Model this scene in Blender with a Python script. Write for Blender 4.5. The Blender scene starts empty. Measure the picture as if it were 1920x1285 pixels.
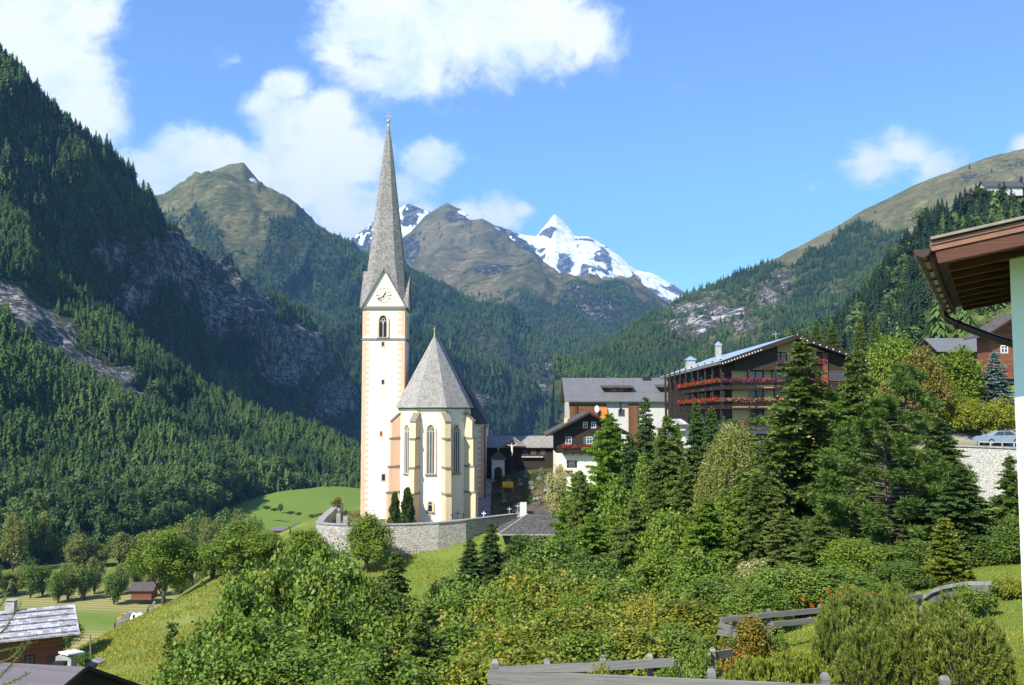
import bpy, math, random
import numpy as np
from mathutils import Vector
R = math.radians
sc = bpy.context.scene
# ------------------------------------------------------------------ camera
F = 1800.0                       # focal length in pixels of the 1920-wide frame
PITCH = math.atan(132.5 / F)
cd = bpy.data.cameras.new("camera"); cam = bpy.data.objects.new("camera", cd)
sc.collection.objects.link(cam); sc.camera = cam
cd.sensor_width = 36; cd.lens = 36 * F / 1920; cd.clip_start = 0.1; cd.clip_end = 60000
cam.location = (0, 0, 0); cam.rotation_euler = (R(90) + PITCH, 0, 0)
def P(u, v, Y):
    """world point that stands at depth Y in direction of picture point (u, v)"""
    x = (u - 960) / F; z = (642.5 - v) / F
    dy = math.cos(PITCH) - z * math.sin(PITCH); dz = math.sin(PITCH) + z * math.cos(PITCH)
    s = Y / dy
    return Vector((x * s, Y, dz * s))
def Pa(u, v, Y):
    u = np.asarray(u, float); v = np.asarray(v, float); Y = np.asarray(Y, float)
    x = (u - 960) / F; z = (642.5 - v) / F
    dy = math.cos(PITCH) - z * math.sin(PITCH); dz = math.sin(PITCH) + z * math.cos(PITCH)
    s = Y / dy
    return np.stack([x * s, Y, dz * s], -1)
# ------------------------------------------------------------------ light
SUN_AZ, SUN_EL = 38.0, 43.0      # degrees left of the direction behind the camera, and up
sd = Vector((-math.sin(R(SUN_AZ)) * math.cos(R(SUN_EL)), -math.cos(R(SUN_AZ)) * math.cos(R(SUN_EL)), math.sin(R(SUN_EL))))
sl = bpy.data.lights.new("sun", 'SUN'); so = bpy.data.objects.new("sun", sl); sc.collection.objects.link(so)
sl.energy = 5.0; sl.angle = R(0.5); sl.color = (1.0, 0.95, 0.86)
so.rotation_euler = (-sd).to_track_quat('-Z', 'Y').to_euler(); so.location = (0, -20, 60)
w = bpy.data.worlds.new("World"); sc.world = w; w.use_nodes = True
sc.view_settings.view_transform = 'Standard'; sc.view_settings.look = 'None'
sc.view_settings.exposure = 0.8; sc.view_settings.gamma = 1
cy = sc.cycles
cy.max_bounces = 5; cy.diffuse_bounces = 2; cy.glossy_bounces = 2; cy.transmission_bounces = 3; cy.transparent_max_bounces = 8
cy.volume_bounces = 0; cy.use_denoising = True; cy.caustics_reflective = False; cy.caustics_refractive = False
try: cy.denoiser = 'OPENIMAGEDENOISE'
except Exception: pass

# ------------------------------------------------------------------ node helpers
class NT:
    def __init__(s, tree): s.t = tree
    def n(s, typ, **kw):
        nd = s.t.nodes.new(typ)
        ins = kw.pop('ins', {})
        for k, v in kw.items(): setattr(nd, k, v)
        for k, v in ins.items():
            if hasattr(v, 'is_output') or isinstance(v, bpy.types.NodeSocket): s.t.links.new(v, nd.inputs[k])
            else: nd.inputs[k].default_value = v
        return nd
    def m(s, op, a, b=0.0, c=None, clamp=False):
        nd = s.t.nodes.new('ShaderNodeMath'); nd.operation = op; nd.use_clamp = clamp
        for i, x in enumerate([a, b] + ([c] if c is not None else [])):
            if isinstance(x, bpy.types.NodeSocket): s.t.links.new(x, nd.inputs[i])
            else: nd.inputs[i].default_value = x
        return nd.outputs[0]
    def vm(s, op, a, b=(0, 0, 0)):
        nd = s.t.nodes.new('ShaderNodeVectorMath'); nd.operation = op
        for i, x in enumerate([a, b]):
            if isinstance(x, bpy.types.NodeSocket): s.t.links.new(x, nd.inputs[i])
            else: nd.inputs[i].default_value = x
        return nd
    def mix(s, f, a, b, blend='MIX'):
        nd = s.t.nodes.new('ShaderNodeMix'); nd.data_type = 'RGBA'; nd.blend_type = blend
        for k, x in ((0, f), (6, a), (7, b)):
            if isinstance(x, bpy.types.NodeSocket): s.t.links.new(x, nd.inputs[k])
            else: nd.inputs[k].default_value = x if k == 0 else (tuple(x) + (1,))[:4]
        return nd.outputs[2]
    def smooth(s, x, lo, hi):
        nd = s.t.nodes.new('ShaderNodeMapRange'); nd.interpolation_type = 'SMOOTHSTEP'
        s.t.links.new(x, nd.inputs[0]); nd.inputs[1].default_value = lo; nd.inputs[2].default_value = hi
        return nd.outputs[0]
    def noise(s, vec, scale, detail=4, rough=0.55, dist=0.0):
        nd = s.t.nodes.new('ShaderNodeTexNoise')
        if vec is not None: s.t.links.new(vec, nd.inputs['Vector'])
        nd.inputs['Scale'].default_value = scale; nd.inputs['Detail'].default_value = detail
        nd.inputs['Roughness'].default_value = rough; nd.inputs['Distortion'].default_value = dist
        return nd
    def ramp(s, fac, stops):
        nd = s.t.nodes.new('ShaderNodeValToRGB'); s.t.links.new(fac, nd.inputs[0])
        cr = nd.color_ramp
        while len(cr.elements) < len(stops): cr.elements.new(0.5)
        for e, (p, c) in zip(cr.elements, stops): e.position = p; e.color = tuple(c) + (1,)
        return nd.outputs[0]
    def link(s, a, b): s.t.links.new(a, b)

# ------------------------------------------------------------------ sky with clouds
def build_sky():
    t = NT(w.node_tree); w.node_tree.nodes.clear()
    sky = t.n('ShaderNodeTexSky', sky_type='NISHITA', sun_disc=False)
    sky.sun_elevation = R(SUN_EL); sky.sun_rotation = math.atan2(sd.x, sd.y)
    sky.altitude = 1300; sky.air_density = 1.0; sky.dust_density = 0.35; sky.ozone_density = 1.6
    tc = t.n('ShaderNodeTexCoord'); d = tc.outputs['Generated']
    # domain-warped fractal noise over directions gives the ragged cloud edges
    warp = t.noise(d, 7, 3, 0.6)
    wv = t.vm('MULTIPLY', t.vm('SUBTRACT', warp.outputs['Color'], (0.5, 0.5, 0.5)).outputs[0], (0.035, 0.035, 0.035)).outputs[0]
    dw = t.vm('ADD', d, wv).outputs[0]
    sq = t.vm('MULTIPLY', dw, (1, 1, 1.25)).outputs[0]
    blobs = [  # (u, v, radius in px, weight)
        (20, 40, 190, 1), (110, 120, 110, .95), (150, 30, 110, 1), (150, 190, 80, 1), (60, 190, 80, 1), (205, 70, 45, .7),
        (700, 20, 130, 1), (790, 60, 150, 1), (900, 50, 170, 1), (1010, 50, 140, 1), (1100, 70, 90, .9), (640, 60, 70, .7), (800, 150, 50, .8),
        (530, 170, 48, .8), (500, 205, 44, .65), (620, 225, 58, .9), (600, 290, 100, 1), (560, 330, 100, 1), (420, 300, 60, .9), (330, 290, 50, .85), (540, 250, 70, .9), (660, 300, 85, 1), (650, 380, 90, 1),
        (795, 300, 58, 1), (760, 350, 70, .85), (470, 330, 80, .9), (360, 310, 80, .95), (300, 330, 70, .85), (250, 330, 60, .75), (700, 400, 100, .9), (780, 400, 60, .9),
        (880, 410, 50, .75), (940, 405, 55, .85), (975, 400, 30, .8),
        (1640, 300, 65, .78), (1700, 280, 60, .85), (1760, 305, 62, .78), (1595, 300, 35, .6), (1520, 345, 50, .35), (445, 115, 45, .42), (705, 195, 32, .4), (1930, 268, 34, .8),
        (760, 260, 50, .35)]
    acc = None
    for (u, v, r, wt) in blobs:
        c = P(u, v, 1.0).normalized(); rr = r / F
        dist = t.vm('DISTANCE', sq, (c.x, c.y, c.z * 1.25)).outputs['Value']
        x = t.m('MULTIPLY_ADD', dist, -wt / (rr * 1.55), wt)
        x = t.m('MAXIMUM', x, 0.0)
        acc = x if acc is None else t.m('SMOOTH_MAX', acc, x, 0.12)
    n1 = t.noise(sq, 8, 10, 0.62, .35); n2 = t.noise(sq, 26, 8, 0.7, .4)
    s = t.m('MULTIPLY_ADD', t.m('SUBTRACT', n1.outputs[0], 0.5), 1.25, acc)
    s = t.m('MULTIPLY_ADD', t.m('SUBTRACT', n2.outputs[0], 0.5), 0.55, s)
    gate = t.smooth(acc, 0.02, 0.22)
    mask = t.m('MULTIPLY', t.smooth(s, 0.28, 0.66), gate)
    # light, slightly blue shading inside the clouds
    n3 = t.noise(sq, 14, 6, 0.6)
    shade = t.smooth(t.m('ADD', n3.outputs[0], t.m('MULTIPLY', s, 0.22)), 0.35, 0.75)
    ccol = t.mix(shade, (0.58, 0.75, 0.93), (1.0, 1.0, 1.0))
    sz_ = t.n('ShaderNodeSeparateXYZ', ins={0: d}).outputs[2]
    skyc = t.mix(1.0, sky.outputs[0], t.mix(t.smooth(sz_, .05, .42), (.80, 1.16, 1.22), (.90, 1.0, 1.30)), 'MULTIPLY')
    bgs = t.n('ShaderNodeBackground', ins={'Color': skyc, 'Strength': SKY})
    bgc = t.n('ShaderNodeBackground', ins={'Color': ccol, 'Strength': CLOUD})
    mx = t.n('ShaderNodeMixShader', ins={0: mask, 1: bgs.outputs[0], 2: bgc.outputs[0]})
    out = t.n('ShaderNodeOutputWorld', ins={'Surface': mx.outputs[0]})
    w.cycles.sampling_method = 'MANUAL'; w.cycles.sample_map_resolution = 512
SKY, CLOUD = 0.118, 0.77
build_sky()

# ------------------------------------------------------------------ object helpers
def tag(o, label=None, cat=None, group=None, kind=None):
    if label: o['label'] = label
    if cat: o['category'] = cat
    if group: o['group'] = group
    if kind: o['kind'] = kind
    return o
def empty(name, loc=(0, 0, 0), rz=0.0):
    o = bpy.data.objects.new(name, None); sc.collection.objects.link(o)
    o.location = loc; o.rotation_euler = (0, 0, rz); o.empty_display_size = 0.5
    return o
def children(o): return [c for c in bpy.data.objects if c.parent == o]
KIDS = {}
def link_parent(o, parent):
    if parent is not None:
        o.parent = parent; KIDS.setdefault(parent.name, []).append(o)
def copy_tree(o, parent=None):
    c = o.copy(); sc.collection.objects.link(c)
    if parent is not None: c.parent = parent; KIDS.setdefault(parent.name, []).append(c)
    for ch in list(KIDS.get(o.name, [])): copy_tree(ch, c)
    return c
def np_mesh(name, V, Fq, mat=None, attrs=None, smooth=False, uv=False):
    """mesh from numpy arrays; Fq is (n,k) with one k"""
    me = bpy.data.meshes.new(name)
    V = np.ascontiguousarray(V, dtype=np.float32); Fq = np.ascontiguousarray(Fq, dtype=np.int32)
    n, k = Fq.shape
    me.vertices.add(len(V)); me.vertices.foreach_set('co', V.ravel())
    me.loops.add(n * k); me.loops.foreach_set('vertex_index', Fq.ravel())
    me.polygons.add(n); me.polygons.foreach_set('loop_start', np.arange(0, n * k, k, dtype=np.int32))
    try: me.polygons.foreach_set('loop_total', np.full(n, k, dtype=np.int32))
    except Exception: pass
    if smooth: me.polygons.foreach_set('use_smooth', np.ones(n, dtype=bool))
    for an, arr in (attrs or {}).items():
        a = me.attributes.new(an, 'FLOAT', 'POINT'); a.data.foreach_set('value', np.ascontiguousarray(arr, dtype=np.float32))
    me.update(calc_edges=True)
    if mat: me.materials.append(mat)
    return me
def obj(name, me, parent=None, loc=None):
    o = bpy.data.objects.new(name, me); sc.collection.objects.link(o)
    link_parent(o, parent)
    if loc is not None: o.location = loc
    return o
class MB:
    """collects boxes, bars, tubes, polygons; build() links them as one mesh with metric UVs"""
    def __init__(s): s.v = []; s.f = []; s.mi = []; s.cur = 0
    def add(s, vs, fs):
        b = len(s.v); s.v += [tuple(map(float, p)) for p in vs]; s.f += [tuple(b + i for i in f) for f in fs]; s.mi += [s.cur] * len(fs); return s
    def poly(s, pts): return s.add(pts, [tuple(range(len(pts)))])
    def box(s, x0, y0, z0, x1, y1, z1):
        x0, x1 = min(x0, x1), max(x0, x1); y0, y1 = min(y0, y1), max(y0, y1); z0, z1 = min(z0, z1), max(z0, z1)
        return s.add([(x0, y0, z0), (x1, y0, z0), (x1, y1, z0), (x0, y1, z0), (x0, y0, z1), (x1, y0, z1), (x1, y1, z1), (x0, y1, z1)],
              [(3, 2, 1, 0), (4, 5, 6, 7), (0, 1, 5, 4), (1, 2, 6, 5), (2, 3, 7, 6), (3, 0, 4, 7)])
    def hexa(s, p): return s.add(p, [(3, 2, 1, 0), (4, 5, 6, 7), (0, 1, 5, 4), (1, 2, 6, 5), (2, 3, 7, 6), (3, 0, 4, 7)])
    def bar(s, a, b, w, h, up=(0, 0, 1)):
        a = Vector(a); b = Vector(b); d = (b - a).normalized(); up = Vector(up)
        if abs(d.dot(up)) > 0.98: up = Vector((1, 0, 0))
        x = d.cross(up).normalized() * (w / 2); z = x.normalized().cross(d).normalized() * (h / 2)
        return s.hexa([a - x - z, a + x - z, b + x - z, b - x - z, a - x + z, a + x + z, b + x + z, b - x + z])
    def tube(s, pts, radii, n=8, caps=True):
        pts = [Vector(p) for p in pts]
        if not hasattr(radii, '__len__'): radii = [radii] * len(pts)
        base = len(s.v); m = len(pts); vs = []
        for i, p in enumerate(pts):
            d = (pts[min(i + 1, m - 1)] - pts[max(i - 1, 0)]).normalized()
            ref = Vector((0, 0, 1)) if abs(d.z) < 0.9 else Vector((1, 0, 0))
            x = d.cross(ref).normalized(); y = d.cross(x).normalized()
            for k in range(n):
                a = 2 * math.pi * k / n; vs.append(p + (x * math.cos(a) + y * math.sin(a)) * radii[i])
        fs = []
        for i in range(m - 1):
            for k in range(n):
                fs.append((i * n + (k + 1) % n, i * n + k, (i + 1) * n + k, (i + 1) * n + (k + 1) % n))
        if caps: fs.append(tuple(range(n))); fs.append(tuple(reversed(range((m - 1) * n, m * n))))
        return s.add(vs, fs)
    def prism(s, pts, d):
        """closed polygon pts (3-D, planar) extruded by vector d"""
        d = Vector(d); pts = [Vector(p) for p in pts]; n = len(pts)
        vs = pts + [p + d for p in pts]
        fs = [tuple(range(n)), tuple(reversed(range(n, 2 * n)))] + [(i, i + n, (i + 1) % n + n, (i + 1) % n) for i in range(n)]
        return s.add(vs, fs)
    def sphere(s, c, r, n=10, m=6):
        c = Vector(c); vs = []
        if not hasattr(r, '__len__'): r = (r, r, r)
        for i in range(m + 1):
            ph = math.pi * i / m
            for k in range(n):
                a = 2 * math.pi * k / n
                vs.append((c.x + r[0] * math.sin(ph) * math.cos(a), c.y + r[1] * math.sin(ph) * math.sin(a), c.z + r[2] * math.cos(ph)))
        return s.add(vs, [(i * n + k, (i + 1) * n + k, (i + 1) * n + (k + 1) % n, i * n + (k + 1) % n) for i in range(m) for k in range(n)])
    def build(s, name, mats, parent=None, fix=True):
        me = bpy.data.meshes.new(name); me.from_pydata(s.v, [], s.f); me.update()
        if not isinstance(mats, (list, tuple)): mats = [mats]
        for m in mats: me.materials.append(m)
        if len(mats) > 1: me.polygons.foreach_set('material_index', s.mi)
        if fix:
            import bmesh
            bm = bmesh.new(); bm.from_mesh(me); bmesh.ops.recalc_face_normals(bm, faces=bm.faces); bm.to_mesh(me); bm.free()
        uvl = me.uv_layers.new(name='UVMap'); Z = Vector((0, 0, 1)); co = me.vertices
        uvs = [0.0] * (2 * len(me.loops))
        for p in me.polygons:
            nn = p.normal; t = Z.cross(nn)
            if t.length < 0.02: t = Vector((1, 0, 0))
            t.normalize(); b = nn.cross(t)
            for li in p.loop_indices:
                q = co[me.loops[li].vertex_index].co; uvs[2 * li] = q.dot(t); uvs[2 * li + 1] = q.dot(b)
        uvl.data.foreach_set('uv', uvs)
        return obj(name, me, parent)
# numpy value noise
def _h(ix, iy, iz, seed):
    h = (ix.astype(np.int64) * 374761393 + iy.astype(np.int64) * 668265263 + iz.astype(np.int64) * 1274126177 + seed * 974634777) & 0xffffffff
    h = ((h ^ (h >> 13)) * 1274126177) & 0xffffffff; h = (h ^ (h >> 16)) & 0xffffffff
    return h / 4294967295.0
def vnoise(p, seed=0):
    i = np.floor(p); f = p - i; f = f * f * f * (f * (f * 6 - 15) + 10); i = i.astype(np.int64); r = 0
    for a in (0, 1):
        wx = f[..., 0] if a else 1 - f[..., 0]
        for b in (0, 1):
            wy = f[..., 1] if b else 1 - f[..., 1]
            for c in (0, 1):
                wz = f[..., 2] if c else 1 - f[..., 2]
                r = r + wx * wy * wz * _h(i[..., 0] + a, i[..., 1] + b, i[..., 2] + c, seed)
    return r
def fbm(p, oct=5, seed=0, gain=0.5, ridged=False):
    a, s, n, q = 1.0, 0, 0, np.array(p, float)
    for k in range(oct):
        v = vnoise(q, seed + k)
        if ridged: v = 1 - np.abs(2 * v - 1)
        s = s + a * v; n += a; a *= gain; q = q * 2.03 + 17.3
    return s / n
def sstep(x, lo, hi):
    t = np.clip((x - lo) / (hi - lo), 0, 1); return t * t * (3 - 2 * t)
# ------------------------------------------------------------------ materials of the land
def mat(name):
    m = bpy.data.materials.new(name); m.use_nodes = True; m.node_tree.nodes.clear(); return m, NT(m.node_tree)
def principled(t, col, rough=0.9, spec=0.2, bump=None, bstr=0.4, bdist=0.1, metal=0.0, **extra):
    b = t.n('ShaderNodeBsdfPrincipled')
    for k, x in (('Base Color', col), ('Roughness', rough), ('Specular IOR Level', spec), ('Metallic', metal)):
        if isinstance(x, bpy.types.NodeSocket): t.link(x, b.inputs[k])
        else: b.inputs[k].default_value = (tuple(x) + (1,))[:4] if k == 'Base Color' else x
    if bump is not None:
        bn = t.n('ShaderNodeBump', ins={'Height': bump, 'Strength': bstr, 'Distance': bdist}); t.link(bn.outputs[0], b.inputs['Normal'])
    out = t.n('ShaderNodeOutputMaterial', ins={'Surface': b.outputs[0]})
    return b
def mountain_mat(name, S, grass=((.075, .085, .025), (.13, .12, .05)), rock=((.16, .14, .12), (.36, .33, .30)), floor=(.03, .045, .018), snowc=(.85, .87, .9)):
    """S: size in metres of the coarsest rock detail. Attributes rock, snow, wood say what grows or lies where."""
    m, t = mat(name); tc = t.n('ShaderNodeTexCoord').outputs['Object']
    a = {k: t.n('ShaderNodeAttribute', attribute_name=k).outputs['Fac'] for k in ('rock', 'snow', 'wood')}
    n1 = t.noise(tc, 1 / S, 7, 0.65); n2 = t.noise(tc, 5 / S, 6, 0.7)
    st = t.vm('MULTIPLY', tc, (1, 1, 0.35)).outputs[0]
    n3 = t.noise(st, 3 / S, 6, 0.7, 1.0)
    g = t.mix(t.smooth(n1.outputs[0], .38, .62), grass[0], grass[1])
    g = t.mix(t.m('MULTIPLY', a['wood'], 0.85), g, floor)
    n4 = t.noise(t.vm('MULTIPLY', t.n('ShaderNodeMapping', ins={'Vector': tc, 'Rotation': (.35, .25, 0)}).outputs[0], (.6, .6, 2.4)).outputs[0], 4 / S, 9, .68, .6)
    crack = t.smooth(t.m('ABSOLUTE', t.m('SUBTRACT', n4.outputs[0], .5)), 0.0, .05)
    r = t.mix(t.smooth(t.m('ADD', t.m('MULTIPLY', n3.outputs[0], .6), t.m('MULTIPLY', n2.outputs[0], .4)), .40, .60), rock[0], rock[1])
    r = t.mix(crack, tuple(x * .6 for x in rock[0]), r)
    j = t.m('MULTIPLY_ADD', t.m('SUBTRACT', n2.outputs[0], .5), 1.4, 0.0)
    rf = t.smooth(t.m('ADD', a['rock'], j), .40, .62)
    c = t.mix(rf, g, r)
    sf = t.smooth(t.m('ADD', a['snow'], j), .42, .58)
    c = t.mix(sf, c, snowc)
    h = t.m('MULTIPLY', t.m('ADD', t.m('ADD', n3.outputs[0], n2.outputs[0]), t.m('MULTIPLY', crack, .6)), t.m('MULTIPLY_ADD', rf, .9, .15))
    h = t.m('MULTIPLY', h, t.m('MULTIPLY_ADD', sf, -.88, 1.0))
    principled(t, c, .95, .1, h, 1.0, S * .12)
    return m

# ------------------------------------------------------------------ mountain relief
def sheet(name, cols, nu, nv, seed, amp, size, mat_, masks, back=(300, 250), gully=0.0, ridgeamp=0.25, vwarp=1.0, tail=None, ramp_noise=0.0):
    """cols: [(u, [(v, D), ...])] picture directions and depths from ridge to foot; relief noise is added on top"""
    us = np.array([c[0] for c in cols], float); k = len(cols[0][1])
    uu = np.linspace(us[0], us[-1], nu)
    vv = np.stack([np.interp(uu, us, [c[1][j][0] for c in cols]) for j in range(k)]); dd = np.stack([np.interp(uu, us, [c[1][j][1] for c in cols]) for j in range(k)])
    for j in range(1, k):          # soften the lower rows sideways
        ker = np.hanning(int(nu / 14) | 1); ker /= ker.sum(); pad = len(ker) // 2
        for arr in (vv, dd): arr[j] = np.convolve(np.pad(arr[j], pad, 'edge'), ker, 'valid')
    tt = np.linspace(0, 1, nv); tk = np.linspace(0, 1, k)
    U = np.tile(uu, (nv, 1)); Vv = np.empty((nv, nu)); Dd = np.empty((nv, nu))
    for i in range(nu):
        Vv[:, i] = np.interp(tt, tk, vv[:, i]); Dd[:, i] = np.interp(tt, tk, dd[:, i])
    B = Pa(U, Vv, Dd); T = np.tile(tt[:, None], (1, nu))
    q = B / size
    wq = q + 0.6 * (np.stack([fbm(q * .7 + 5, 2, seed + 40), fbm(q * .7 + 9, 2, seed + 50), fbm(q * .7 + 13, 2, seed + 60)], -1) - .5)
    n = fbm(wq, 7, seed, 0.52, ridged=True) - .55
    damp = ridgeamp + (1 - ridgeamp) * sstep(T, 0.0, 0.22)
    damp = damp * (1 - .7 * sstep(T, 0.9, 1.0))
    disp = n * amp * damp
    if gully:
        gx = np.stack([B[..., 0] / (size * .55) + .8 * fbm(q * .8 + 31, 3, seed + 7), T * 1.3 + 0 * U, B[..., 1] / (size * 1.6)], -1)
        disp = disp + gully * damp * (fbm(gx, 4, seed + 77, .5, ridged=True) - .55)
    du = np.gradient(B, axis=1); dv = np.gradient(B, axis=0); N = np.cross(dv, du); N /= np.linalg.norm(N, axis=-1, keepdims=True) + 1e-9
    N *= np.sign(N[..., 2:3] + 1e-6)
    dirv = N * .6 + np.array([0, -.25, .55]); dirv /= np.linalg.norm(dirv, axis=-1, keepdims=True)
    W = B + dirv * disp[..., None]
    if ramp_noise: W[..., 2] += ramp_noise * (fbm(q * 3.1, 4, seed + 11, .6) - .5) * (1 - sstep(T, 0, .3))
    # far side of the ridge
    nb = 10; backs = []
    for i in range(nb, 0, -1):
        f = i / nb; bb = W[0].copy(); bb[:, 1] += back[0] * f; bb[:, 2] -= back[1] * f ** 1.3; bb += (fbm(bb / size, 4, seed + 3)[:, None] - .5) * amp * .5 * f; backs.append(bb)
    allV = np.concatenate([np.array(backs), W], 0); H_, W_ = allV.shape[:2]
    du = np.gradient(allV, axis=1); dv = np.gradient(allV, axis=0); NN = np.cross(dv, du); NN /= np.linalg.norm(NN, axis=-1, keepdims=True) + 1e-9; NN *= np.sign(NN[..., 2:3] + 1e-6)
    Ua = np.concatenate([np.tile(uu, (nb, 1)), U]); Va = np.concatenate([np.tile(Vv[0], (nb, 1)), Vv]); Ta = np.concatenate([np.linspace(-.3, -.03, nb)[:, None] * np.ones((1, nu)), T])
    info = dict(u=Ua, v=Va, t=Ta, p=allV, n=NN, slope=NN[..., 2], disp=np.concatenate([np.tile(disp[0], (nb, 1)), disp]), q=allV / size)
    mk = masks(info)          # dict rock, snow, wood in 0..1
    idx = np.arange(H_ * W_).reshape(H_, W_)
    Fq = np.stack([idx[:-1, :-1], idx[1:, :-1], idx[1:, 1:], idx[:-1, 1:]], -1).reshape(-1, 4)
    me = np_mesh(name, allV.reshape(-1, 3), Fq, mat_, {kk: np.broadcast_to(mk[kk], (H_, W_)).ravel() for kk in ('rock', 'snow', 'wood')}, smooth=True)
    o = obj(name, me); o['kind'] = 'structure'
    return info, mk, o
def scatter(info, dens, per_m2, rng, mint=-.12):
    """random points over a relief grid, dens 0..1 times per_m2"""
    p = info['p']; a = np.linalg.norm(np.cross(p[1:, :-1] - p[:-1, :-1], p[:-1, 1:] - p[:-1, :-1]), axis=-1)
    d = dens[:-1, :-1]; t = info['t'][:-1, :-1]
    lam = a * d * per_m2 * (t > mint); cnt = rng.poisson(np.clip(lam, 0, 50)); ii = np.repeat(np.arange(cnt.size), cnt.ravel())
    r, c = np.unravel_index(ii, cnt.shape); f, g = rng.random(len(r))[:, None], rng.random(len(r))[:, None]
    return (p[r, c] * (1 - f) * (1 - g) + p[r + 1, c] * f * (1 - g) + p[r, c + 1] * (1 - f) * g + p[r + 1, c + 1] * f * g), r, c
# ------------------------------------------------------------------ forest trees (far woods)
def foliage_mat(name, cols, trans=0.25, clump=0.35, inst=False, rough=.7, spec=.15):
    """cols: list of colours from dark to light; varied per leaf (attribute rnd), per clump and per tree"""
    m, t = mat(name); oi = t.n('ShaderNodeObjectInfo')
    at = t.n('ShaderNodeAttribute', attribute_name='rnd').outputs['Fac']
    if inst:
        big = t.noise(oi.outputs['Location'], 0.012, 3, .6).outputs[0]
        f = t.m('ADD', t.m('MULTIPLY', oi.outputs['Random'], .45), t.m('MULTIPLY', t.smooth(big, .35, .65), .4))
        f = t.m('MULTIPLY_ADD', at, .2, f)
    else:
        tc = t.n('ShaderNodeTexCoord').outputs['Object']
        nz = t.noise(tc, clump, 3, .6).outputs[0]
        f = t.m('ADD', t.m('MULTIPLY', at, .55), t.m('MULTIPLY', t.smooth(nz, .3, .7), .35))
        f = t.m('MULTIPLY_ADD', oi.outputs['Random'], .12, f)
    k = len(cols); c = t.ramp(f, [(i / (k - 1), cc) for i, cc in enumerate(cols)])
    d = t.n('ShaderNodeBsdfPrincipled', ins={'Base Color': c, 'Roughness': rough, 'Specular IOR Level': spec})
    tr = t.n('ShaderNodeBsdfTranslucent', ins={'Color': t.mix(1.0, c, (1.25, 1.15, .55), 'MULTIPLY')})
    mx = t.n('ShaderNodeMixShader', ins={0: trans, 1: d.outputs[0], 2: tr.outputs[0]})
    t.n('ShaderNodeOutputMaterial', ins={'Surface': mx.outputs[0]})
    return m
def far_conifer(name, rng, tiers=9, arms=8, m_=None, fat=.17, h=1.0, ragged=.35):
    """unit-height conifer of many drooping jagged fans"""
    V, Fs, A = [], [], []
    for i in range(tiers):
        zA = .10 + .88 * i / tiers; r0 = fat * (1 - i / tiers) ** .8 + .012; k = max(4, arms - i // 3); ph = rng.random() * 6
        for j in range(k):
            if rng.random() < .08: continue
            a = ph + 2 * math.pi * j / k + rng.normal(0, .15); r = r0 * (1 + rng.normal(0, ragged * .6)); w_ = math.pi / k * 1.05; z0 = zA + rng.normal(0, .35 / tiers)
            zt = z0 + 1.6 * .88 / tiers; zb = z0 - r * .45 + rng.normal(0, .008)
            b = len(V)
            V += [(0, 0, min(zt, 1)), (r * .62 * math.cos(a - w_), r * .62 * math.sin(a - w_), z0 - .01), (r * math.cos(a), r * math.sin(a), zb), (r * .62 * math.cos(a + w_), r * .62 * math.sin(a + w_), z0 - .01)]
            c = rng.random(); A += [c] * 4; Fs.append((b, b + 1, b + 2, b + 3))
    b = len(V)
    for k in range(4): V.append((.012 * math.cos(k * 1.57), .012 * math.sin(k * 1.57), 0))
    for k in range(4): V.append((.003 * math.cos(k * 1.57), .003 * math.sin(k * 1.57), .98))
    A += [0] * 8
    for k in range(4): Fs.append((b + k, b + (k + 1) % 4, b + 4 + (k + 1) % 4, b + 4 + k))
    return bpy.data.objects.new(name, np_mesh(name, np.array(V), np.array(Fs), m_, {'rnd': A}))
def far_broadleaf(name, rng, m_, n=620):
    V, Fs, A = [], [], []
    lob = [(rng.normal(0, .13), rng.normal(0, .13), .35 + .5 * rng.random(), .13 + .1 * rng.random()) for _ in range(12)]
    for i in range(n):
        lx, ly, lz, lr = lob[rng.integers(len(lob))]; d = rng.normal(size=3); d /= np.linalg.norm(d); c = np.array([lx, ly, lz]) + d * lr * (.8 + .25 * rng.random())
        a = np.cross(d, rng.normal(size=3)); a /= np.linalg.norm(a); e = np.cross(d, a) + rng.normal(size=3) * .4; s_ = .026 + .02 * rng.random()
        b = len(V); V += [c - a * s_, c - e * s_, c + a * s_, c + e * s_]; A += [rng.random()] * 4; Fs.append((b, b + 1, b + 2, b + 3))
    b = len(V)
    for k in range(4): V.append(np.array((.02 * math.cos(k * 1.57), .02 * math.sin(k * 1.57), 0)))
    for k in range(4): V.append(np.array((.008 * math.cos(k * 1.57), .008 * math.sin(k * 1.57), .7)))
    A += [0] * 8
    for k in range(4): Fs.append((b + k, b + (k + 1) % 4, b + 4 + (k + 1) % 4, b + 4 + k))
    return bpy.data.objects.new(name, np_mesh(name, np.array(V), np.array(Fs), m_, {'rnd': A}))
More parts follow.
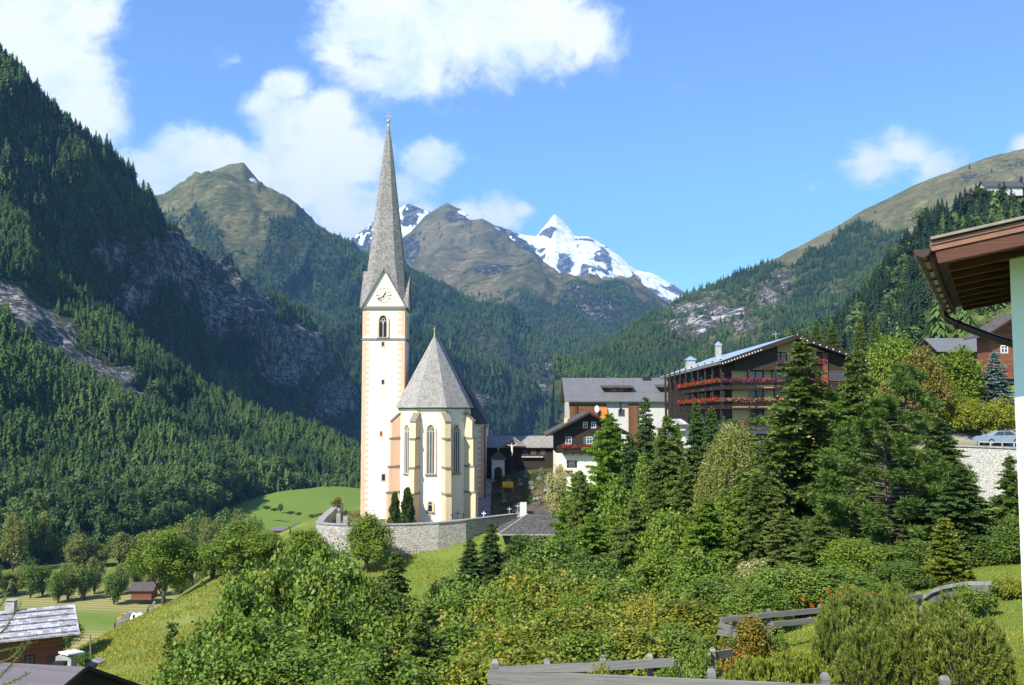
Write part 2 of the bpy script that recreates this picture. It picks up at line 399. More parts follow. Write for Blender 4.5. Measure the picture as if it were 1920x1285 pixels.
def forest(name, pts, heights, kinds, protos, rng, label, sink=.5):
    n = len(pts); me = bpy.data.meshes.new(name); me.vertices.add(n)
    pts = np.array(pts, np.float32); pts[:, 2] -= sink; me.vertices.foreach_set('co', pts.ravel())
    sq = rng.uniform(.75, 1.25, n)
    s3 = np.stack([heights * sq, heights * sq, heights], -1).astype(np.float32)
    a = me.attributes.new('scl', 'FLOAT_VECTOR', 'POINT'); a.data.foreach_set('vector', s3.ravel())
    r3 = np.stack([rng.normal(0, .03, n), rng.normal(0, .03, n), rng.uniform(0, 6.28, n)], -1).astype(np.float32)
    a = me.attributes.new('rot', 'FLOAT_VECTOR', 'POINT'); a.data.foreach_set('vector', r3.ravel())
    a = me.attributes.new('kin', 'INT', 'POINT'); a.data.foreach_set('value', np.ascontiguousarray(kinds, np.int32))
    for pr in protos: me.materials.append(pr.data.materials[0])
    o = obj(name, me)
    ng = bpy.data.node_groups.new(name, 'GeometryNodeTree')
    ng.interface.new_socket('Geometry', in_out='INPUT', socket_type='NodeSocketGeometry'); ng.interface.new_socket('Geometry', in_out='OUTPUT', socket_type='NodeSocketGeometry')
    gi = ng.nodes.new('NodeGroupInput'); go = ng.nodes.new('NodeGroupOutput'); iop = ng.nodes.new('GeometryNodeInstanceOnPoints'); m2p = ng.nodes.new('GeometryNodeMeshToPoints')
    jn = ng.nodes.new('GeometryNodeJoinGeometry')
    for pr in reversed(protos):
        oi = ng.nodes.new('GeometryNodeObjectInfo'); oi.inputs['Object'].default_value = pr; oi.inputs['As Instance'].default_value = True
        ng.links.new(oi.outputs['Geometry'], jn.inputs[0])
    def na(nm, dt):
        x = ng.nodes.new('GeometryNodeInputNamedAttribute'); x.data_type = dt; x.inputs['Name'].default_value = nm; return [q for q in x.outputs if q.enabled][0]
    ng.links.new(gi.outputs[0], m2p.inputs[0]); ng.links.new(m2p.outputs[0], iop.inputs['Points']); ng.links.new(jn.outputs[0], iop.inputs['Instance'])
    iop.inputs['Pick Instance'].default_value = True
    ng.links.new(na('kin', 'INT'), iop.inputs['Instance Index']); ng.links.new(na('rot', 'FLOAT_VECTOR'), iop.inputs['Rotation']); ng.links.new(na('scl', 'FLOAT_VECTOR'), iop.inputs['Scale'])
    ng.links.new(iop.outputs[0], go.inputs[0])
    md = o.modifiers.new('trees', 'NODES'); md.node_group = ng
    tag(o, label, 'forest', kind='stuff')
    return o
rng = np.random.default_rng(7)
fm_dark = foliage_mat('far_spruce_foliage', [(.020, .044, .018), (.042, .082, .026), (.075, .125, .038)], .15, inst=True)
fm_mid = foliage_mat('far_larch_foliage', [(.045, .088, .022), (.085, .145, .034), (.135, .195, .05)], .25, inst=True)
fm_leaf = foliage_mat('far_broadleaf_foliage', [(.045, .075, .022), (.08, .125, .034), (.12, .165, .05)], .2, inst=True)
protos = [far_conifer('conifer_shape', rng, 19, 13, fm_dark, .21, 1, .6), far_conifer('conifer_shape', rng, 22, 12, fm_dark, .17, 1, .7), far_conifer('conifer_shape', rng, 17, 13, fm_mid, .27, 1, .8), far_conifer('conifer_shape', rng, 19, 12, fm_mid, .22, 1, .7), far_broadleaf('round_tree_shape', rng, fm_leaf)]
fm_ridge = foliage_mat('ridge_spruce_foliage', [(.008, .020, .011), (.018, .038, .016), (.032, .060, .022)], .08, inst=True)
ridge_protos = [far_conifer('conifer_shape', rng, 19, 13, fm_ridge, .21, 1, .6), far_conifer('conifer_shape', rng, 22, 12, fm_ridge, .17, 1, .7), far_conifer('conifer_shape', rng, 17, 13, fm_ridge, .26, 1, .8)] + protos[3:]
def pick(n, probs): return rng.choice(len(protos), n, p=probs)
def stands(p, kk, hh, size, seed):
    g = fbm(p / size, 3, seed); k2 = kk.copy(); a = (g > .56) & (kk < 2); k2[a] = 2 + (rng.random(a.sum()) < .5); b = (g < .44) & ((kk == 2) | (kk == 3)); k2[b] = (rng.random(b.sum()) < .5)
    g2 = fbm(p / (size * .35), 3, seed + 9); keep = (g2 > .36) | (rng.random(len(p)) < .45); big = rng.random(len(p)); hh = hh * (.75 + .5 * g2) * np.where(big > .95, 1.35, 1) * np.where(big < .12, .55, 1); return p[keep], hh[keep], k2[keep]

def blobm(I, lst, soft=1.0):
    """soft elliptical patches given by picture direction: (u, v, ru, rv, strength)"""
    s = np.zeros_like(I['u'])
    for (u, v, ru, rv, k) in lst:
        s = np.maximum(s, k * np.clip(1.25 - np.sqrt(((I['u'] - u) / ru) ** 2 + ((I['v'] - v) / rv) ** 2), 0, 1))
    return s
# ---- E: snow-covered far peak
mE = mountain_mat('snowy_rock', 500, rock=((.16, .16, .18), (.34, .33, .34)), grass=((.14, .13, .11), (.2, .19, .17)))
def mkE(I):
    n = fbm(I['q'] * 2.2, 5, 3); rk = sstep(n + (.62 - I['slope']) * .7, .50, .62)
    low = sstep(I['v'] + 60 * (n - .5) - (I['u'] - 1000) * .28, 500, 560)
    patch = blobm(I, [(1060, 505, 26, 32, .9), (1120, 530, 60, 16, .5), (1135, 495, 20, 40, .7), (1175, 540, 50, 22, .7), (1025, 440, 24, 14, .8), (1100, 450, 30, 10, .7), (960, 440, 40, 12, .7), (1000, 470, 30, 14, .6), (1225, 560, 30, 22, .6), (1190, 500, 14, 14, .6)])
    rk2 = np.clip(np.maximum(.25 * rk, patch * (.25 + 1.0 * n)), 0, 1)
    ribs = sstep(fbm(I['q'] * np.array([5., 5., 2.2]), 5, 77, .6, ridged=True), .66, .80) * (.25 + .75 * sstep(I['v'], 425, 500)); snow = np.clip(1.42 - 1.7 * rk2 - .6 * low - .72 * ribs, 0, 1.5)
    return dict(rock=np.ones_like(n) * .8, snow=snow, wood=0 * n)
colsE = [(860, [(440, 11800), (520, 10800), (640, 9500)]), (930, [(428, 11600), (520, 10600), (640, 9500)]), (960, [(436, 11500), (510, 10600), (640, 9500)]), (1005, [(444, 11400), (500, 10600), (640, 9500)]),
    (1022, [(424, 11300), (500, 10600), (640, 9400)]), (1040, [(404, 11200), (500, 10500), (640, 9400)]), (1058, [(420, 11200), (505, 10500), (640, 9400)]), (1078, [(441, 11100), (515, 10400), (640, 9300)]), (1105, [(443, 11100), (525, 10300), (640, 9200)]),
    (1135, [(460, 11000), (540, 10200), (645, 9100)]), (1165, [(483, 10900), (555, 10100), (650, 9000)]), (1190, [(506, 10800), (570, 10000), (650, 9000)]), (1222, [(512, 10700), (580, 9900), (655, 9000)]), (1250, [(527, 10600), (590, 9900), (660, 9000)]), (1280, [(546, 10500), (600, 9800), (660, 9000)]), (1380, [(600, 10300), (640, 9700), (680, 9000)])]
sheet('snowy_mountain', colsE, 260, 150, 31, 400, 1500, mE, mkE, back=(2500, 1500), gully=200, ridgeamp=.06, ramp_noise=60)
# ---- D2: snowy ridge behind the brown mountain
def mkD2(I):
    n = fbm(I['q'] * 3, 5, 9); s = sstep(n + (485 - I['v']) * .0042, .48, .66) * (1 - .62 * sstep(fbm(I['q'] * np.array([6., 6., 2.5]), 5, 71, .6, ridged=True), .58, .78))
    return dict(rock=np.clip(.7 + 0 * n, 0, 1), snow=s, wood=0 * n)
colsD2 = [(560, [(520, 8600), (560, 8000), (640, 7400)]), (655, [(452, 8600), (520, 8000), (620, 7400)]), (700, [(418, 8500), (500, 7900), (620, 7300)]), (740, [(396, 8400), (480, 7900), (620, 7300)]), (765, [(381, 8400), (470, 7900), (620, 7300)]), (800, [(393, 8300), (470, 7900), (620, 7300)]), (830, [(405, 8300), (470, 7900), (620, 7300)]),
    (880, [(412, 8300), (490, 7900), (620, 7200)]), (930, [(424, 8200), (500, 7800), (620, 7200)]), (960, [(440, 8200), (510, 7800), (620, 7200)]), (1010, [(490, 8100), (540, 7700), (620, 7200)])]
mD2 = mountain_mat('grey_snow_rock', 350, rock=((.13, .12, .11), (.25, .23, .21)), grass=((.11, .11, .06), (.17, .15, .10)))
sheet('snow_dusted_ridge', colsD2, 200, 110, 57, 300, 900, mD2, mkD2, back=(1800, 1200), gully=260, ridgeamp=.07, ramp_noise=35)
# ---- D: brown grassy mountain in the middle
mD = mountain_mat('alpine_meadow_rock', 260, grass=((.095, .09, .034), (.19, .15, .068)), rock=((.12, .11, .10), (.28, .25, .22)))
def mkD(I):
    n = fbm(I['q'] * 2.5, 5, 4); line = 600 + 30 * (n - .5) - .03 * (I['u'] - 900)
    wood = sstep(I['v'] + 70 * (fbm(I['q'] * 6, 4, 8) - .5), 592, 616) * (1 - .9 * blobm(I, [(960, 585, 70, 20, 1), (1010, 590, 50, 14, 1)]))
    rock = np.clip(.9 * sstep(.62 - I['slope'] + .5 * (n - .5), 0, .22) * .7 + blobm(I, [(930, 545, 45, 22, .9), (985, 548, 30, 20, .6), (880, 545, 30, 20, .5), (860, 415, 30, 22, .8), (1120, 630, 40, 22, .9), (770, 470, 30, 40, .5)]) * (.5 + n), 0, 1)
    snow = blobm(I, [(868, 404, 22, 12, .9), (880, 412, 14, 10, .8), (845, 398, 14, 8, .5), (930, 432, 30, 8, .5)]) * (.4 + n)
    return dict(rock=rock, snow=snow, wood=wood)
colsD = [(620, [(540, 6600), (560, 6000), (640, 5200), (700, 4400)]), (700, [(480, 6600), (520, 6100), (600, 5200), (700, 4300)]), (770, [(440, 6700), (500, 6000), (600, 5100), (700, 4200)]), (800, [(408, 6700), (490, 6000), (590, 5000), (700, 4000)]), (838, [(384, 6700), (480, 5900), (580, 5000), (700, 3900)]), (862, [(396, 6600), (485, 5900), (580, 4900), (700, 3900)]),
    (886, [(416, 6500), (490, 5800), (580, 4800), (700, 3900)]), (904, [(413, 6400), (490, 5600), (575, 4800), (700, 3800)]), (925, [(424, 6400), (500, 5600), (575, 4700), (700, 3800)]), (960, [(452, 6300), (515, 5500), (575, 4700), (700, 3800)]), (1000, [(483, 6200), (530, 5500), (580, 4700), (700, 3700)]), (1045, [(520, 6100), (548, 5400), (590, 4700), (700, 3700)]),
    (1100, [(532, 6000), (560, 5300), (600, 4600), (700, 3700)]), (1150, [(548, 5900), (570, 5200), (610, 4600), (705, 3700)]), (1205, [(573, 5800), (590, 5100), (625, 4500), (710, 3700)]), (1260, [(600, 5700), (620, 5000), (650, 4400), (720, 3700)]), (1340, [(640, 5600), (660, 5000), (680, 4400), (740, 3700)])]
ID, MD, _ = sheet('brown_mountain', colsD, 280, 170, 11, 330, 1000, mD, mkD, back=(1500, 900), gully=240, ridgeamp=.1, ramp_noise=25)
p, r, c = scatter(ID, MD['wood'] * (1 - .6 * MD['rock']), .008, rng)
fr = [('distant_forest', p, rng.uniform(12, 22, len(p)), pick(len(p), [.3, .3, .25, .15, 0]), 'dark conifer forest far up the valley below the brown mountain')]
# ---- C: grassy peak on the left, running right down behind the church
mC = mountain_mat('green_mountain', 160, grass=((.09, .092, .032), (.165, .145, .06)), rock=((.12, .11, .10), (.27, .25, .22)))
def mkC(I):
    n = fbm(I['q'] * 2.5, 5, 14); n2 = fbm(I['q'] * 7, 4, 18)
    line = np.interp(I['u'], [250, 330, 400, 470, 520, 560, 620, 700, 760], [455, 425, 440, 495, 440, 432, 452, 490, 490])
    wood = sstep(I['v'] - line + 60 * (n - .5) + 30 * (n2 - .5), 0, 26)
    wood *= 1 - .95 * np.clip(blobm(I, [(440, 425, 90, 20, 1), (470, 470, 30, 36, .9), (360, 470, 20, 40, .6), (455, 500, 26, 18, .7), (430, 450, 14, 60, .5)]) * (.5 + n) * 1.4, 0, 1)
    wood *= 1 - .6 * blobm(I, [(1040, 700, 50, 30, 1), (1010, 740, 36, 50, 1), (1150, 640, 20, 8, .5)])
    rock = np.clip(sstep(.50 - I['slope'] + .5 * (n - .5), 0, .25) * .35 + .75 * (.5 + n) * blobm(I, [(430, 445, 50, 26, .40), (350, 375, 50, 12, .40), (470, 320, 18, 16, .5), (430, 400, 30, 12, .3), (1035, 715, 40, 45, 1), (1000, 760, 30, 40, .8), (900, 760, 60, 20, .5), (640, 740, 60, 40, .6), (500, 370, 30, 20, .4)]), 0, 1)
    snow = blobm(I, [(473, 338, 9, 4, 1), (482, 345, 8, 4, 1), (492, 353, 5, 2.5, 1), (524, 378, 8, 3, .6)])
    return dict(rock=rock, snow=snow, wood=wood)
colsC = [(200, [(420, 3800), (480, 3300), (620, 2700), (800, 2200)]), (270, [(388, 3800), (450, 3300), (610, 2700), (810, 2200)]), (350, [(345, 3800), (420, 3300), (600, 2700), (810, 2200)]), (410, [(319, 3800), (400, 3250), (600, 2700), (815, 2200)]), (430, [(312, 3800), (400, 3250), (600, 2700), (815, 2200)]), (456, [(306, 3800), (400, 3250), (600, 2700), (815, 2200)]), (470, [(322, 3800), (405, 3300), (600, 2750), (815, 2250)]),
    (485, [(340, 3800), (410, 3300), (600, 2800), (815, 2300)]), (530, [(378, 3750), (420, 3300), (600, 2800), (815, 2350)]), (580, [(415, 3750), (450, 3300), (610, 2850), (815, 2400)]), (640, [(450, 3700), (490, 3300), (630, 2850), (815, 2450)]), (690, [(474, 3700), (520, 3300), (640, 2900), (815, 2500)]), (760, [(505, 3650), (560, 3300), (650, 2950), (815, 2600)]), (800, [(522, 3600), (580, 3300), (660, 3000), (815, 2700)]), (850, [(548, 3550), (600, 3300), (670, 3050), (815, 2800)]),
    (915, [(585, 3500), (625, 3300), (690, 3100), (815, 2900)]), (980, [(628, 3450), (650, 3300), (710, 3150), (815, 3000)]), (1040, [(648, 3450), (665, 3300), (725, 3200), (815, 3050)]), (1100, [(650, 3450), (670, 3350), (730, 3250), (815, 3100)]), (1160, [(642, 3450), (680, 3350), (740, 3250), (815, 3150)]), (1240, [(670, 3450), (700, 3350), (750, 3250), (815, 3200)])]
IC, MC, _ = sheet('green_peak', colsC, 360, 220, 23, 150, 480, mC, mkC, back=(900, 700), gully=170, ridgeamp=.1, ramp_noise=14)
p, r, c = scatter(IC, MC['wood'] * (1 - .6 * MC['rock']), .010, rng)
fr.append(('mountain_forest', p, rng.uniform(11, 21, len(p)), pick(len(p), [.32, .3, .22, .16, 0]), 'conifer forest on the slopes below the green grassy peak'))
# ---- B: dark steep mountain on the left with the big cliff
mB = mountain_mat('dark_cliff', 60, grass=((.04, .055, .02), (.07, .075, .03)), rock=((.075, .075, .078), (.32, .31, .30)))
def mkB(I):
    n = fbm(I['q'] * 2.5, 5, 24); n2 = fbm(I['q'] * 8, 4, 28)
    cl = blobm(I, [(330, 520, 110, 70, 1), (420, 590, 120, 90, 1), (540, 680, 90, 80, 1), (620, 770, 60, 60, .9), (200, 500, 60, 60, .55), (225, 420, 16, 50, .6), (240, 560, 60, 60, .6), (640, 700, 50, 60, .7)])
    rock = np.clip(cl * (.55 + .9 * n) , 0, 1)
    wood = np.clip(1.05 - 1.2 * sstep(rock + .7 * (n2 - .5), .34, .60), 0.0, 1)
    wood *= sstep(n2 + .25, .3, .5)
    return dict(rock=np.clip(rock * .85 + .9 * (n2 - .42), 0, 1), snow=0 * n, wood=wood)
colsB = [(-420, [(-260, 950), (100, 860), (500, 780), (960, 620)]), (-150, [(-70, 1000), (200, 900), (540, 820), (950, 660)]), (0, [(95, 1040), (260, 960), (560, 860), (940, 700)]), (30, [(122, 1050), (280, 965), (560, 870), (940, 710)]), (60, [(160, 1060), (300, 980), (570, 880), (935, 720)]), (100, [(205, 1080), (330, 1000), (580, 900), (930, 740)]), (150, [(266, 1110), (370, 1030), (600, 930), (925, 770)]), (200, [(328, 1150), (410, 1080), (620, 980), (920, 810)]), (240, [(370, 1200), (440, 1130), (640, 1040), (915, 870)]),
    (275, [(416, 1260), (460, 1200), (640, 1120), (910, 960)]), (300, [(444, 1310), (480, 1260), (640, 1180), (905, 1020)]), (350, [(462, 1410), (500, 1360), (650, 1290), (895, 1130)]), (400, [(484, 1500), (520, 1460), (660, 1390), (885, 1230)]), (440, [(504, 1570), (540, 1530), (670, 1460), (878, 1310)]), (500, [(540, 1670), (570, 1630), (690, 1560), (868, 1430)]), (550, [(572, 1760), (600, 1720), (710, 1650), (862, 1540)]), (590, [(608, 1830), (640, 1790), (740, 1730), (858, 1640)]), (640, [(694, 1930), (720, 1890), (790, 1830), (852, 1750)]), (700, [(782, 2030), (800, 2000), (835, 1940), (850, 1870)])]
colsB = [(u, [(rows[0][0] + (15 if 0 <= u <= 560 else 6), rows[0][1])] + rows[1:]) for u, rows in colsB]
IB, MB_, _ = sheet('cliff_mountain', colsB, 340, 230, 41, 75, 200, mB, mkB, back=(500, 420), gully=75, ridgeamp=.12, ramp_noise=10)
p, r, c = scatter(IB, MB_['wood'], .030, rng)
fr.append(('cliff_forest', p, rng.uniform(10, 21, len(p)), pick(len(p), [.42, .38, .12, .08, 0]), 'dark conifer forest on the steep left mountain around its grey cliff'))
def mkB2(I):
    n = fbm(I['q'] * 2.5, 5, 64)
    rock = np.clip((.5 + n) * blobm(I, [(1035, 730, 40, 40, .9), (900, 770, 50, 25, .7), (690, 760, 40, 50, .7), (800, 750, 40, 20, .4)]), 0, 1)
    return dict(rock=rock, snow=0 * n, wood=np.clip(1.05 - 1.2 * rock, 0, 1))
colsB2 = [(540, [(660, 2100), (740, 2050), (830, 1950)]), (620, [(618, 2200), (720, 2120), (828, 2000)]), (700, [(606, 2300), (715, 2200), (826, 2080)]), (780, [(622, 2420), (720, 2310), (824, 2180)]), (850, [(650, 2530), (735, 2410), (822, 2280)]), (905, [(668, 2620), (745, 2500), (820, 2370)]), (950, [(692, 2700), (755, 2580), (818, 2450)]), (1000, [(722, 2790), (770, 2680), (816, 2540)]), (1060, [(765, 2880), (790, 2780), (815, 2650)]), (1120, [(805, 2960), (810, 2860), (815, 2760)])]
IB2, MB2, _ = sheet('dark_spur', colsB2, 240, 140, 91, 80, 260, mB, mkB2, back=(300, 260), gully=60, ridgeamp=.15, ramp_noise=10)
p, r, c = scatter(IB2, MB2['wood'], .014, rng)
fr.append(('spur_forest', p, rng.uniform(12, 22, len(p)), pick(len(p), [.38, .34, .16, .12, 0]), 'shaded blue green forest of the spur right behind the church'))
# ---- A: nearer lit spur with rock bands at the left
mA = mountain_mat('spur_ground', 30, grass=((.05, .07, .022), (.09, .10, .035)), rock=((.12, .12, .115), (.36, .35, .33)))
def mkA(I):
    n = fbm(I['q'] * 2.5, 5, 34); n2 = fbm(I['q'] * 8, 4, 38)
    rock = np.clip((.7 + 1.0 * n) * blobm(I, [(10, 560, 55, 38, 1), (60, 600, 55, 40, 1), (105, 645, 48, 38, 1), (160, 690, 44, 30, 1), (210, 715, 55, 36, 1), (240, 748, 36, 28, 1), (330, 790, 20, 10, .5)]), 0, 1)
    return dict(rock=rock, snow=0 * n, wood=np.clip(1.1 - 2.0 * rock * (.55 + .9 * n2), 0, 1))
colsA = [(-420, [(250, 760), (560, 620), (800, 480), (1085, 370)]), (-200, [(310, 800), (580, 640), (810, 490), (1080, 375)]), (0, [(385, 830), (600, 680), (820, 520), (1066, 390)]), (45, [(420, 830), (620, 680), (830, 530), (1062, 395)]), (72, [(492, 830), (640, 690), (840, 540), (1058, 400)]), (118, [(535, 830), (670, 700), (850, 550), (1050, 410)]), (157, [(565, 830), (690, 710), (855, 560), (1044, 420)]), (224, [(600, 840), (720, 730), (870, 580), (1030, 440)]), (300, [(662, 850), (760, 750), (885, 610), (1012, 470)]), (373, [(722, 860), (800, 770), (895, 650), (985, 530)]),
    (430, [(750, 880), (820, 800), (895, 710), (955, 620)]), (485, [(774, 890), (840, 830), (895, 750), (938, 680)]), (598, [(810, 900), (860, 850), (900, 790), (930, 730)]), (672, [(842, 900), (875, 860), (905, 800), (930, 740)]), (760, [(875, 900), (895, 870), (915, 820), (935, 750)])]
IA, MA, _ = sheet('forest_spur', colsA, 320, 220, 61, 30, 110, mA, mkA, back=(260, 230), gully=26, ridgeamp=.2, ramp_noise=6)
p, r, c = scatter(IA, MA['wood'], .066, rng)
hh = rng.uniform(7, 15, len(p)) * (1 - .15 * (IA['t'][r, c] < .2))
lo = IA['t'][r, c] > .86
kk = pick(len(p), [.3, .27, .25, .16, .02]); kk[lo & (rng.random(len(p)) < .3)] = 4
fr.append(('hillside_forest', p, hh, kk, 'mixed green forest of spruce and larch covering the near left hillside'))
# ---- G: right mountain
mG = mountain_mat('right_mountain_ground', 110, grass=((.12, .115, .045), (.18, .16, .075)), rock=((.24, .215, .18), (.56, .52, .45)))
def mkG(I):
    n = fbm(I['q'] * 2.5, 5, 44); n2 = fbm(I['q'] * 8, 4, 48)
    line = np.interp(I['u'], [1140, 1440, 1480, 1530, 1560, 1600, 1650, 1700, 1740, 1850], [600, 495, 520, 470, 455, 424, 428, 455, 500, 560])
    wood = sstep(I['v'] - line + 26 * (n - .5) + 26 * (n2 - .5), -8, 12)
    rk = blobm(I, [(1230, 600, 50, 16, .8), (1300, 590, 70, 24, .9), (1360, 600, 60, 34, 1), (1290, 640, 70, 26, 1), (1400, 640, 50, 26, .6), (1440, 570, 40, 36, .8), (1470, 540, 26, 26, .7), (1390, 560, 26, 30, .6), (1330, 560, 50, 20, .6), (1640, 450, 24, 18, .8), (1575, 400, 30, 10, .5), (1560, 560, 20, 30, .3)])
    wood *= 1 - np.clip(2.0 * rk * (.4 + n), 0, .96)
    rock = np.clip(rk * (.4 + 1.1 * n) + blobm(I, [(1820, 335, 60, 16, .6), (1740, 380, 50, 16, .35), (1900, 310, 50, 20, .5)]) * (.3 + n2), 0, 1)
    return dict(rock=rock, snow=0 * n, wood=wood)
colsG = [(1040, [(690, 2000), (740, 1700), (800, 1400)]), (1100, [(668, 2100), (720, 1750), (800, 1400)]), (1140, [(645, 2200), (710, 1800), (800, 1350)]), (1200, [(606, 2300), (680, 1850), (800, 1300)]), (1300, [(550, 2400), (650, 1900), (790, 1250)]), (1400, [(507, 2500), (620, 1950), (780, 1200)]), (1455, [(486, 2550), (600, 2000), (780, 1200)]), (1490, [(466, 2600), (590, 2000), (780, 1200)]), (1560, [(430, 2650), (570, 2000), (770, 1150)]), (1620, [(397, 2700), (540, 2000), (760, 1150)]), (1700, [(356, 2700), (520, 2000), (750, 1100)]), (1760, [(330, 2700), (500, 2000), (750, 1100)]),
    (1800, [(316, 2700), (490, 2000), (740, 1100)]), (1860, [(293, 2700), (480, 2000), (740, 1100)]), (1920, [(281, 2700), (470, 2000), (740, 1100)]), (2300, [(220, 2700), (440, 2000), (740, 1100)])]
IG, MG, _ = sheet('right_mountain', colsG, 340, 200, 71, 75, 260, mG, mkG, back=(900, 600), gully=75, ridgeamp=.1, ramp_noise=8)
p, r, c = scatter(IG, MG['wood'] + .003, .0105, rng)
fr.append(('slope_forest', p, rng.uniform(11, 20, len(p)), pick(len(p), [.28, .3, .25, .17, 0]), 'open conifer forest with pale rocks on the right hand mountain'))
# ---- H: near right dark ridge
mH = mountain_mat('near_ridge_ground', 25, grass=((.06, .085, .022), (.11, .135, .035)), rock=((.15, .14, .13), (.34, .32, .30)))
def mkH(I):
    n = fbm(I['q'] * 2.5, 5, 54)
    rock = np.clip((.4 + n) * blobm(I, [(1715, 510, 30, 32, 1), (1725, 395, 14, 14, .6), (1760, 560, 14, 20, .4)]), 0, 1)
    mead = blobm(I, [(1795, 425, 24, 13, 1), (1870, 385, 80, 11, 1), (1800, 405, 50, 9, .6), (1900, 375, 60, 9, 1), (1960, 390, 50, 30, 1)])
    wood = np.clip(1.1 - 1.7 * rock - 1.8 * mead, 0, 1) * (1 - .96 * sstep(I['v'] - np.interp(I['u'], [1480, 1700, 1735, 1920], [690, 690, 612, 560]), 0, 10))
    return dict(rock=rock, snow=0 * n, wood=wood)
colsH = [(1380, [(712, 640), (730, 540), (750, 430), (775, 300)]), (1480, [(652, 660), (700, 540), (735, 430), (770, 290)]), (1560, [(618, 670), (675, 540), (715, 430), (760, 270)]), (1620, [(580, 660), (655, 540), (700, 420), (745, 250)]), (1665, [(545, 650), (630, 540), (685, 400), (725, 240)]), (1690, [(505, 640), (600, 530), (670, 390), (715, 230)]), (1720, [(455, 630), (555, 510), (645, 370), (705, 215)]), (1760, [(412, 610), (515, 490), (622, 350), (690, 205)]),
    (1800, [(392, 600), (490, 470), (600, 330), (675, 200)]), (1850, [(378, 580), (470, 450), (580, 315), (660, 195)]), (1920, [(364, 560), (450, 430), (560, 300), (650, 190)]), (2200, [(320, 500), (420, 400), (540, 290), (640, 180)])]
IH, MH, OH = sheet('near_ridge', colsH, 240, 170, 81, 13, 60, mH, mkH, back=(200, 60), gully=7, ridgeamp=.2, ramp_noise=2)
p, r, c = scatter(IH, MH['wood'], .045, rng, mint=-.3)
fr.append(('ridge_forest', p, rng.uniform(8, 15, len(p)), pick(len(p), [.5, .42, .03, .03, .02]), 'dark dense spruce forest on the near ridge at the right'))
for i_, (nm, p, hh, kk, lab) in enumerate(fr):
    p, hh, kk = stands(p, kk, hh, {'hillside_forest': 70, 'cliff_forest': 110, 'ridge_forest': 60}.get(nm, 220), 300 + i_)
    forest(nm, p, hh, kk, ridge_protos if nm == 'ridge_forest' else protos, rng, lab); print(nm, len(p))
# ------------------------------------------------------------------ ground of village, knoll and valley floor
GP = np.array([(0,0,-4.2),(-8,0,-5.5),(12,0,-4.2),(0,11.5,-4.1),(8,11.5,-3.95),(-8,12,-6.2),(-20,12,-9.5),(-22,30,-12.5),(-34,30,-14),(-32,45,-18),
 (10,19.4,-5.5),(14.8,29.6,-6.1),(20.8,41,-6.5),(5.5,25,-6.4),(8,33,-7.6),(0,20,-6.8),(0,30,-9.5),(-6,30,-11),(-10,22,-9.2),(5,40,-10),(0,50,-13),(-10,50,-15),(-20,60,-18),(-27,55,-18.5),(-33,62,-20.5),
 (10,60,-13),(25,60,-10.5),(34,60,-8.5),(30,45,-7),(43,86,-10.5),(48,60,-7),(52,84,-10),(44,96,-3.3),(60,100,-3.2),(46,110,-3),(25,85,-12),(10,85,-16),(-5,85,-18.8),(-15,85,-20),(-30,85,-20.8),(-38,70,-22),
 (-40,85,-22),(-36,95,-21.3),(-34,108,-20.2),(-31,118,-19.6),(-27,124,-19),(-12,110,-19.4),(-14,121,-18.9),(-5,120,-17.8),(2,118,-17),(8,112,-16),
 (-20,134,-15.7),(-10,131,-15.7),(-5,136,-15.4),(-24,145,-15.8),(-24,158,-15.8),(-10,165,-15),(-3,144,-14.4),(5,142,-13.6),(-3,157,-10.5),(5,157,-9.8),(12,148,-9.6),(14,130,-12),(-4,175,-10),
 (20,172,-9),(35,170,-7.5),(26,108,-9),(30,114,-7.5),(45,112,-6.5),(40,140,-6.2),(28,150,-7.5),(60,130,0),(70,100,-2),(75,160,4.5),(60,172,0),(90,200,7),(60,205,0),(66,235,-1),(84,288,-1),(92,250,3),(93,228,6.5),(91,203,8.5),(96,193,11.5),(124,178,12.5),(110,120,6),(100,60,-2),(60,30,-5),
 (58,121,1.6),(68,150,5.6),(120,300,0),(200,200,5),(160,420,0),(40,200,-7)], float)
def tps_fit(G, lam=.02):
    X = G[:, :2] / 100; n = len(G); d = np.linalg.norm(X[:, None] - X[None], axis=-1); K = np.where(d > 0, d ** 2 * np.log(d + 1e-12), 0) + lam * np.eye(n) * .01
    Pm = np.hstack([np.ones((n, 1)), X]); A = np.block([[K, Pm], [Pm.T, np.zeros((3, 3))]]); return X, np.linalg.solve(A, np.concatenate([G[:, 2], np.zeros(3)]))
_X, _W = tps_fit(GP)
EDGE = np.array([(-70,-200),(-50,0),(-42,30),(-34,50),(-29,62),(-31.5,75),(-35,86),(-36,95),(-34,108),(-31,118),(-30,128),(-30.5,150),(-29,166),(-10,181),(18,200),(45,228),(62,262),(75,330),(110,420),(160,700),(300,1500)], float)
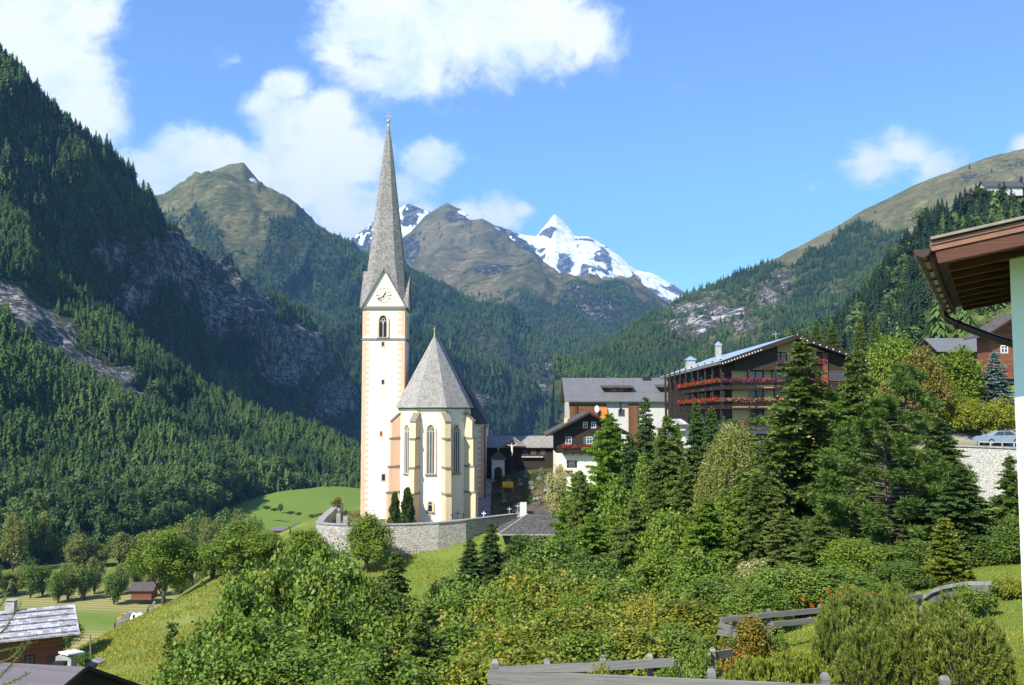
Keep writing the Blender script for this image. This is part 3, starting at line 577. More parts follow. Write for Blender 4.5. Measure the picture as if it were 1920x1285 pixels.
def ground_z(x, y):
    x = np.asarray(x, float); y = np.asarray(y, float); sh = x.shape; q = np.stack([x.ravel(), y.ravel()], -1)
    out = np.empty(len(q))
    for a in range(0, len(q), 20000):
        s = q[a:a + 20000] / 100; d = np.linalg.norm(s[:, None] - _X[None], axis=-1); out[a:a + 20000] = np.where(d > 0, d ** 2 * np.log(d + 1e-12), 0) @ _W[:len(_X)] + _W[len(_X)] + s @ _W[len(_X) + 1:]
    out = np.clip(out, -26, 14)
    # distance to the village edge, positive on the valley side
    best = np.full(len(q), 1e9); sgn = np.zeros(len(q))
    for a, b in zip(EDGE[:-1], EDGE[1:]):
        ab = b - a; t = np.clip(((q - a) @ ab) / (ab @ ab), 0, 1); c = a + t[:, None] * ab; dv = q - c; dd = np.linalg.norm(dv, axis=-1)
        cr = ab[0] * dv[:, 1] - ab[1] * dv[:, 0]; u = dd < best; best = np.where(u, dd, best); sgn = np.where(u, np.sign(cr), sgn)
    s = sstep(best * (sgn > 0), 0, 95); s = s ** .75
    hill = 7 * sstep(np.hypot((q[:, 0] + 150) / 60, (q[:, 1] - 720) / 120), 1.2, .2)      # gentle rise of the far meadow
    floor = -62.5 + 1.2 * (fbm(np.stack([q[:, 0] / 60, q[:, 1] / 60, 0 * q[:, 0]], -1), 3, 5) - .5) + hill
    z = out * (1 - s) + floor * s
    z += .35 * (fbm(np.stack([q[:, 0] / 7, q[:, 1] / 7, 0 * q[:, 0]], -1), 4, 6) - .5) * (1 - sstep(-q[:, 1], -30, -12))
    return z.reshape(sh)
def gz(x, y): return float(ground_z(np.array([x]), np.array([y]))[0])
def ground_mat():
    m, t = mat('grass_ground'); tc = t.n('ShaderNodeTexCoord').outputs['Object']
    A = {k: t.n('ShaderNodeAttribute', attribute_name=k).outputs['Fac'] for k in ('hay', 'lush', 'soil', 'pave')}
    n1 = t.noise(tc, .12, 5, .6).outputs[0]; n2 = t.noise(tc, 2.2, 6, .7).outputs[0]; n3 = t.noise(tc, 14, 4, .7).outputs[0]
    g = t.mix(t.smooth(n1, .35, .65), (.125, .17, .026), (.185, .22, .042))
    g = t.mix(t.m('MULTIPLY', t.smooth(n2, .45, .75), .5), g, (.26, .25, .08))
    g = t.mix(t.m('MULTIPLY', t.smooth(n3, .35, .7), .45), g, (.075, .10, .018))
    lush = t.mix(t.smooth(n2, .3, .7), (.10, .175, .022), (.15, .215, .034)); lush = t.mix(t.m('MULTIPLY', t.smooth(n3, .4, .7), .35), lush, (.075, .13, .02))
    lush = t.mix(t.m('MULTIPLY', t.smooth(n1, .4, .6), .35), lush, (.17, .20, .045)); g = t.mix(A['lush'], g, lush)
    wv = t.n('ShaderNodeTexWave', ins={'Vector': t.n('ShaderNodeMapping', ins={'Vector': tc, 'Rotation': (0, 0, .15)}).outputs[0], 'Scale': .09, 'Distortion': 1.5, 'Detail': 3.0}, bands_direction='Y')
    hay = t.mix(wv.outputs['Fac'], (.20, .19, .06), (.34, .30, .12))
    g = t.mix(A['hay'], g, hay)
    soil = t.mix(t.smooth(n2, .35, .65), (.05, .05, .025), (.13, .11, .07)); g = t.mix(A['soil'], g, soil)
    g = t.mix(A['pave'], g, t.mix(n3, (.22, .21, .20), (.34, .32, .30)))
    principled(t, g, .95, .1, t.m('ADD', n3, n2), .7, .08)
    return m
M = {}
M['ground'] = ground_mat()
def build_ground():
    def axis(lo, hi, n, c, k): s = np.linspace(-1, 1, n); return np.where(s < 0, c - (c - lo) * np.abs(s) ** k, c + (hi - c) * np.abs(s) ** k)
    xs = axis(-2600, 2600, 420, 0, 3.0); ys = np.concatenate([np.linspace(-300, -20, 12), np.linspace(-18, 200, 260), 200 + 2400 * np.linspace(.004, 1, 180) ** 2.0])
    X, Y = np.meshgrid(xs, ys); Z = ground_z(X, Y)
    # picture direction of every point, only used to name what grows where
    def m(cx, cy, rx, ry, soft=.3): return 1 - sstep(np.hypot((X - cx) / rx, (Y - cy) / ry), 1 - soft, 1 + soft)
    hay = np.clip(m(-122, 255, 40, 26) + .9 * m(-118, 330, 60, 22) + .5 * m(-60, 45, 4, 3) + .35 * m(-30, 84, 6, 6, .6), 0, 1) * (Z < -40) + .25 * m(-28, 96, 9, 9, .9) * (Z > -40)
    lush = np.clip((Y > 420) * 1.0 + m(14, 27, 14, 12) + m(20, 40, 14, 12) + .8 * m(-8, 112, 10, 9) + .6 * m(-115, 295, 50, 14) + 1.0 * (X > 75) * (Y > 120), 0, 1)
    soil = np.clip(m(4, 150, 12, 12) + .6 * m(-22, 146, 6, 16) + .8 * m(-10, 30, 25, 18, .4) * (X < 4), 0, 1)
    pave = np.clip(m(60, 104, 26, 9, .1), 0, 1)
    ids = np.arange(X.size).reshape(X.shape); Fq = np.stack([ids[:-1, :-1], ids[:-1, 1:], ids[1:, 1:], ids[1:, :-1]], -1).reshape(-1, 4)
    me = np_mesh('ground', np.stack([X, Y, Z], -1).reshape(-1, 3), Fq, M['ground'], {'hay': hay.ravel(), 'lush': lush.ravel(), 'soil': soil.ravel(), 'pave': pave.ravel()}, smooth=True)
    o = obj('ground', me); o['kind'] = 'structure'
build_ground()
# ------------------------------------------------------------------ building materials
def uvsock(t): return t.n('ShaderNodeUVMap', uv_map='UVMap').outputs[0]
def m_plaster(name, col, dirt=.25, scale=.6):
    m, t = mat(name); tc = t.n('ShaderNodeTexCoord').outputs['Object']
    n = t.noise(tc, scale, 6, .65).outputs[0]; st = t.noise(t.vm('MULTIPLY', tc, (1.5, 1.5, .18)).outputs[0], 1.2, 5, .6).outputs[0]; f = t.noise(tc, 18, 4, .6).outputs[0]
    c = t.mix(t.m('MULTIPLY', t.smooth(t.m('MULTIPLY', t.m('ADD', n, st), .5), .45, .72), dirt), col, tuple(x * y for x, y in zip(col, (.62, .58, .52))))
    principled(t, c, .9, .15, t.m('ADD', f, n), .35, .02); return m
def m_shingle(name, c1, c2, w_=.22, h_=.16, bump=.6):
    m, t = mat(name); uv = uvsock(t); wob = t.noise(uv, .5, 2, .5)
    uvw = t.vm('ADD', uv, t.vm('MULTIPLY', wob.outputs['Color'], (.06, .06, 0)).outputs[0]).outputs[0]
    b = t.n('ShaderNodeTexBrick', ins={'Vector': uvw, 'Scale': 1.0, 'Mortar Size': .012, 'Mortar Smooth': .3, 'Brick Width': w_, 'Row Height': h_, 'Bias': 0.0, 'Color1': (0, 0, 0, 1), 'Color2': (1, 1, 1, 1), 'Mortar': (.1, .1, .1, 1)})
    b.offset = .5
    n = t.noise(uv, 1.1, 6, .7).outputs[0]; n2 = t.noise(uv, 7, 4, .7).outputs[0]
    f = t.m('ADD', t.m('MULTIPLY', b.outputs['Color'], .45), t.m('ADD', t.m('MULTIPLY', n2, .45), t.m('MULTIPLY', t.m('SUBTRACT', n, .5), .6)))
    c = t.mix(t.smooth(f, .15, .75), c1, c2); c = t.mix(t.m('MULTIPLY', b.outputs['Fac'], .7), c, tuple(x * .35 for x in c1))
    h = t.m('ADD', t.m('MULTIPLY', b.outputs['Color'], .5), t.m('SUBTRACT', n2, b.outputs['Fac']))
    principled(t, c, .75, .3, h, bump, .05); return m
def m_wood(name, c1, c2, plank=.16, vertical=False, rough=.75):
    m, t = mat(name); uv = uvsock(t); sep = t.n('ShaderNodeSeparateXYZ', ins={0: uv}); a, b_ = (sep.outputs[0], sep.outputs[1]) if vertical else (sep.outputs[1], sep.outputs[0])
    k = t.m('MULTIPLY', a, 1 / plank); idx = t.m('FLOOR', k); fr_ = t.m('FRACT', k)
    wn = t.n('ShaderNodeTexWhiteNoise', noise_dimensions='1D', ins={'W': idx}).outputs[0]
    vec = t.n('ShaderNodeCombineXYZ', ins={0: t.m('MULTIPLY', b_, 1.2), 1: t.m('MULTIPLY', a, 22), 2: idx}).outputs[0]
    g = t.noise(vec, 1.5, 5, .65).outputs[0]
    c = t.mix(t.m('ADD', t.m('MULTIPLY', wn, .5), t.m('MULTIPLY', t.m('SUBTRACT', g, .25), .8)), c1, c2)
    gap = t.m('LESS_THAN', fr_, .07); c = t.mix(t.m('MULTIPLY', gap, .75), c, (.01, .008, .006))
    principled(t, c, rough, .25, t.m('SUBTRACT', g, gap), .5, .02); return m
def m_stone(name, cols, s=3.2, mortar=(.30, .27, .23), stretch=1.7):
    m, t = mat(name); uv = uvsock(t); wob = t.noise(uv, 2.5, 3, .6)
    v = t.vm('ADD', t.vm('MULTIPLY', uv, (1, stretch, 1)).outputs[0], t.vm('MULTIPLY', wob.outputs['Color'], (.25, .25, 0)).outputs[0]).outputs[0]
    vo = t.n('ShaderNodeTexVoronoi', ins={'Vector': v, 'Scale': s}); ve = t.n('ShaderNodeTexVoronoi', feature='DISTANCE_TO_EDGE', ins={'Vector': v, 'Scale': s})
    r = t.n('ShaderNodeSeparateColor', ins={0: vo.outputs['Color']}).outputs[0]; big = t.noise(uv, .35, 5, .7).outputs[0]; fn = t.noise(uv, 16, 4, .7).outputs[0]
    k = len(cols); c = t.ramp(t.m('ADD', t.m('MULTIPLY', r, .7), t.m('MULTIPLY', fn, .3)), [(i / (k - 1), cc) for i, cc in enumerate(cols)])
    e = t.smooth(ve.outputs['Distance'], .0, .09); c = t.mix(e, mortar, c)
    c = t.mix(t.m('MULTIPLY', t.smooth(big, .5, .75), .35), c, (.16, .15, .11))
    principled(t, c, .9, .2, t.m('ADD', e, t.m('MULTIPLY', fn, .3)), .8, .06); return m
def m_plain(name, col, rough=.6, spec=.3, metal=0.0, var=.15, sc_=6):
    m, t = mat(name); tc = t.n('ShaderNodeTexCoord').outputs['Object']; n = t.noise(tc, sc_, 4, .6).outputs[0]
    c = t.mix(t.smooth(n, .3, .7), tuple(x * (1 - var) for x in col), tuple(min(1, x * (1 + var)) for x in col)); principled(t, c, rough, spec, n, .1, .01, metal); return m
def m_glass(name, col=(.03, .04, .05)):
    m, t = mat(name); tc = t.n('ShaderNodeTexCoord').outputs['Object']; n = t.noise(tc, 1.2, 3, .5).outputs[0]
    principled(t, t.mix(n, col, tuple(x * 2.5 for x in col)), .12, .6); return m
M['gstone'] = m_plain('shade_toned_stone', (.13, .125, .12), .6, .3, 0, .4, 4)  # cemetery slope's shade is put into this stone colour; garden wall reuses it
M.update(
    cream=m_plaster('cream_plaster', (.77, .69, .555), .26), white=m_plaster('white_plaster', (.52, .51, .48), .45), yellow=m_plaster('yellow_plaster', (.58, .44, .21), .3),
    salmon=m_plaster('salmon_stone_paint', (.70, .42, .28), .4, 1.5), ochre=m_plaster('ochre_stone_paint', (.64, .49, .31), .4, 1.5), tracery=m_plaster('stone_tracery', (.62, .58, .50), .3),
    spire=m_shingle('weathered_wood_shingle', (.17, .155, .14), (.38, .36, .33), .20, .17, .8), roofg=m_shingle('grey_shingle', (.21, .195, .17), (.42, .395, .345), .16, .14), roofd=m_shingle('dark_shingle', (.045, .042, .04), (.13, .12, .11), .22, .18),
    roofbrown=m_shingle('brown_shingle', (.06, .045, .04), (.14, .11, .095), .25, .2), slab=m_shingle('stone_slab_roof', (.22, .22, .24), (.48, .47, .48), .5, .45, .5), sheetg=m_plain('grey_sheet_roof', (.13, .128, .125), .45, .4, 0, .08, .7), metal=m_plain('shiny_metal_roof', (.46, .50, .54), .3, .6, .4, .2, .6),
    wood=m_wood('dark_timber', (.018, .012, .009), (.05, .033, .022)), woodb=m_wood('brown_timber', (.10, .045, .02), (.24, .11, .05), .2, True), woodr=m_wood('red_timber', (.12, .04, .02), (.26, .09, .045), .18),
    beam=m_wood('weathered_rail', (.09, .085, .075), (.33, .315, .29), .5), woodsof=m_wood('soffit_boards', (.07, .028, .018), (.15, .06, .035), .3), fascia=m_plain('painted_fascia', (.19, .08, .045), .5, .4, 0, .12, 4),
    stone=m_stone('rubble_wall', [(.24, .22, .19), (.40, .37, .32), (.52, .48, .41), (.36, .33, .30)]), stonel=m_stone('pale_block_wall', [(.36, .34, .30), (.52, .50, .45), (.44, .41, .37)], 3.4, (.36, .34, .31), 2.6),
    coping=m_plain('coping_stone', (.26, .25, .24), .85, .2, 0, .25, 3), dark=m_plain('dark_opening', (.012, .012, .014), .5, .3), glass=m_glass('window_glass'), glassb=m_glass('leaded_glass', (.05, .055, .06)),
    wframe=m_plain('white_window_frame', (.72, .72, .70), .5, .4), gold=m_plain('gilded_metal', (.75, .55, .22), .3, .5, .8), iron=m_plain('dark_iron', (.03, .028, .026), .5, .5, .5), copper=m_plain('brown_gutter', (.07, .035, .022), .28, .6, .6), trim=m_plain('grey_trim', (.20, .17, .14), .7, .3),
    mint=m_plaster('mint_white_wall', (.70, .78, .73), .14, 1.4), greens=m_plain('green_shutter', (.03, .12, .07), .6), red=m_plain('red_paint', (.5, .03, .03), .5), bluep=m_plain('blue_paint', (.03, .10, .32), .4), orange=m_plain('orange_paint', (.62, .22, .04), .4),
    carb=m_plain('silver_blue_car_paint', (.30, .38, .48), .25, .7, .3), carr=m_plain('white_car_paint', (.72, .73, .74), .25, .7), tyre=m_plain('tyre_rubber', (.02, .02, .02), .8), concrete=m_plain('concrete', (.34, .33, .31), .85, .2, 0, .2, 1.5), whitep=m_plain('white_paint', (.78, .78, .78), .5), yellowp=m_plain('yellow_paint', (.65, .42, .04), .5))
class Bld:
    """a building: Empty at its base, parts built in world coordinates and stored relative to it"""
    def __init__(s, name, loc, label, cat, group=None):
        s.l = Vector(loc); s.root = empty(name, loc); tag(s.root, label, cat, group)
    def part(s, name, mb, m_, parent=None, fix=True, label=None):
        mb.v = [(a - s.l.x, b - s.l.y, c - s.l.z) for a, b, c in mb.v]
        o = mb.build(name, m_, parent or s.root, fix)
        if label: o['label'] = label
        return o
class Fr:
    """a wall's own frame: a along the wall, z up, d outward"""
    def __init__(s, o, t, n): s.o = Vector(o); s.t = Vector(t).normalized(); s.n = Vector(n).normalized()
    def __call__(s, a, z, d=0.0): q = s.o + s.t * a + s.n * d; return Vector((q.x, q.y, z))
def fbox(mb, fr, a0, z0, a1, z1, d0, d1):
    p = [fr(a0, z0, d0), fr(a1, z0, d0), fr(a1, z0, d1), fr(a0, z0, d1), fr(a0, z1, d0), fr(a1, z1, d0), fr(a1, z1, d1), fr(a0, z1, d1)]
    mb.hexa(p)
def arch(a, z0, w_, h, n=7):
    """closed outline of a pointed arch opening, from the bottom left, clockwise"""
    r = w_; rise = w_ * .9; zs = z0 + h - rise; pts = [(a - w_ / 2, z0)]
    for i in range(n + 1):
        f = i / n; pts.append((a - w_ / 2 + (w_ / 2) * (1 - math.cos(f * math.pi / 2)) ** 1.15, zs + rise * math.sin(f * math.pi / 2) ** .95))
    return pts + [(2 * a - x, z) for x, z in reversed(pts[:-1])]
def fring(mb, fr, outer, inner, d0, d1):
    n = len(outer)
    for i in range(n):
        j = (i + 1) % n; o1, o2, i1, i2 = outer[i], outer[j], inner[i], inner[j]
        mb.hexa([fr(*o1, d0), fr(*o2, d0), fr(*i2, d0), fr(*i1, d0), fr(*o1, d1), fr(*o2, d1), fr(*i2, d1), fr(*i1, d1)])
def fpoly(mb, fr, pts, d): mb.poly([fr(a, z, d) for a, z in pts])
def gothic_window(B_, fr, a, z0, w_, h, lights=3, fr_w=.18, depth=.16, msur='ochre', glass='glassb'):
    inn = arch(a, z0, w_, h); out = [(a + (x - a) * (1 + 2 * fr_w / w_), z0 + (z - z0) * (1 + fr_w * 1.1 / h) - (fr_w * .5 if z == z0 else 0)) for x, z in inn]
    f = MB(); fring(f, fr, out, inn, 0, depth); o = B_.part('window', f, M[msur])
    g = MB(); g.prism([fr(x, z, .01) for x, z in inn], fr.n * .02); B_.part('pane', g, M[glass], o)
    k = MB(); ins = [(a + (x - a) * .86, z0 + (z - z0) * .985 + .03) for x, z in inn]; fring(k, fr, inn, ins, .04, .10)
    zt = z0 + h - w_ * .9
    for i in range(1, lights): x = a - w_ / 2 + w_ * i / lights; fbox(k, fr, x - .035, z0 + .04, x + .035, zt + .15 * w_, .042, .11)
    lw = w_ / lights
    for i in range(lights):      # little arches heading each light, and a ring above
        c = a - w_ / 2 + lw * (i + .5); pts = [(c - lw / 2, zt - lw * .2), (c - lw * .3, zt + lw * .35), (c, zt + lw * .6), (c + lw * .3, zt + lw * .35), (c + lw / 2, zt - lw * .2)]
        for p1, p2 in zip(pts[:-1], pts[1:]): k.bar(fr(*p1, .075), fr(*p2, .075), .06, .06)
    rc = zt + w_ * .42; rr = w_ * .17; cp = [(a + rr * math.cos(q * math.pi / 4), rc + rr * math.sin(q * math.pi / 4)) for q in range(9)]
    for p1, p2 in zip(cp[:-1], cp[1:]): k.bar(fr(*p1, .075), fr(*p2, .075), .06, .06)
    B_.part('tracery', k, M['tracery'], o)
    sl_ = MB(); fbox(sl_, fr, a - w_ / 2 - fr_w * 1.2, z0 - .16, a + w_ / 2 + fr_w * 1.2, z0 - .015, 0, .26); B_.part('sill', sl_, M['trim'], o)
    return o
def rect_window(B_, fr, a, z, w_, h, glass='glass', frame='wframe', fw=.07, depth=.08, cross=True, shutters=None, name='window', nv=1):
    """centre a, bottom z"""
    f = MB(); x0, x1, z0, z1 = a - w_ / 2, a + w_ / 2, z, z + h; out = [(x0, z0), (x0, z1), (x1, z1), (x1, z0)]; inn = [(x0 + fw, z0 + fw), (x0 + fw, z1 - fw), (x1 - fw, z1 - fw), (x1 - fw, z0 + fw)]
    fring(f, fr, out, inn, 0, depth)
    if cross:
        for i in range(1, nv + 1): xx = x0 + w_ * i / (nv + 1); fbox(f, fr, xx - fw * .4, z0 + fw, xx + fw * .4, z1 - fw, .03, depth - .01)
        if nv == 1: fbox(f, fr, x0 + fw, z + h * .6 - fw * .3, a - fw * .42, z + h * .6 + fw * .3, .03, depth - .012); fbox(f, fr, a + fw * .42, z + h * .6 - fw * .3, x1 - fw, z + h * .6 + fw * .3, .03, depth - .012)
    o = B_.part(name, f, M[frame]); g = MB(); g.prism([fr(x, zz, .008) for x, zz in inn], fr.n * .015); B_.part('pane', g, M[glass], o)
    if shutters:
        for s_ in (-1, 1):
            q = MB(); xa = a + s_ * (w_ / 2 + .02); xb = a + s_ * (w_ / 2 + w_ * .48); fbox(q, fr, min(xa, xb), z0, max(xa, xb), z1, .0, .05); B_.part('shutter', q, M[shutters], o)
    return o
def slab_roof(mb, pts, th):
    """a sloping roof polygon given thickness downward"""
    mb.prism(pts, (0, 0, -th))

# ------------------------------------------------------------------ the church
def build_church():
    Y0 = 140.0; xl = P(678.5, 760, Y0).x; xr = P(757.5, 760, Y0).x; W_ = xr - xl; cx = (xl + xr) / 2; cyy = Y0 + W_ / 2; hw = W_ / 2
    zb = -16.3; zs = P(720, 636, Y0).z; zc = P(720, 577, Y0).z; zg = P(720, 503, Y0).z
    C = Bld('church', (cx, cyy, -15.7), 'cream gothic church with tall needle shingled spire, peach corner blocks and many sided choir', 'church')
    m1 = MB(); m1.box(xl, Y0, zb, xr, Y0 + W_, zc); tower = C.part('tower', m1, M['cream'])
    e = .035
    for sgn_ in (1, -1):
     q = MB(); i = 0; z = -15.2; hb = .435
     while z < zc - .5:
        if abs(z - zs) > .5:
            ln = .98 if i % 2 == 0 else .52
            for sx, xx in (((1, xl),) if sgn_ == 1 else ((-1, xr),)):
                x0 = xx - sx * e; x1 = xx + sx * ln; q.box(x0, Y0 - e, z, x1, Y0 + (ln if True else 0), z + hb * .97)
        z += hb; i += 1
     C.part('quoins', q, M['salmon'], tower)
    for (zz, ov, th, nm) in ((zs, .16, .26, 'string_course'), (zc, .30, .34, 'cornice')):
        m1 = MB(); m1.box(xl - ov, Y0 - ov, zz - th / 2, xr + ov, Y0 + W_ + ov, zz + th / 2); C.part(nm, m1, M['trim'])
    fr = Fr((cx, Y0, 0), (1, 0, 0), (0, -1, 0)); frr = Fr((xr, cyy, 0), (0, 1, 0), (1, 0, 0))
    z0 = P(718, 633, Y0).z; ww = 1.25; hh = P(718, 592, Y0).z - z0
    gothic_window(C, fr, P(718.5, 610, Y0).x - cx, z0, ww, hh, 2, .22, .22, 'ochre', 'dark'); gothic_window(C, frr, 0, z0, ww, hh, 2, .22, .22, 'ochre', 'dark')
    for (u, v, w2, h2) in ((718, 647, .34, .62), (718, 718, .36, .62), (714.5, 815, .26, .66), (719, 897, .5, .95)):
        p = P(u, v, Y0); rect_window(C, fr, p.x - cx, p.z - h2 / 2, w2 + .24, h2 + .24, 'dark', 'salmon', .12, .07, False, name='slit_window')
    # gables on four sides, each with its shingled saddle
    zf = zc + .17; gh = hw + .10
    gw, gr, gt = MB(), MB(), MB()
    for (fx, fy) in ((0, -1), (1, 0), (0, 1), (-1, 0)):
        n_ = Vector((fx, fy, 0)); t_ = Vector((-fy, fx, 0)); o = Vector((cx, cyy, 0)) + n_ * (hw + .1)
        A = o - t_ * gh; Bq = o + t_ * gh; A.z = Bq.z = zf; T = o.copy(); T.z = zg - .15
        gw.prism([A, Bq, T], n_ * -.35)
        for s_, a_ in ((-1, A), (1, Bq)):
            lo = a_ + n_ * .30 + t_ * (s_ * .12) + Vector((0, 0, -.12)); hi = T + n_ * .30 + Vector((0, 0, .14)); lob = a_ - n_ * .6 + t_ * (s_ * .12) + Vector((0, 0, -.12)); hib = T - n_ * 2.4 + Vector((0, 0, .14))
            gr.prism([lo, hi, hib, lob], (n_.cross(Vector((0, 0, 1)))) * 0 + Vector((0, 0, -.10)) - t_ * (s_ * .05))
            gt.bar(lo + n_ * .02 - Vector((0, 0, .09)), hi + n_ * .02 - Vector((0, 0, .10)), .08, .16)
    C.part('gable_wall', gw, M['cream']); C.part('gable_roof', gr, M['spire']); C.part('gable_trim', gt, M['trim'])
    # spire
    prof = [(577, 3.05, .08), (560, 3.0, .12), (540, 2.88, .17), (500, 2.62, .21), (450, 2.18, .22), (400, 1.72, .22), (350, 1.27, .23), (300, .84, .24), (262, .47, .25), (238, .16, .27)]
    V, n8 = [], 8; s1 = MB(); vs = []
    for (v, h_, cut) in prof:
        zz = P(722, v, cyy).z if v != 577 else zc + .18; c = h_ * (1 - 2 * cut * .98)
        vs += [(cx - c, cyy - h_, zz), (cx + c, cyy - h_, zz), (cx + h_, cyy - c, zz), (cx + h_, cyy + c, zz), (cx + c, cyy + h_, zz), (cx - c, cyy + h_, zz), (cx - h_, cyy + c, zz), (cx - h_, cyy - c, zz)]
    k = len(prof); fs = [(i * 8 + j, i * 8 + (j + 1) % 8, (i + 1) * 8 + (j + 1) % 8, (i + 1) * 8 + j) for i in range(k - 1) for j in range(8)] + [tuple(range((k - 1) * 8, k * 8)), tuple(reversed(range(8)))]
    s1.add(vs, fs); spire = C.part('spire', s1, M['spire'])
    zt = P(722, 238, cyy).z; f = MB(); f.tube([(cx, cyy, zt - .1), (cx, cyy, zt + .75)], [.17, .07], 8); f.sphere((cx, cyy, zt + .85), .3); f.tube([(cx, cyy, zt + 1), (cx, cyy, P(722, 211, cyy).z)], .045, 6)
    zx = P(722, 218, cyy).z; f.bar((cx - .42, cyy, zx), (cx + .42, cyy, zx), .06, .07); f.bar((cx - .25, cyy, zx + .45), (cx + .25, cyy, zx + .45), .05, .06)
    for sx in (-1, 1): f.bar((cx + sx * .45, cyy, zx - .15), (cx + sx * .28, cyy, zx + .15), .05, .05)
    C.part('cross', f, M['gold'], spire)
    # clock
    zk = P(720, 554, Y0).z; xk = P(720, 554, Y0).x - cx; rk = 1.12
    d = MB(); ring = lambda r: [(xk + r * math.cos(a * math.pi / 16), zk + r * math.sin(a * math.pi / 16)) for a in range(32)]
    fr = Fr((cx, Y0 - .1, 0), (1, 0, 0), (0, -1, 0)); fring(d, fr, ring(rk), ring(rk - .055), .0, .03); fring(d, fr, ring(rk * .62), ring(rk * .62 - .03), 0, .03)
    for h_ in range(12):
        a = h_ * math.pi / 6; nb_ = [2, 1, 2, 3, 3, 1, 2, 3, 4, 3, 1, 2][h_]
        for j in range(nb_):
            aa = a + (j - (nb_ - 1) / 2) * .085; d.bar(fr(xk + rk * .68 * math.sin(aa), zk + rk * .68 * math.cos(aa), .02), fr(xk + rk * .92 * math.sin(aa), zk + rk * .92 * math.cos(aa), .02), .035, .03)
    clock = C.part('clock', d, M['trim'])
    hnd = MB()
    for ang, ln, wd in ((232, .98, .07), (28, .55, .11)):
        a = R(ang); e1 = (xk + rk * ln * math.sin(a), zk + rk * ln * math.cos(a)); t1 = (xk - rk * .3 * math.sin(a), zk - rk * .3 * math.cos(a)); hnd.bar(fr(*t1, .06), fr(*e1, .06), wd, .03, (0, -1, 0))
    hnd.bar(fr(xk - rk * .55, zk - rk * .75, .045), fr(xk + rk * .62, zk + rk * .12, .045), .035, .02, (0, -1, 0))  # thin third bar parallel to the long hand, missing the dial centre
    C.part('clock_hand', hnd, M['iron'], clock)
    # choir
    ze = P(808, 763, 132).z; Yc = 132.0; a0, a1 = P(781, 800, Yc).x, P(835, 800, Yc).x; s_ = (a1 - a0) * .707; Yd = Yc + s_; xL, xR = a0 - s_, a1 + s_; Yb = 149.0
    plan = [(xL, Yb), (xL, Yd), (a0, Yc), (a1, Yc), (xR, Yd), (xR, Yb)]
    m1 = MB(); m1.prism([(x, y, zb) for x, y in plan], (0, 0, ze - zb)); choir = C.part('choir', m1, M['cream'])
    m1 = MB(); o_ = .10; ctr = Vector(((a0 + a1) / 2, Yb))
    def off(pt, o): v = Vector((pt[0] - ctr.x, pt[1] - 137.5)); return (pt[0] + v.x / v.length * o, pt[1] + v.y / v.length * o)
    m1.prism([(x, y, zb - .1) for x, y in [plan[0]] + [off(p, .12) for p in plan[1:5]] + [plan[5]]], (0, 0, 1.15)); C.part('plinth', m1, M['ochre'], choir)
    m1 = MB(); m1.prism([(x, y, ze - .28) for x, y in [plan[0]] + [off(p, .14) for p in plan[1:5]] + [plan[5]]], (0, 0, .26)); C.part('eaves_moulding', m1, M['trim'], choir)
    # roof
    xm = (a0 + a1) / 2; Ya = 137.2; za = P(810, 628, Ya).z; ev = [off(p, .55) for p in plan[1:5]]; zel = ze - .1
    E = [(plan[0][0] - .5, Yb, zel)] + [(x, y, zel) for x, y in ev] + [(plan[5][0] + .5, Yb, zel)]
    ap = (xm, Ya, za); rb = (xm, Yb, za)
    rf = MB(); b = E + [ap, rb]; rf.add(b, [(0, 1, 6, 7), (1, 2, 6), (2, 3, 6), (3, 4, 6), (4, 5, 7, 6), (5, 4, 3, 2, 1, 0), (0, 7, 5)]); cr = C.part('choir_roof', rf, M['roofg'])
    f = MB(); f.tube([(xm, Ya, za - .2), (xm, Ya, za + .75)], [.12, .05], 8); f.sphere((xm, Ya, za + .8), .17); f.tube([(xm, Ya, za + .9), (xm, Ya, za + 1.25)], .03, 6); C.part('finial', f, M['gold'], cr)
    # nave
    nl, nr = xm - 6.9, P(908, 800, 148).x; Yn0, Yn1 = 148.0, 174.0; zn = P(905, 794, 148).z
    m1 = MB(); m1.box(nl, Yn0, zb, nr, Yn1, zn); nave = C.part('nave', m1, M['cream'])
    q = MB(); z = -15.6; i = 0
    while z < zn - .6: ln = .95 if i % 2 else .5; q.box(nr - ln, Yn0 - .03, z, nr + .03, Yn0 + ln, z + .42); z += .435; i += 1
    C.part('quoins', q, M['salmon'], nave)
    zr = P(824, 650, 161).z; rf = MB(); ov = .5; v8 = [(nl - ov, Yn0 - ov, zn - .1), (nr + ov, Yn0 - ov, zn - .1), (nr + ov, Yn1, zn - .1), (nl - ov, Yn1, zn - .1), (xm, Yn0 + 5.5, zr - .7), (xm, Yn1, zr - .7)]
    rf.add(v8, [(0, 1, 4), (1, 2, 5, 4), (2, 3, 5), (3, 0, 4, 5), (3, 2, 1, 0)]); nrf = C.part('nave_roof', rf, M['roofd'])
    f = MB(); yy = Yn0 + 8; f.tube([(xm + 1.0, yy, zr - .6), (xm + 1.0, yy, zr + .5)], .05, 6); f.sphere((xm + 1.0, yy, zr + .6), .22); C.part('finial', f, M['gold'], nrf)
    f = MB(); f.tube([(nr + .12, Yn0 - .25, zn - .2), (nr + .12, Yn0 - .25, -15)], .09, 8); f.tube([(nr + .6, Yn0 + 6, zn - .25), (nr + .5, Yn0 - .5, zn - .3), (nr + .12, Yn0 - .25, zn - .9)], .08, 8); C.part('drainpipe', f, M['copper'], nave)
    # windows of the choir
    diag = math.sqrt(.5)
    frs = [Fr(((xL + a0) / 2, (Yc + Yd) / 2, 0), (diag, -diag, 0), (-diag, -diag, 0)), Fr((xm, Yc, 0), (1, 0, 0), (0, -1, 0)), Fr(((xR + a1) / 2, (Yc + Yd) / 2, 0), (diag, diag, 0), (diag, -diag, 0))]
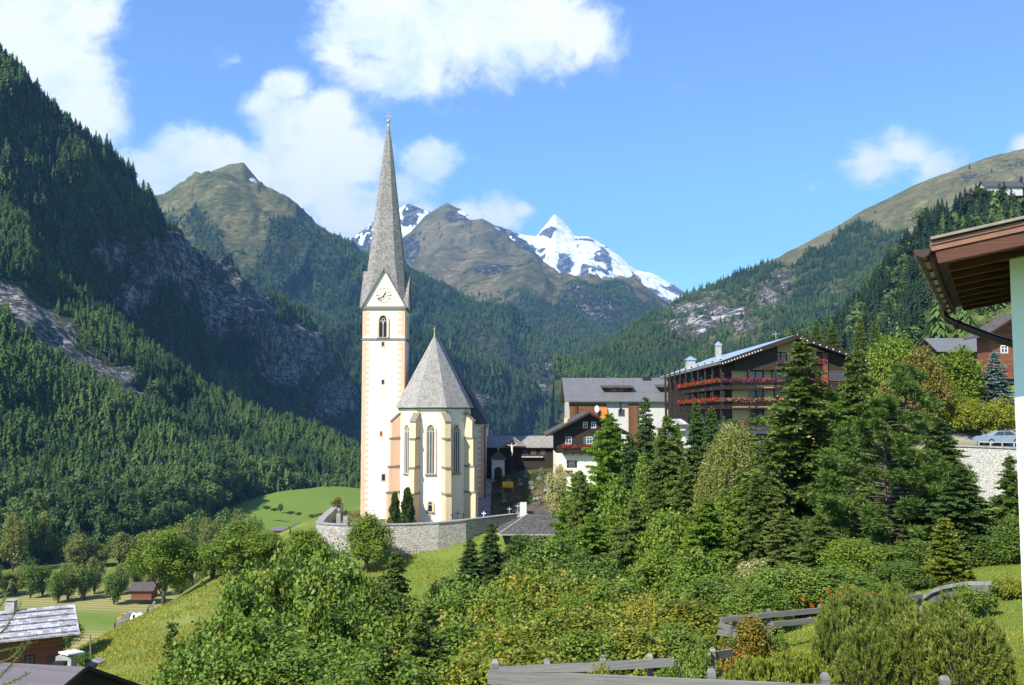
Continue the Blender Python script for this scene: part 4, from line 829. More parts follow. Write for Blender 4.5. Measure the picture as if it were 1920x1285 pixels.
    zw0 = P(808, 889, Yc).z; zw1 = P(808, 797, Yc).z
    for ff in frs: gothic_window(C, ff, 0, zw0, 1.12, zw1 - zw0, 3, .19, .16)
    zl0 = P(808, 960, Yc).z; gothic_window(C, frs[1], -.02, zl0, .62, 1.35, 1, .2, .14, 'ochre', 'dark')
    # corner blocks under the eaves and corner buttresses
    for (p_, t1, t2) in (((a0, Yc), frs[1].t, -frs[0].t), ((a1, Yc), frs[2].t, -frs[1].t), ((xL, Yd), frs[0].t, Vector((0, 1, 0))), ((xR, Yd), Vector((0, 1, 0)), -frs[2].t)):
        cb = MB()
        for j, (zz0, ln) in enumerate(((ze - .75, .55), (ze - 1.15, 1.0), (ze - 1.6, .5), (ze - 2.0, .85))):
            for tt in (t1, t2):
                tt = Vector(tt).normalized(); nn = Vector((p_[0] - xm, p_[1] - 139, 0)).normalized() * .03
                o1 = Vector((p_[0], p_[1], 0)) + nn; A_ = o1 + tt * ln; inward = -nn * 5
                cb.hexa([(o1.x, o1.y, zz0), (A_.x, A_.y, zz0), (A_.x + inward.x, A_.y + inward.y, zz0), (o1.x + inward.x, o1.y + inward.y, zz0), (o1.x, o1.y, zz0 + .42), (A_.x, A_.y, zz0 + .42), (A_.x + inward.x, A_.y + inward.y, zz0 + .42), (o1.x + inward.x, o1.y + inward.y, zz0 + .42)])
        C.part('corner_blocks', cb, M['ochre'], choir)
    for i, (p_, dr, mm) in enumerate((((xL, Yd), (-.92, -.38), 'salmon'), ((a0, Yc), (-.38, -.92), 'ochre'), ((a1, Yc), (.38, -.92), 'ochre'), ((xR, Yd), (.92, -.38), 'ochre'))):
        n_ = Vector((dr[0], dr[1], 0)).normalized(); t_ = Vector((-n_.y, n_.x, 0)); ff = Fr((p_[0], p_[1], 0), t_, n_); hw_ = .43; m1 = MB(); caps = []
        zt_ = P(808, 790, 132).z; zz = [zt_, P(0, 821, 132).z, P(0, 875, 132).z, P(0, 924, 132).z, zb]; dep = [1.05, 1.2, 1.38, 1.6]
        for j in range(4):
            fbox(m1, ff, -hw_, zz[j + 1], hw_, zz[j] - (.12 if j else 0), -.4, dep[j])
            if j: caps.append(MB().hexa([ff(-hw_ - .09, zz[j] - .22, -.1), ff(hw_ + .09, zz[j] - .22, -.1), ff(hw_ + .09, zz[j] - .22, dep[j] + .14), ff(-hw_ - .09, zz[j] - .22, dep[j] + .14), ff(-hw_ - .09, zz[j] + .12, -.1), ff(hw_ + .09, zz[j] + .12, -.1), ff(hw_ + .09, zz[j] - .08, dep[j] + .14), ff(-hw_ - .09, zz[j] - .08, dep[j] + .14)]))
        m1.prism([ff(-hw_, zt_, -.3), ff(-hw_, zt_, dep[0]), ff(-hw_, zt_ + 1.0, -.3)], t_ * (2 * hw_))
        a_ = [ff(-hw_ - .08, zt_ + .02 - .1, dep[0] + .16), ff(hw_ + .08, zt_ - .08, dep[0] + .16), ff(hw_ + .08, zt_ + 1.12, -.1), ff(-hw_ - .08, zt_ + 1.12, -.1)]; caps.append(MB().prism(a_, (0, 0, .1)))
        bt = C.part('buttress', m1, M[mm], choir)
        for cq in caps: C.part('stone_cap', cq, M['trim'], bt)
build_church()

# ------------------------------------------------------------------ churchyard wall, crosses, graves
def poly_wall(name, pts, zb_, th, m_, cap, label, cat, capw=.12, caph=.14):
    """pts: [(x, y, ztop)]"""
    c = Vector(pts[len(pts) // 2]); B_ = Bld(name, (c.x, c.y, zb_), label, cat); w1, w2 = MB(), MB(); n = len(pts)
    nr_ = []
    for i in range(n):
        a = Vector(pts[max(i - 1, 0)]); b = Vector(pts[min(i + 1, n - 1)]); d = (b - a); d.z = 0; d.normalize(); nr_.append(Vector((d.y, -d.x, 0)))
    def strip(mb, o1, o2, z1, z2):
        vs = []
        for p, q in zip(pts, nr_): p = Vector(p); a = p + q * o1; b = p + q * o2; vs += [(a.x, a.y, z1(p)), (b.x, b.y, z1(p)), (b.x, b.y, z2(p)), (a.x, a.y, z2(p))]
        fs = [(0, 3, 2, 1), tuple(4 * (n - 1) + k for k in (0, 1, 2, 3))]
        for i in range(n - 1):
            for k in range(4): fs.append((4 * i + k, 4 * i + (k + 1) % 4, 4 * i + 4 + (k + 1) % 4, 4 * i + 4 + k))
        mb.add(vs, fs)
    strip(w1, th / 2 + .05, -th / 2, lambda p: zb_, lambda p: p.z - caph); strip(w2, th / 2 + .05 + capw, -th / 2 - capw, lambda p: p.z - caph, lambda p: p.z)
    B_.part('masonry', w1, m_); B_.part('coping', w2, cap); return B_
wp = [(640, 941, 158), (622, 955, 146), (606, 970, 134), (598.5, 979, 128), (612, 981, 125.6), (640, 982.5, 124.5), (700, 983, 124), (760, 982, 124.2), (820, 979, 125), (870, 974, 127), (915, 969, 131), (965, 963, 136)]
sp = []
for (a, b) in zip(wp[:-1], wp[1:]):
    for k in range(3): f = k / 3; sp.append(tuple(P(a[0] + (b[0] - a[0]) * f, a[1] + (b[1] - a[1]) * f, a[2] + (b[2] - a[2]) * f)))
sp.append(tuple(P(*wp[-1])))
poly_wall('churchyard_wall', sp, -22.5, .7, M['stone'], M['coping'], 'curved rubble stone retaining wall around the churchyard below the church', 'wall')
poly_wall('terrace_wall', [tuple(P(1740, 834, 92)), tuple(P(1790, 834.5, 91)), tuple(P(1840, 836, 90)), tuple(P(1890, 838, 89)), tuple(P(1960, 841, 88)), tuple(P(2100, 846, 88))], -12.5, .8, M['stonel'], M['coping'], 'pale stone retaining wall below the car park behind the pines', 'wall')
poly_wall('garden_wall', [tuple(P(1742, 1130, 34)), tuple(P(1752, 1117, 33.6)), tuple(P(1768, 1106, 33)), tuple(P(1790, 1098, 32.2)), (P(1815, 1093, 31.4)), tuple(P(1838, 1090, 30.6))], -8.6, .5, M['gstone'], M['coping'], 'low curved garden wall with dark stone coping on the lawn', 'wall', .1, .12)
def grave_cross(u, v, Y, h, mm, label, small=False):
    p = P(u, v, Y); z0 = gz(p.x, p.y); z0 = min(z0, p.z - h * .2)
    B_ = Bld('grave_cross', (p.x, p.y, z0), label, 'grave cross', 'crosses on the churchyard graves'); zt_ = p.z + h / 2; k = MB(); k.bar((p.x, p.y, z0 - .1), (p.x, p.y, zt_), .11, .09); k.bar((p.x - h * .28, p.y, zt_ - h * .28), (p.x + h * .28, p.y, zt_ - h * .28), .10, .12)
    B_.part('cross', k, M[mm]); s_ = MB(); s_.box(p.x - .3, p.y - .2, z0 - .1, p.x + .3, p.y + .2, zt_ - h + .05); B_.part('plinth', s_, M['coping'])
for a in ((907, 966, 131.5, 1.0, 'whitep', 'white stone cross standing on the churchyard wall'), (808.5, 970, 126.5, 1.5, 'concrete', 'grey cross in front of the small choir window'), (858, 967, 127.5, 1.3, 'iron', 'black iron cross beside the right choir buttress'), (848, 969, 127.3, .9, 'iron', 'small iron cross left of the black iron cross near the choir'), (869, 968, 128, .9, 'iron', 'small iron cross at the foot of the right corner buttress'),
          (955, 958, 137, 1.1, 'concrete', 'grey stone cross left of the white chimney'), (971, 953, 139, 1.4, 'concrete', 'tall grey stone cross close beside the white chimney'), (648, 962, 134, 1.0, 'iron', 'iron cross among the flower graves left of the tower'), (635, 958, 138, .9, 'concrete', 'stone cross among flowers at the churchyard corner')):
    grave_cross(*a)
def gravestone(u, v, Y, w_, h, label):
    p = P(u, v, Y); z0 = gz(p.x, p.y); B_ = Bld('gravestone', (p.x, p.y, z0), label, 'gravestone', 'gravestones in the churchyard')
    k = MB(); n = 8; pts = [(p.x - w_ / 2, p.y, z0 - .2)] + [(p.x - w_ / 2 * math.cos(i * math.pi / n), p.y, z0 + h * .75 + h * .25 * math.sin(i * math.pi / n)) for i in range(n + 1)] + [(p.x + w_ / 2, p.y, z0 - .2)]
    k.prism(pts, (0, .16, 0)); B_.part('slab', k, M['gstone']); f = MB(); f.box(p.x - w_ * .7, p.y - 1.3, z0 - .2, p.x + w_ * .7, p.y - .05, z0 + .16); B_.part('grave_border', f, M['coping'])
gl = ['nearest the chapel', 'above the orange grave board', 'in the dark middle rows', 'beside the climbing stairs', 'below the thatch of bushes', 'at the upper right corner', 'low near the white chimney', 'in the row under the crucifix', 'next to the red flower grave', 'left of the blue spruce', 'behind the small conifer', 'at the left churchyard corner', 'by the tower foot flowers', 'close to the yard wall edge']
for i, (u, v, Y) in enumerate(((955, 897, 154), (975, 905, 152), (995, 915, 150), (945, 925, 147), (1010, 900, 154), (1025, 925, 148), (965, 940, 143), (985, 890, 156), (1005, 935, 146), (1015, 880, 158), (1030, 905, 153), (650, 952, 142), (665, 957, 138), (640, 966, 133))):
    gravestone(u, v, Y, .5 + .1 * (i % 3), .75 + .1 * (i % 4), 'grey rounded gravestone ' + gl[i])
# ------------------------------------------------------------------ chapel, crucifix, long barn
def build_chapel():
    Y = 155.; x0, x1 = P(922, 870, Y).x, P(946, 870, Y).x; zt_ = P(934, 862, Y).z; zb_ = -11.2; xm = (x0 + x1) / 2; w_ = x1 - x0
    B_ = Bld('chapel', (xm, Y, -10.6), 'small white chapel with pyramid shingle roof and dark arched doorway', 'chapel'); m1 = MB(); m1.box(x0, Y, zb_, x1, Y + w_, zt_); B_.part('wall', m1, M['white'])
    r = MB(); o = .35; za = P(934, 846, Y).z; r.add([(x0 - o, Y - o, zt_), (x1 + o, Y - o, zt_), (x1 + o, Y + w_ + o, zt_), (x0 - o, Y + w_ + o, zt_), (xm, Y + w_ / 2, za)], [(0, 1, 4), (1, 2, 4), (2, 3, 4), (3, 0, 4), (3, 2, 1, 0)]); rf = B_.part('roof', r, M['roofd'])
    f = MB(); f.tube([(xm, Y + w_ / 2, za - .1), (xm, Y + w_ / 2, za + .3)], .05, 6); f.sphere((xm, Y + w_ / 2, za + .36), .13); B_.part('finial', f, M['gold'], rf)
    fr = Fr((xm, Y, 0), (1, 0, 0), (0, -1, 0)); n = 10; inn = [(-.62, -10.7)] + [(-.62 * math.cos(i * math.pi / n), -9.2 + .62 * math.sin(i * math.pi / n)) for i in range(n + 1)] + [(.62, -10.7)]; out = [(a * 1.18, z + .1 if z > -10 else z) for a, z in inn]
    g = MB(); fring(g, fr, out, inn, 0, .08); d = B_.part('doorway', g, M['white']); g = MB(); g.prism([fr(a, z, .01) for a, z in inn], fr.n * .02); B_.part('opening', g, M['dark'], d)
build_chapel()
def build_crucifix():
    p = P(960, 845, 150); x, y = p.x, p.y; zt_ = P(960, 826, 150).z; zb_ = P(960, 866, 150).z; z0 = gz(x, y); B_ = Bld('crucifix', (x, y, z0), 'tall wooden crucifix with pale figure in front of the dark barn', 'crucifix')
    k = MB(); k.bar((x, y, z0 - .3), (x, y, zt_), .16, .14); k.bar((x - .95, y, zt_ - .7), (x + .95, y, zt_ - .7), .14, .16); B_.part('cross', k, M['wood'])
    r = MB(); r.bar((x, y - .02, zt_ + .35), (x - 1.1, y - .02, zt_ - .5), .5, .06); r.bar((x, y - .02, zt_ + .35), (x + 1.1, y - .02, zt_ - .5), .5, .06); B_.part('roof', r, M['roofbrown'])
    s_ = zt_ - .75; f = MB(); yy = y - .2
    f.tube([(x, yy, s_ - .05), (x, yy, s_ - .35), (x, yy, s_ - .65), (x + .02, yy, s_ - .8)], [.15, .17, .13, .15], 8); f.tube([(x, yy, s_ - .75), (x + .05, yy - .05, s_ - 1.1), (x, yy, s_ - 1.6)], [.13, .1, .06], 8)
    for sg in (-1, 1): f.tube([(x + sg * .13, yy, s_ - .1), (x + sg * .5, yy, s_ + .0), (x + sg * .85, yy + .05, s_ + .12)], [.07, .055, .04], 6)
    f.sphere((x - .03, yy - .05, s_ + .12), (.1, .11, .14)); f.tube([(x, yy, s_ - .1), (x, yy, s_ + .06)], .06, 6)
    B_.part('statue', f, M['cream'])
build_crucifix()
def gable_house(B_, x0, x1, Y0, Y1, zb_, ze_, zr_, wallm, roofm, ov=.6, th=.18, front=.6, xr_=None, upper=None, zsplit=None, trimm='wood'):
    """ridge runs away from the viewer (along Y); gable faces the viewer"""
    xr_ = (x0 + x1) / 2 if xr_ is None else xr_
    m1 = MB()
    if zsplit is None: zsplit = zb_
    if zsplit > zb_: m1.box(x0, Y0, zb_, x1, Y1, zsplit); B_.part('lower_wall', m1, M[wallm]); m1 = MB()
    um = upper or wallm; m1.prism([(x0, Y0, zsplit), (x1, Y0, zsplit), (x1, Y0, ze_), (xr_, Y0, zr_), (x0, Y0, ze_)], (0, Y1 - Y0, 0)); wall = B_.part('wall' if zsplit == zb_ else 'upper_wall', m1, M[um])
    r = MB(); sl_ = (zr_ - ze_) / (xr_ - x0); sr_ = (zr_ - ze_) / (x1 - xr_)
    L = [(x0 - ov, Y0 - front, ze_ - ov * sl_ + th), (xr_, Y0 - front, zr_ + th), (xr_, Y1 + ov, zr_ + th), (x0 - ov, Y1 + ov, ze_ - ov * sl_ + th)]; Rr = [(xr_, Y0 - front, zr_ + th), (x1 + ov, Y0 - front, ze_ - ov * sr_ + th), (x1 + ov, Y1 + ov, ze_ - ov * sr_ + th), (xr_, Y1 + ov, zr_ + th)]
    slab_roof(r, L, th); slab_roof(r, Rr, th); roof = B_.part('roof', r, M[roofm])
    t1 = MB(); e = .03
    for a, b in ((L[0], L[1]), (Rr[1], Rr[0])): t1.bar(Vector(a) - Vector((0, e, th * .9)), Vector(b) - Vector((0, e, th * .9)), .06, .26)
    B_.part('bargeboard', t1, M[trimm], roof); return wall, roof
def long_house(B_, x0, x1, Y0, Y1, zb_, ze_, zr_, wallm, roofm, ov=.6, th=.16):
    """ridge runs across the view (along X)"""
    ym = (Y0 + Y1) / 2; m1 = MB(); m1.prism([(x0, Y0, zb_), (x0, Y1, zb_), (x0, Y1, ze_), (x0, ym, zr_), (x0, Y0, ze_)], (x1 - x0, 0, 0)); wall = B_.part('wall', m1, M[wallm]); s_ = (zr_ - ze_) / (ym - Y0)
    r = MB(); slab_roof(r, [(x0 - ov, Y0 - ov, ze_ - ov * s_ + th), (x1 + ov, Y0 - ov, ze_ - ov * s_ + th), (x1 + ov, ym, zr_ + th), (x0 - ov, ym, zr_ + th)], th); slab_roof(r, [(x0 - ov, ym, zr_ + th), (x1 + ov, ym, zr_ + th), (x1 + ov, Y1 + ov, ze_ - ov * s_ + th), (x0 - ov, Y1 + ov, ze_ - ov * s_ + th)], th)
    return wall, B_.part('roof', r, M[roofm])
def build_barn():
    Y = 163.; x0, x1 = P(903, 830, Y).x, P(1046, 830, Y).x; ze_ = P(960, 837, Y).z; zr_ = P(960, 819, Y + 3.5).z
    B_ = Bld('long_barn', ((x0 + x1) / 2, Y, -10), 'long dark timber barn with grey shingle roof behind the cemetery', 'barn'); long_house(B_, x0, x1, Y, Y + 7, -11.5, ze_, zr_, 'wood', 'roofg')
    d = MB(); xa = P(962, 830, Y).x; d.add([(xa - 2, Y - 1.2, ze_ + .05), (xa + 2.2, Y - 1.2, ze_ + .05), (xa, Y - 1.2, zr_ + .15), (xa, Y + 3.4, zr_ + .2)], [(0, 1, 2), (0, 2, 3), (1, 3, 2), (0, 3, 1)]); B_.part('porch_gable', d, M['roofg'])
    fr = Fr((0, Y, 0), (1, 0, 0), (0, -1, 0)); pz = P(960, 850, Y).z
    for u in (985, 1000, 1018): rect_window(B_, fr, P(u, 850, Y).x, pz - .3, .8, .9, 'glass', 'woodb', .1, .06)
    f = MB(); a = P(1018, 857, Y).x; b = P(978, 857, Y).x; f.box(b, Y - .5, P(1, 858, Y).z, a, Y - .01, P(1, 855.5, Y).z); B_.part('ledge', f, M['concrete'])
build_barn()
def flowers_strip(B_, parent, a, b, n, seed, cols=('fl_red',), h=.38, dp=.3, name='flowers'):
    r = np.random.default_rng(seed); a = np.array(a); b = np.array(b); V, A = [], []
    for i in range(n):
        f = r.random(); cl = .8 + .5 * math.sin(f * 23 + seed) * math.sin(f * 51 + seed); f = (math.floor(f * 14) + .5 + (f * 14 % 1 - .5) * .75 + .08 * math.sin(math.floor(f * 14) * 5.1)) / 14; c = a + (b - a) * f + np.array([r.normal(0, dp * .35), r.normal(0, dp * .5), r.normal(0, h * .32) * cl]); d = r.normal(size=3); d /= np.linalg.norm(d); e = np.cross(d, r.normal(size=3)); e /= np.linalg.norm(e); s_ = r.uniform(.05, .10)
        V += [c - d * s_, c - e * s_, c + d * s_, c + e * s_]; A += [r.random()] * 4
    V = np.array(V) - np.array(B_.l); me = np_mesh(name, V, np.arange(len(V)).reshape(-1, 4), M[cols[0]], {'rnd': A}); return obj(name, me, parent)
def m_flower(nm, c): return foliage_mat(nm, c, .15, 1.5)
M['fl_red'] = m_flower('red_geraniums', [(.03, .06, .02), (.04, .08, .02), (.42, .02, .02), (.62, .06, .04)]); M['fl_pink'] = m_flower('pink_geraniums', [(.03, .06, .02), (.10, .10, .03), (.5, .10, .14), (.62, .30, .30)]); M['fl_dark'] = m_flower('dark_petunias', [(.02, .03, .02), (.10, .02, .04), (.35, .04, .12), (.6, .10, .25)]); M['fl_mix'] = m_flower('mixed_flowers', [(.03, .06, .02), (.5, .12, .03), (.7, .35, .3), (.75, .15, .08)])
M['fl_yel'] = m_flower('yellow_flowers', [(.04, .07, .02), (.6, .40, .03), (.7, .3, .05), (.6, .08, .04)]); M['planter'] = foliage_mat('planter_greenery', [(.02, .04, .01), (.06, .10, .02), (.10, .15, .03)], .2, 1.5)
def balcony(B_, fr, a0, a1, z, dep, m_, fl, seed, rail_h=.95, dens=150, name='balcony'):
    k = MB(); fbox(k, fr, a0, z - .18, a1, z, 0, dep); 
    for zz in (z + .12, z + rail_h): fbox(k, fr, a0, zz - .05, a1, zz + .05, dep - .08, dep)
    n = max(2, int(abs(a1 - a0) / .16))
    for i in range(n + 1): x = a0 + (a1 - a0) * i / n; fbox(k, fr, x - .045, z + .17, x + .045, z + rail_h - .05, dep - .065, dep - .015)
    o = B_.part(name, k, M[m_])
    bx = MB(); fbox(bx, fr, a0 + .05, z + rail_h - .3, a1 - .05, z + rail_h - .06, dep + .01, dep + .22); pb = B_.part('flower_box', bx, M['woodb'], o)
    if fl: flowers_strip(B_, pb, fr(a0, z + rail_h - .05, dep + .15), fr(a1, z + rail_h - .05, dep + .15), int(abs(a1 - a0) * dens), seed, (fl,))
    return o
def build_chalet():
    Y = 138.; xa = P(1104, 771, Y); x0 = P(1044, 850, Y).x; x1 = 2 * xa.x - x0; eL = P(1024, 814, Y - 1); sl_ = (xa.z - eL.z) / (xa.x - eL.x); ze_ = xa.z - sl_ * (xa.x - x0) - .3
    B_ = Bld('chalet', (xa.x, Y, -9), 'dark timber chalet with white lower storey and red balcony flowers', 'house'); zs_ = P(1060, 850, Y).z
    gable_house(B_, x0, x1, Y, Y + 12, -15, ze_, xa.z - .3, 'cream', 'roofd', x0 - eL.x, .22, 1.3, None, 'wood', zs_)
    fr = Fr((0, Y, 0), (1, 0, 0), (0, -1, 0)); 
    for u in (1097.5, 1113): rect_window(B_, fr, P(u, 797, Y).x, P(u, 803, Y).z, .68, .88)
    for u in (1066, 1105): rect_window(B_, fr, P(u, 827, Y).x, P(u, 833, Y).z, .85, 1.05, shutters='greens' if u > 1100 else None)
    rect_window(B_, fr, P(1072, 872, Y).x, P(1, 877, Y).z, .75, 1.0, frame='trim', shutters='wood')
    bal = balcony(B_, fr, P(1050, 1, Y).x, P(1118, 1, Y).x, P(1, 849, Y).z + .1, 1.0, 'wood', 'fl_red', 5, .9, 190)
    for u in (1056, 1070, 1084, 1098, 1112): k = MB(); x = P(u, 1, Y).x; fbox(k, fr, x - .09, P(1, 853, Y).z, x + .09, P(1, 850.3, Y).z, 0, .9); B_.part('joist', k, M['wood'], bal)
    flowers_strip(B_, B_.root, P(1058, 884, Y - .4), P(1074, 884, Y - .4), 160, 9, ('fl_red',), name='geraniums')
    c = MB(); p = P(1061, 800, Y + 4); c.box(p.x - .25, Y + 4, p.z - 2.5, p.x + .25, Y + 4.5, P(1061, 784, Y + 4).z); B_.part('chimney', c, M['yellow'])
build_chalet()
def build_hip_house():
    Y = 122.; x0, x1 = P(951, 1000, Y).x, P(1090, 1000, Y).x; ze_ = P(1000, 1003, Y).z; zr_ = P(1000, 964, Y + 5).z; zb_ = -20
    B_ = Bld('hip_roof_house', ((x0 + x1) / 2, Y + 5, -17), 'white house with dark hipped shingle roof and white chimney below the cemetery', 'house'); m1 = MB(); m1.box(x0 + .6, Y + .7, zb_, x1 - .6, Y + 9.3, ze_ + .02); B_.part('wall', m1, M['white'])
    r = MB(); xa, xb = P(990, 964, Y + 5).x, x1 - 3.5; xo = P(933, 1004, Y).x; v8 = [(xo, Y, ze_), (x1, Y, ze_), (x1, Y + 10, ze_), (xo, Y + 10, ze_), (xa, Y + 5, zr_), (xb, Y + 5, zr_)]; r.add(v8, [(0, 1, 5, 4), (1, 2, 5), (2, 3, 4, 5), (3, 0, 4), (3, 2, 1, 0)]); rf = B_.part('roof', r, M['roofd'])
    t1 = MB(); t1.bar(v8[0], v8[4], .22, .12); t1.bar(v8[0], v8[1], .12, .16); B_.part('ridge_trim', t1, M['coping'], rf)
    c = MB(); p = P(981, 955, Y + 6.5); c.box(p.x - .45, Y + 6.5, zr_ - 1.5, p.x + .45, Y + 7.4, P(981, 943, Y + 6.5).z); ch = B_.part('chimney', c, M['white'])
    fr = Fr((0, Y + .7, 0), (1, 0, 0), (0, -1, 0))
    for u in (985, 1010, 1034): rect_window(B_, fr, P(u, 1, Y).x, ze_ - 1.7, 1.0, 1.3, shutters='woodr')
    Y2 = Y + 8; x2, x3 = P(983, 1, Y2).x, P(1060, 1, Y2).x; B2 = Bld('small_outbuilding', ((x2 + x3) / 2, Y2 + 2, -15), 'low outbuilding with brown shingle roof directly behind the white chimney', 'outbuilding')
    long_house(B2, x2 + .4, x3, Y2, Y2 + 5, -17, P(1, 963, Y2).z, P(1, 951, Y2 + 2.5).z, 'woodr', 'roofbrown', .4, .15)
build_hip_house()

def build_grey_hotel():
    Y = 168.; x0, x1 = P(1068, 750, Y).x, P(1300, 750, Y).x; ze_ = P(1100, 753, Y - .8).z; zr_ = P(1100, 711, Y + 8).z
    B_ = Bld('grey_roof_hotel', ((x0 + x1) / 2, Y, -9), 'long white guesthouse with plain grey roof and two brown dormers', 'hotel'); wall, roof = long_house(B_, x0, x1, Y, Y + 16, -14, ze_ + .35, zr_, 'white', 'sheetg', .9, .2)
    fr = Fr((0, Y, 0), (1, 0, 0), (0, -1, 0)); sx = lambda u: P(u, 760, Y).x; sz = lambda v: P(1100, v, Y).z
    k = MB(); fbox(k, fr, sx(1068), sz(792), sx(1137), sz(757), .02, .25); B_.part('timber_cladding', k, M['woodb']); k = MB(); fbox(k, fr, sx(1178), sz(840), sx(1196), sz(757), .02, .35); B_.part('timber_bay', k, M['woodb'])
    k = MB(); k.bar((x0 + 1.0, Y - .75, ze_ + .2), (x0 + 1.0, Y - .75, sz(800)), .15, .15); k.bar((x0 + 8.8, Y - .55, ze_ + .2), (x0 + 8.8, Y - .1, sz(775)), .15, .15); k.bar((x0 + 12.5, Y - .55, ze_ + .2), (x0 + 12.5, Y - .1, sz(775)), .15, .15); B_.part('bracket', k, M['wood'])
    for (u, v, w_, h) in ((1252, 762, 1.0, 1.1), (1272, 762, .9, 1.1), (1252, 789, .9, 1.2), (1274, 789, 1.0, 1.2), (1165, 774, 1.1, 1.2), (1255, 820, 1.0, 1.3), (1090, 775, 1.1, 1.6)):
        rect_window(B_, fr, sx(u), sz(v) - h / 2, w_, h, 'glass', 'woodb', .1, .3 if u < 1137 else .08)
    fp = Fr((0, Y - .32, 0), (1, 0, 0), (0, -1, 0)); k = MB(); fbox(k, fp, sx(1124), sz(786), sx(1138), sz(764), 0, .06); B_.part('shutter_panel', k, M['orange'])
    d = MB(); c = P(1119, 767, Y - .9); n = 14; d.add([c] + [(c.x + .42 * math.cos(i * 2 * math.pi / n), c.y - .12, c.z + .62 * math.sin(i * 2 * math.pi / n)) for i in range(n)], [(0, i + 1, (i + 1) % n + 1) for i in range(n)]); d.bar(c, (c.x, Y + .1, c.z - .3), .06, .06); B_.part('satellite_dish', d, M['carr'], None, False)
    s_ = (zr_ - ze_ - .35) / 8
    for (ua, ub, va, vb) in ((1131, 1184, 724, 746), (1235, 1292, 723, 744)):
        yd = Y + 2.6; xa, xb = P(ua + 5, va, yd).x, P(ub - 5, va, yd).x; zt_ = P(ua, va + 3, yd).z; zb_ = P(ua, vb, yd).z - .3; m1 = MB(); m1.box(xa, yd, zb_, xb, yd + 4, zt_); dm = B_.part('dormer', m1, M['woodb'], roof)
        r = MB(); zf_ = zt_ + .02; r.prism([(xa - .8, yd - 1.0, zf_ - .1), (xb + .8, yd - 1.0, zf_ - .1), (xb + .8, yd + 6.0, zf_ + .75), (xa - .8, yd + 6.0, zf_ + .75)], (0, 0, .16)); B_.part('dormer_roof', r, M['roofbrown'], dm)
        ff = Fr((0, yd, 0), (1, 0, 0), (0, -1, 0)); g = MB()
        for q in (.36, .66): xx = xa + (xb - xa) * q; fbox(g, ff, xx - .45, zb_ + .5, xx + .45, zt_ - .3, .01, .05)
        B_.part('dormer_window', g, M['glass'], dm)
    def on_roof(u, v):     # point of the front slope in direction (u, v)
        d = P(u, v, 1.0); A = s_; z00 = ze_ + .37; return d * ((z00 - A * Y) / (d.z - A * d.y))
    for (u, v) in ((1092, 717), (1115, 726), (1198, 726), (1256, 717)):
        p = on_roof(u, v); q = MB(); w_ = .9 if v < 720 else .45; q.bar(p + Vector((-w_, 0, .1)), p + Vector((w_, 0, .1)), .8, .14, (0, -s_, 1)); B_.part('skylight', q, M['glass'], roof)
    p = on_roof(1213, 716); c = MB(); c.box(p.x - .75, p.y, p.z - 1, p.x + .75, p.y + .9, P(1213, 707, p.y).z); B_.part('chimney', c, M['iron'], roof)
    for u in (1110, 1168, 1186): p = on_roof(u, 718); c = MB(); c.tube([p, p + Vector((0, 0, .7))], .08, 6); B_.part('vent_pipe', c, M['trim'], roof)
build_grey_hotel()
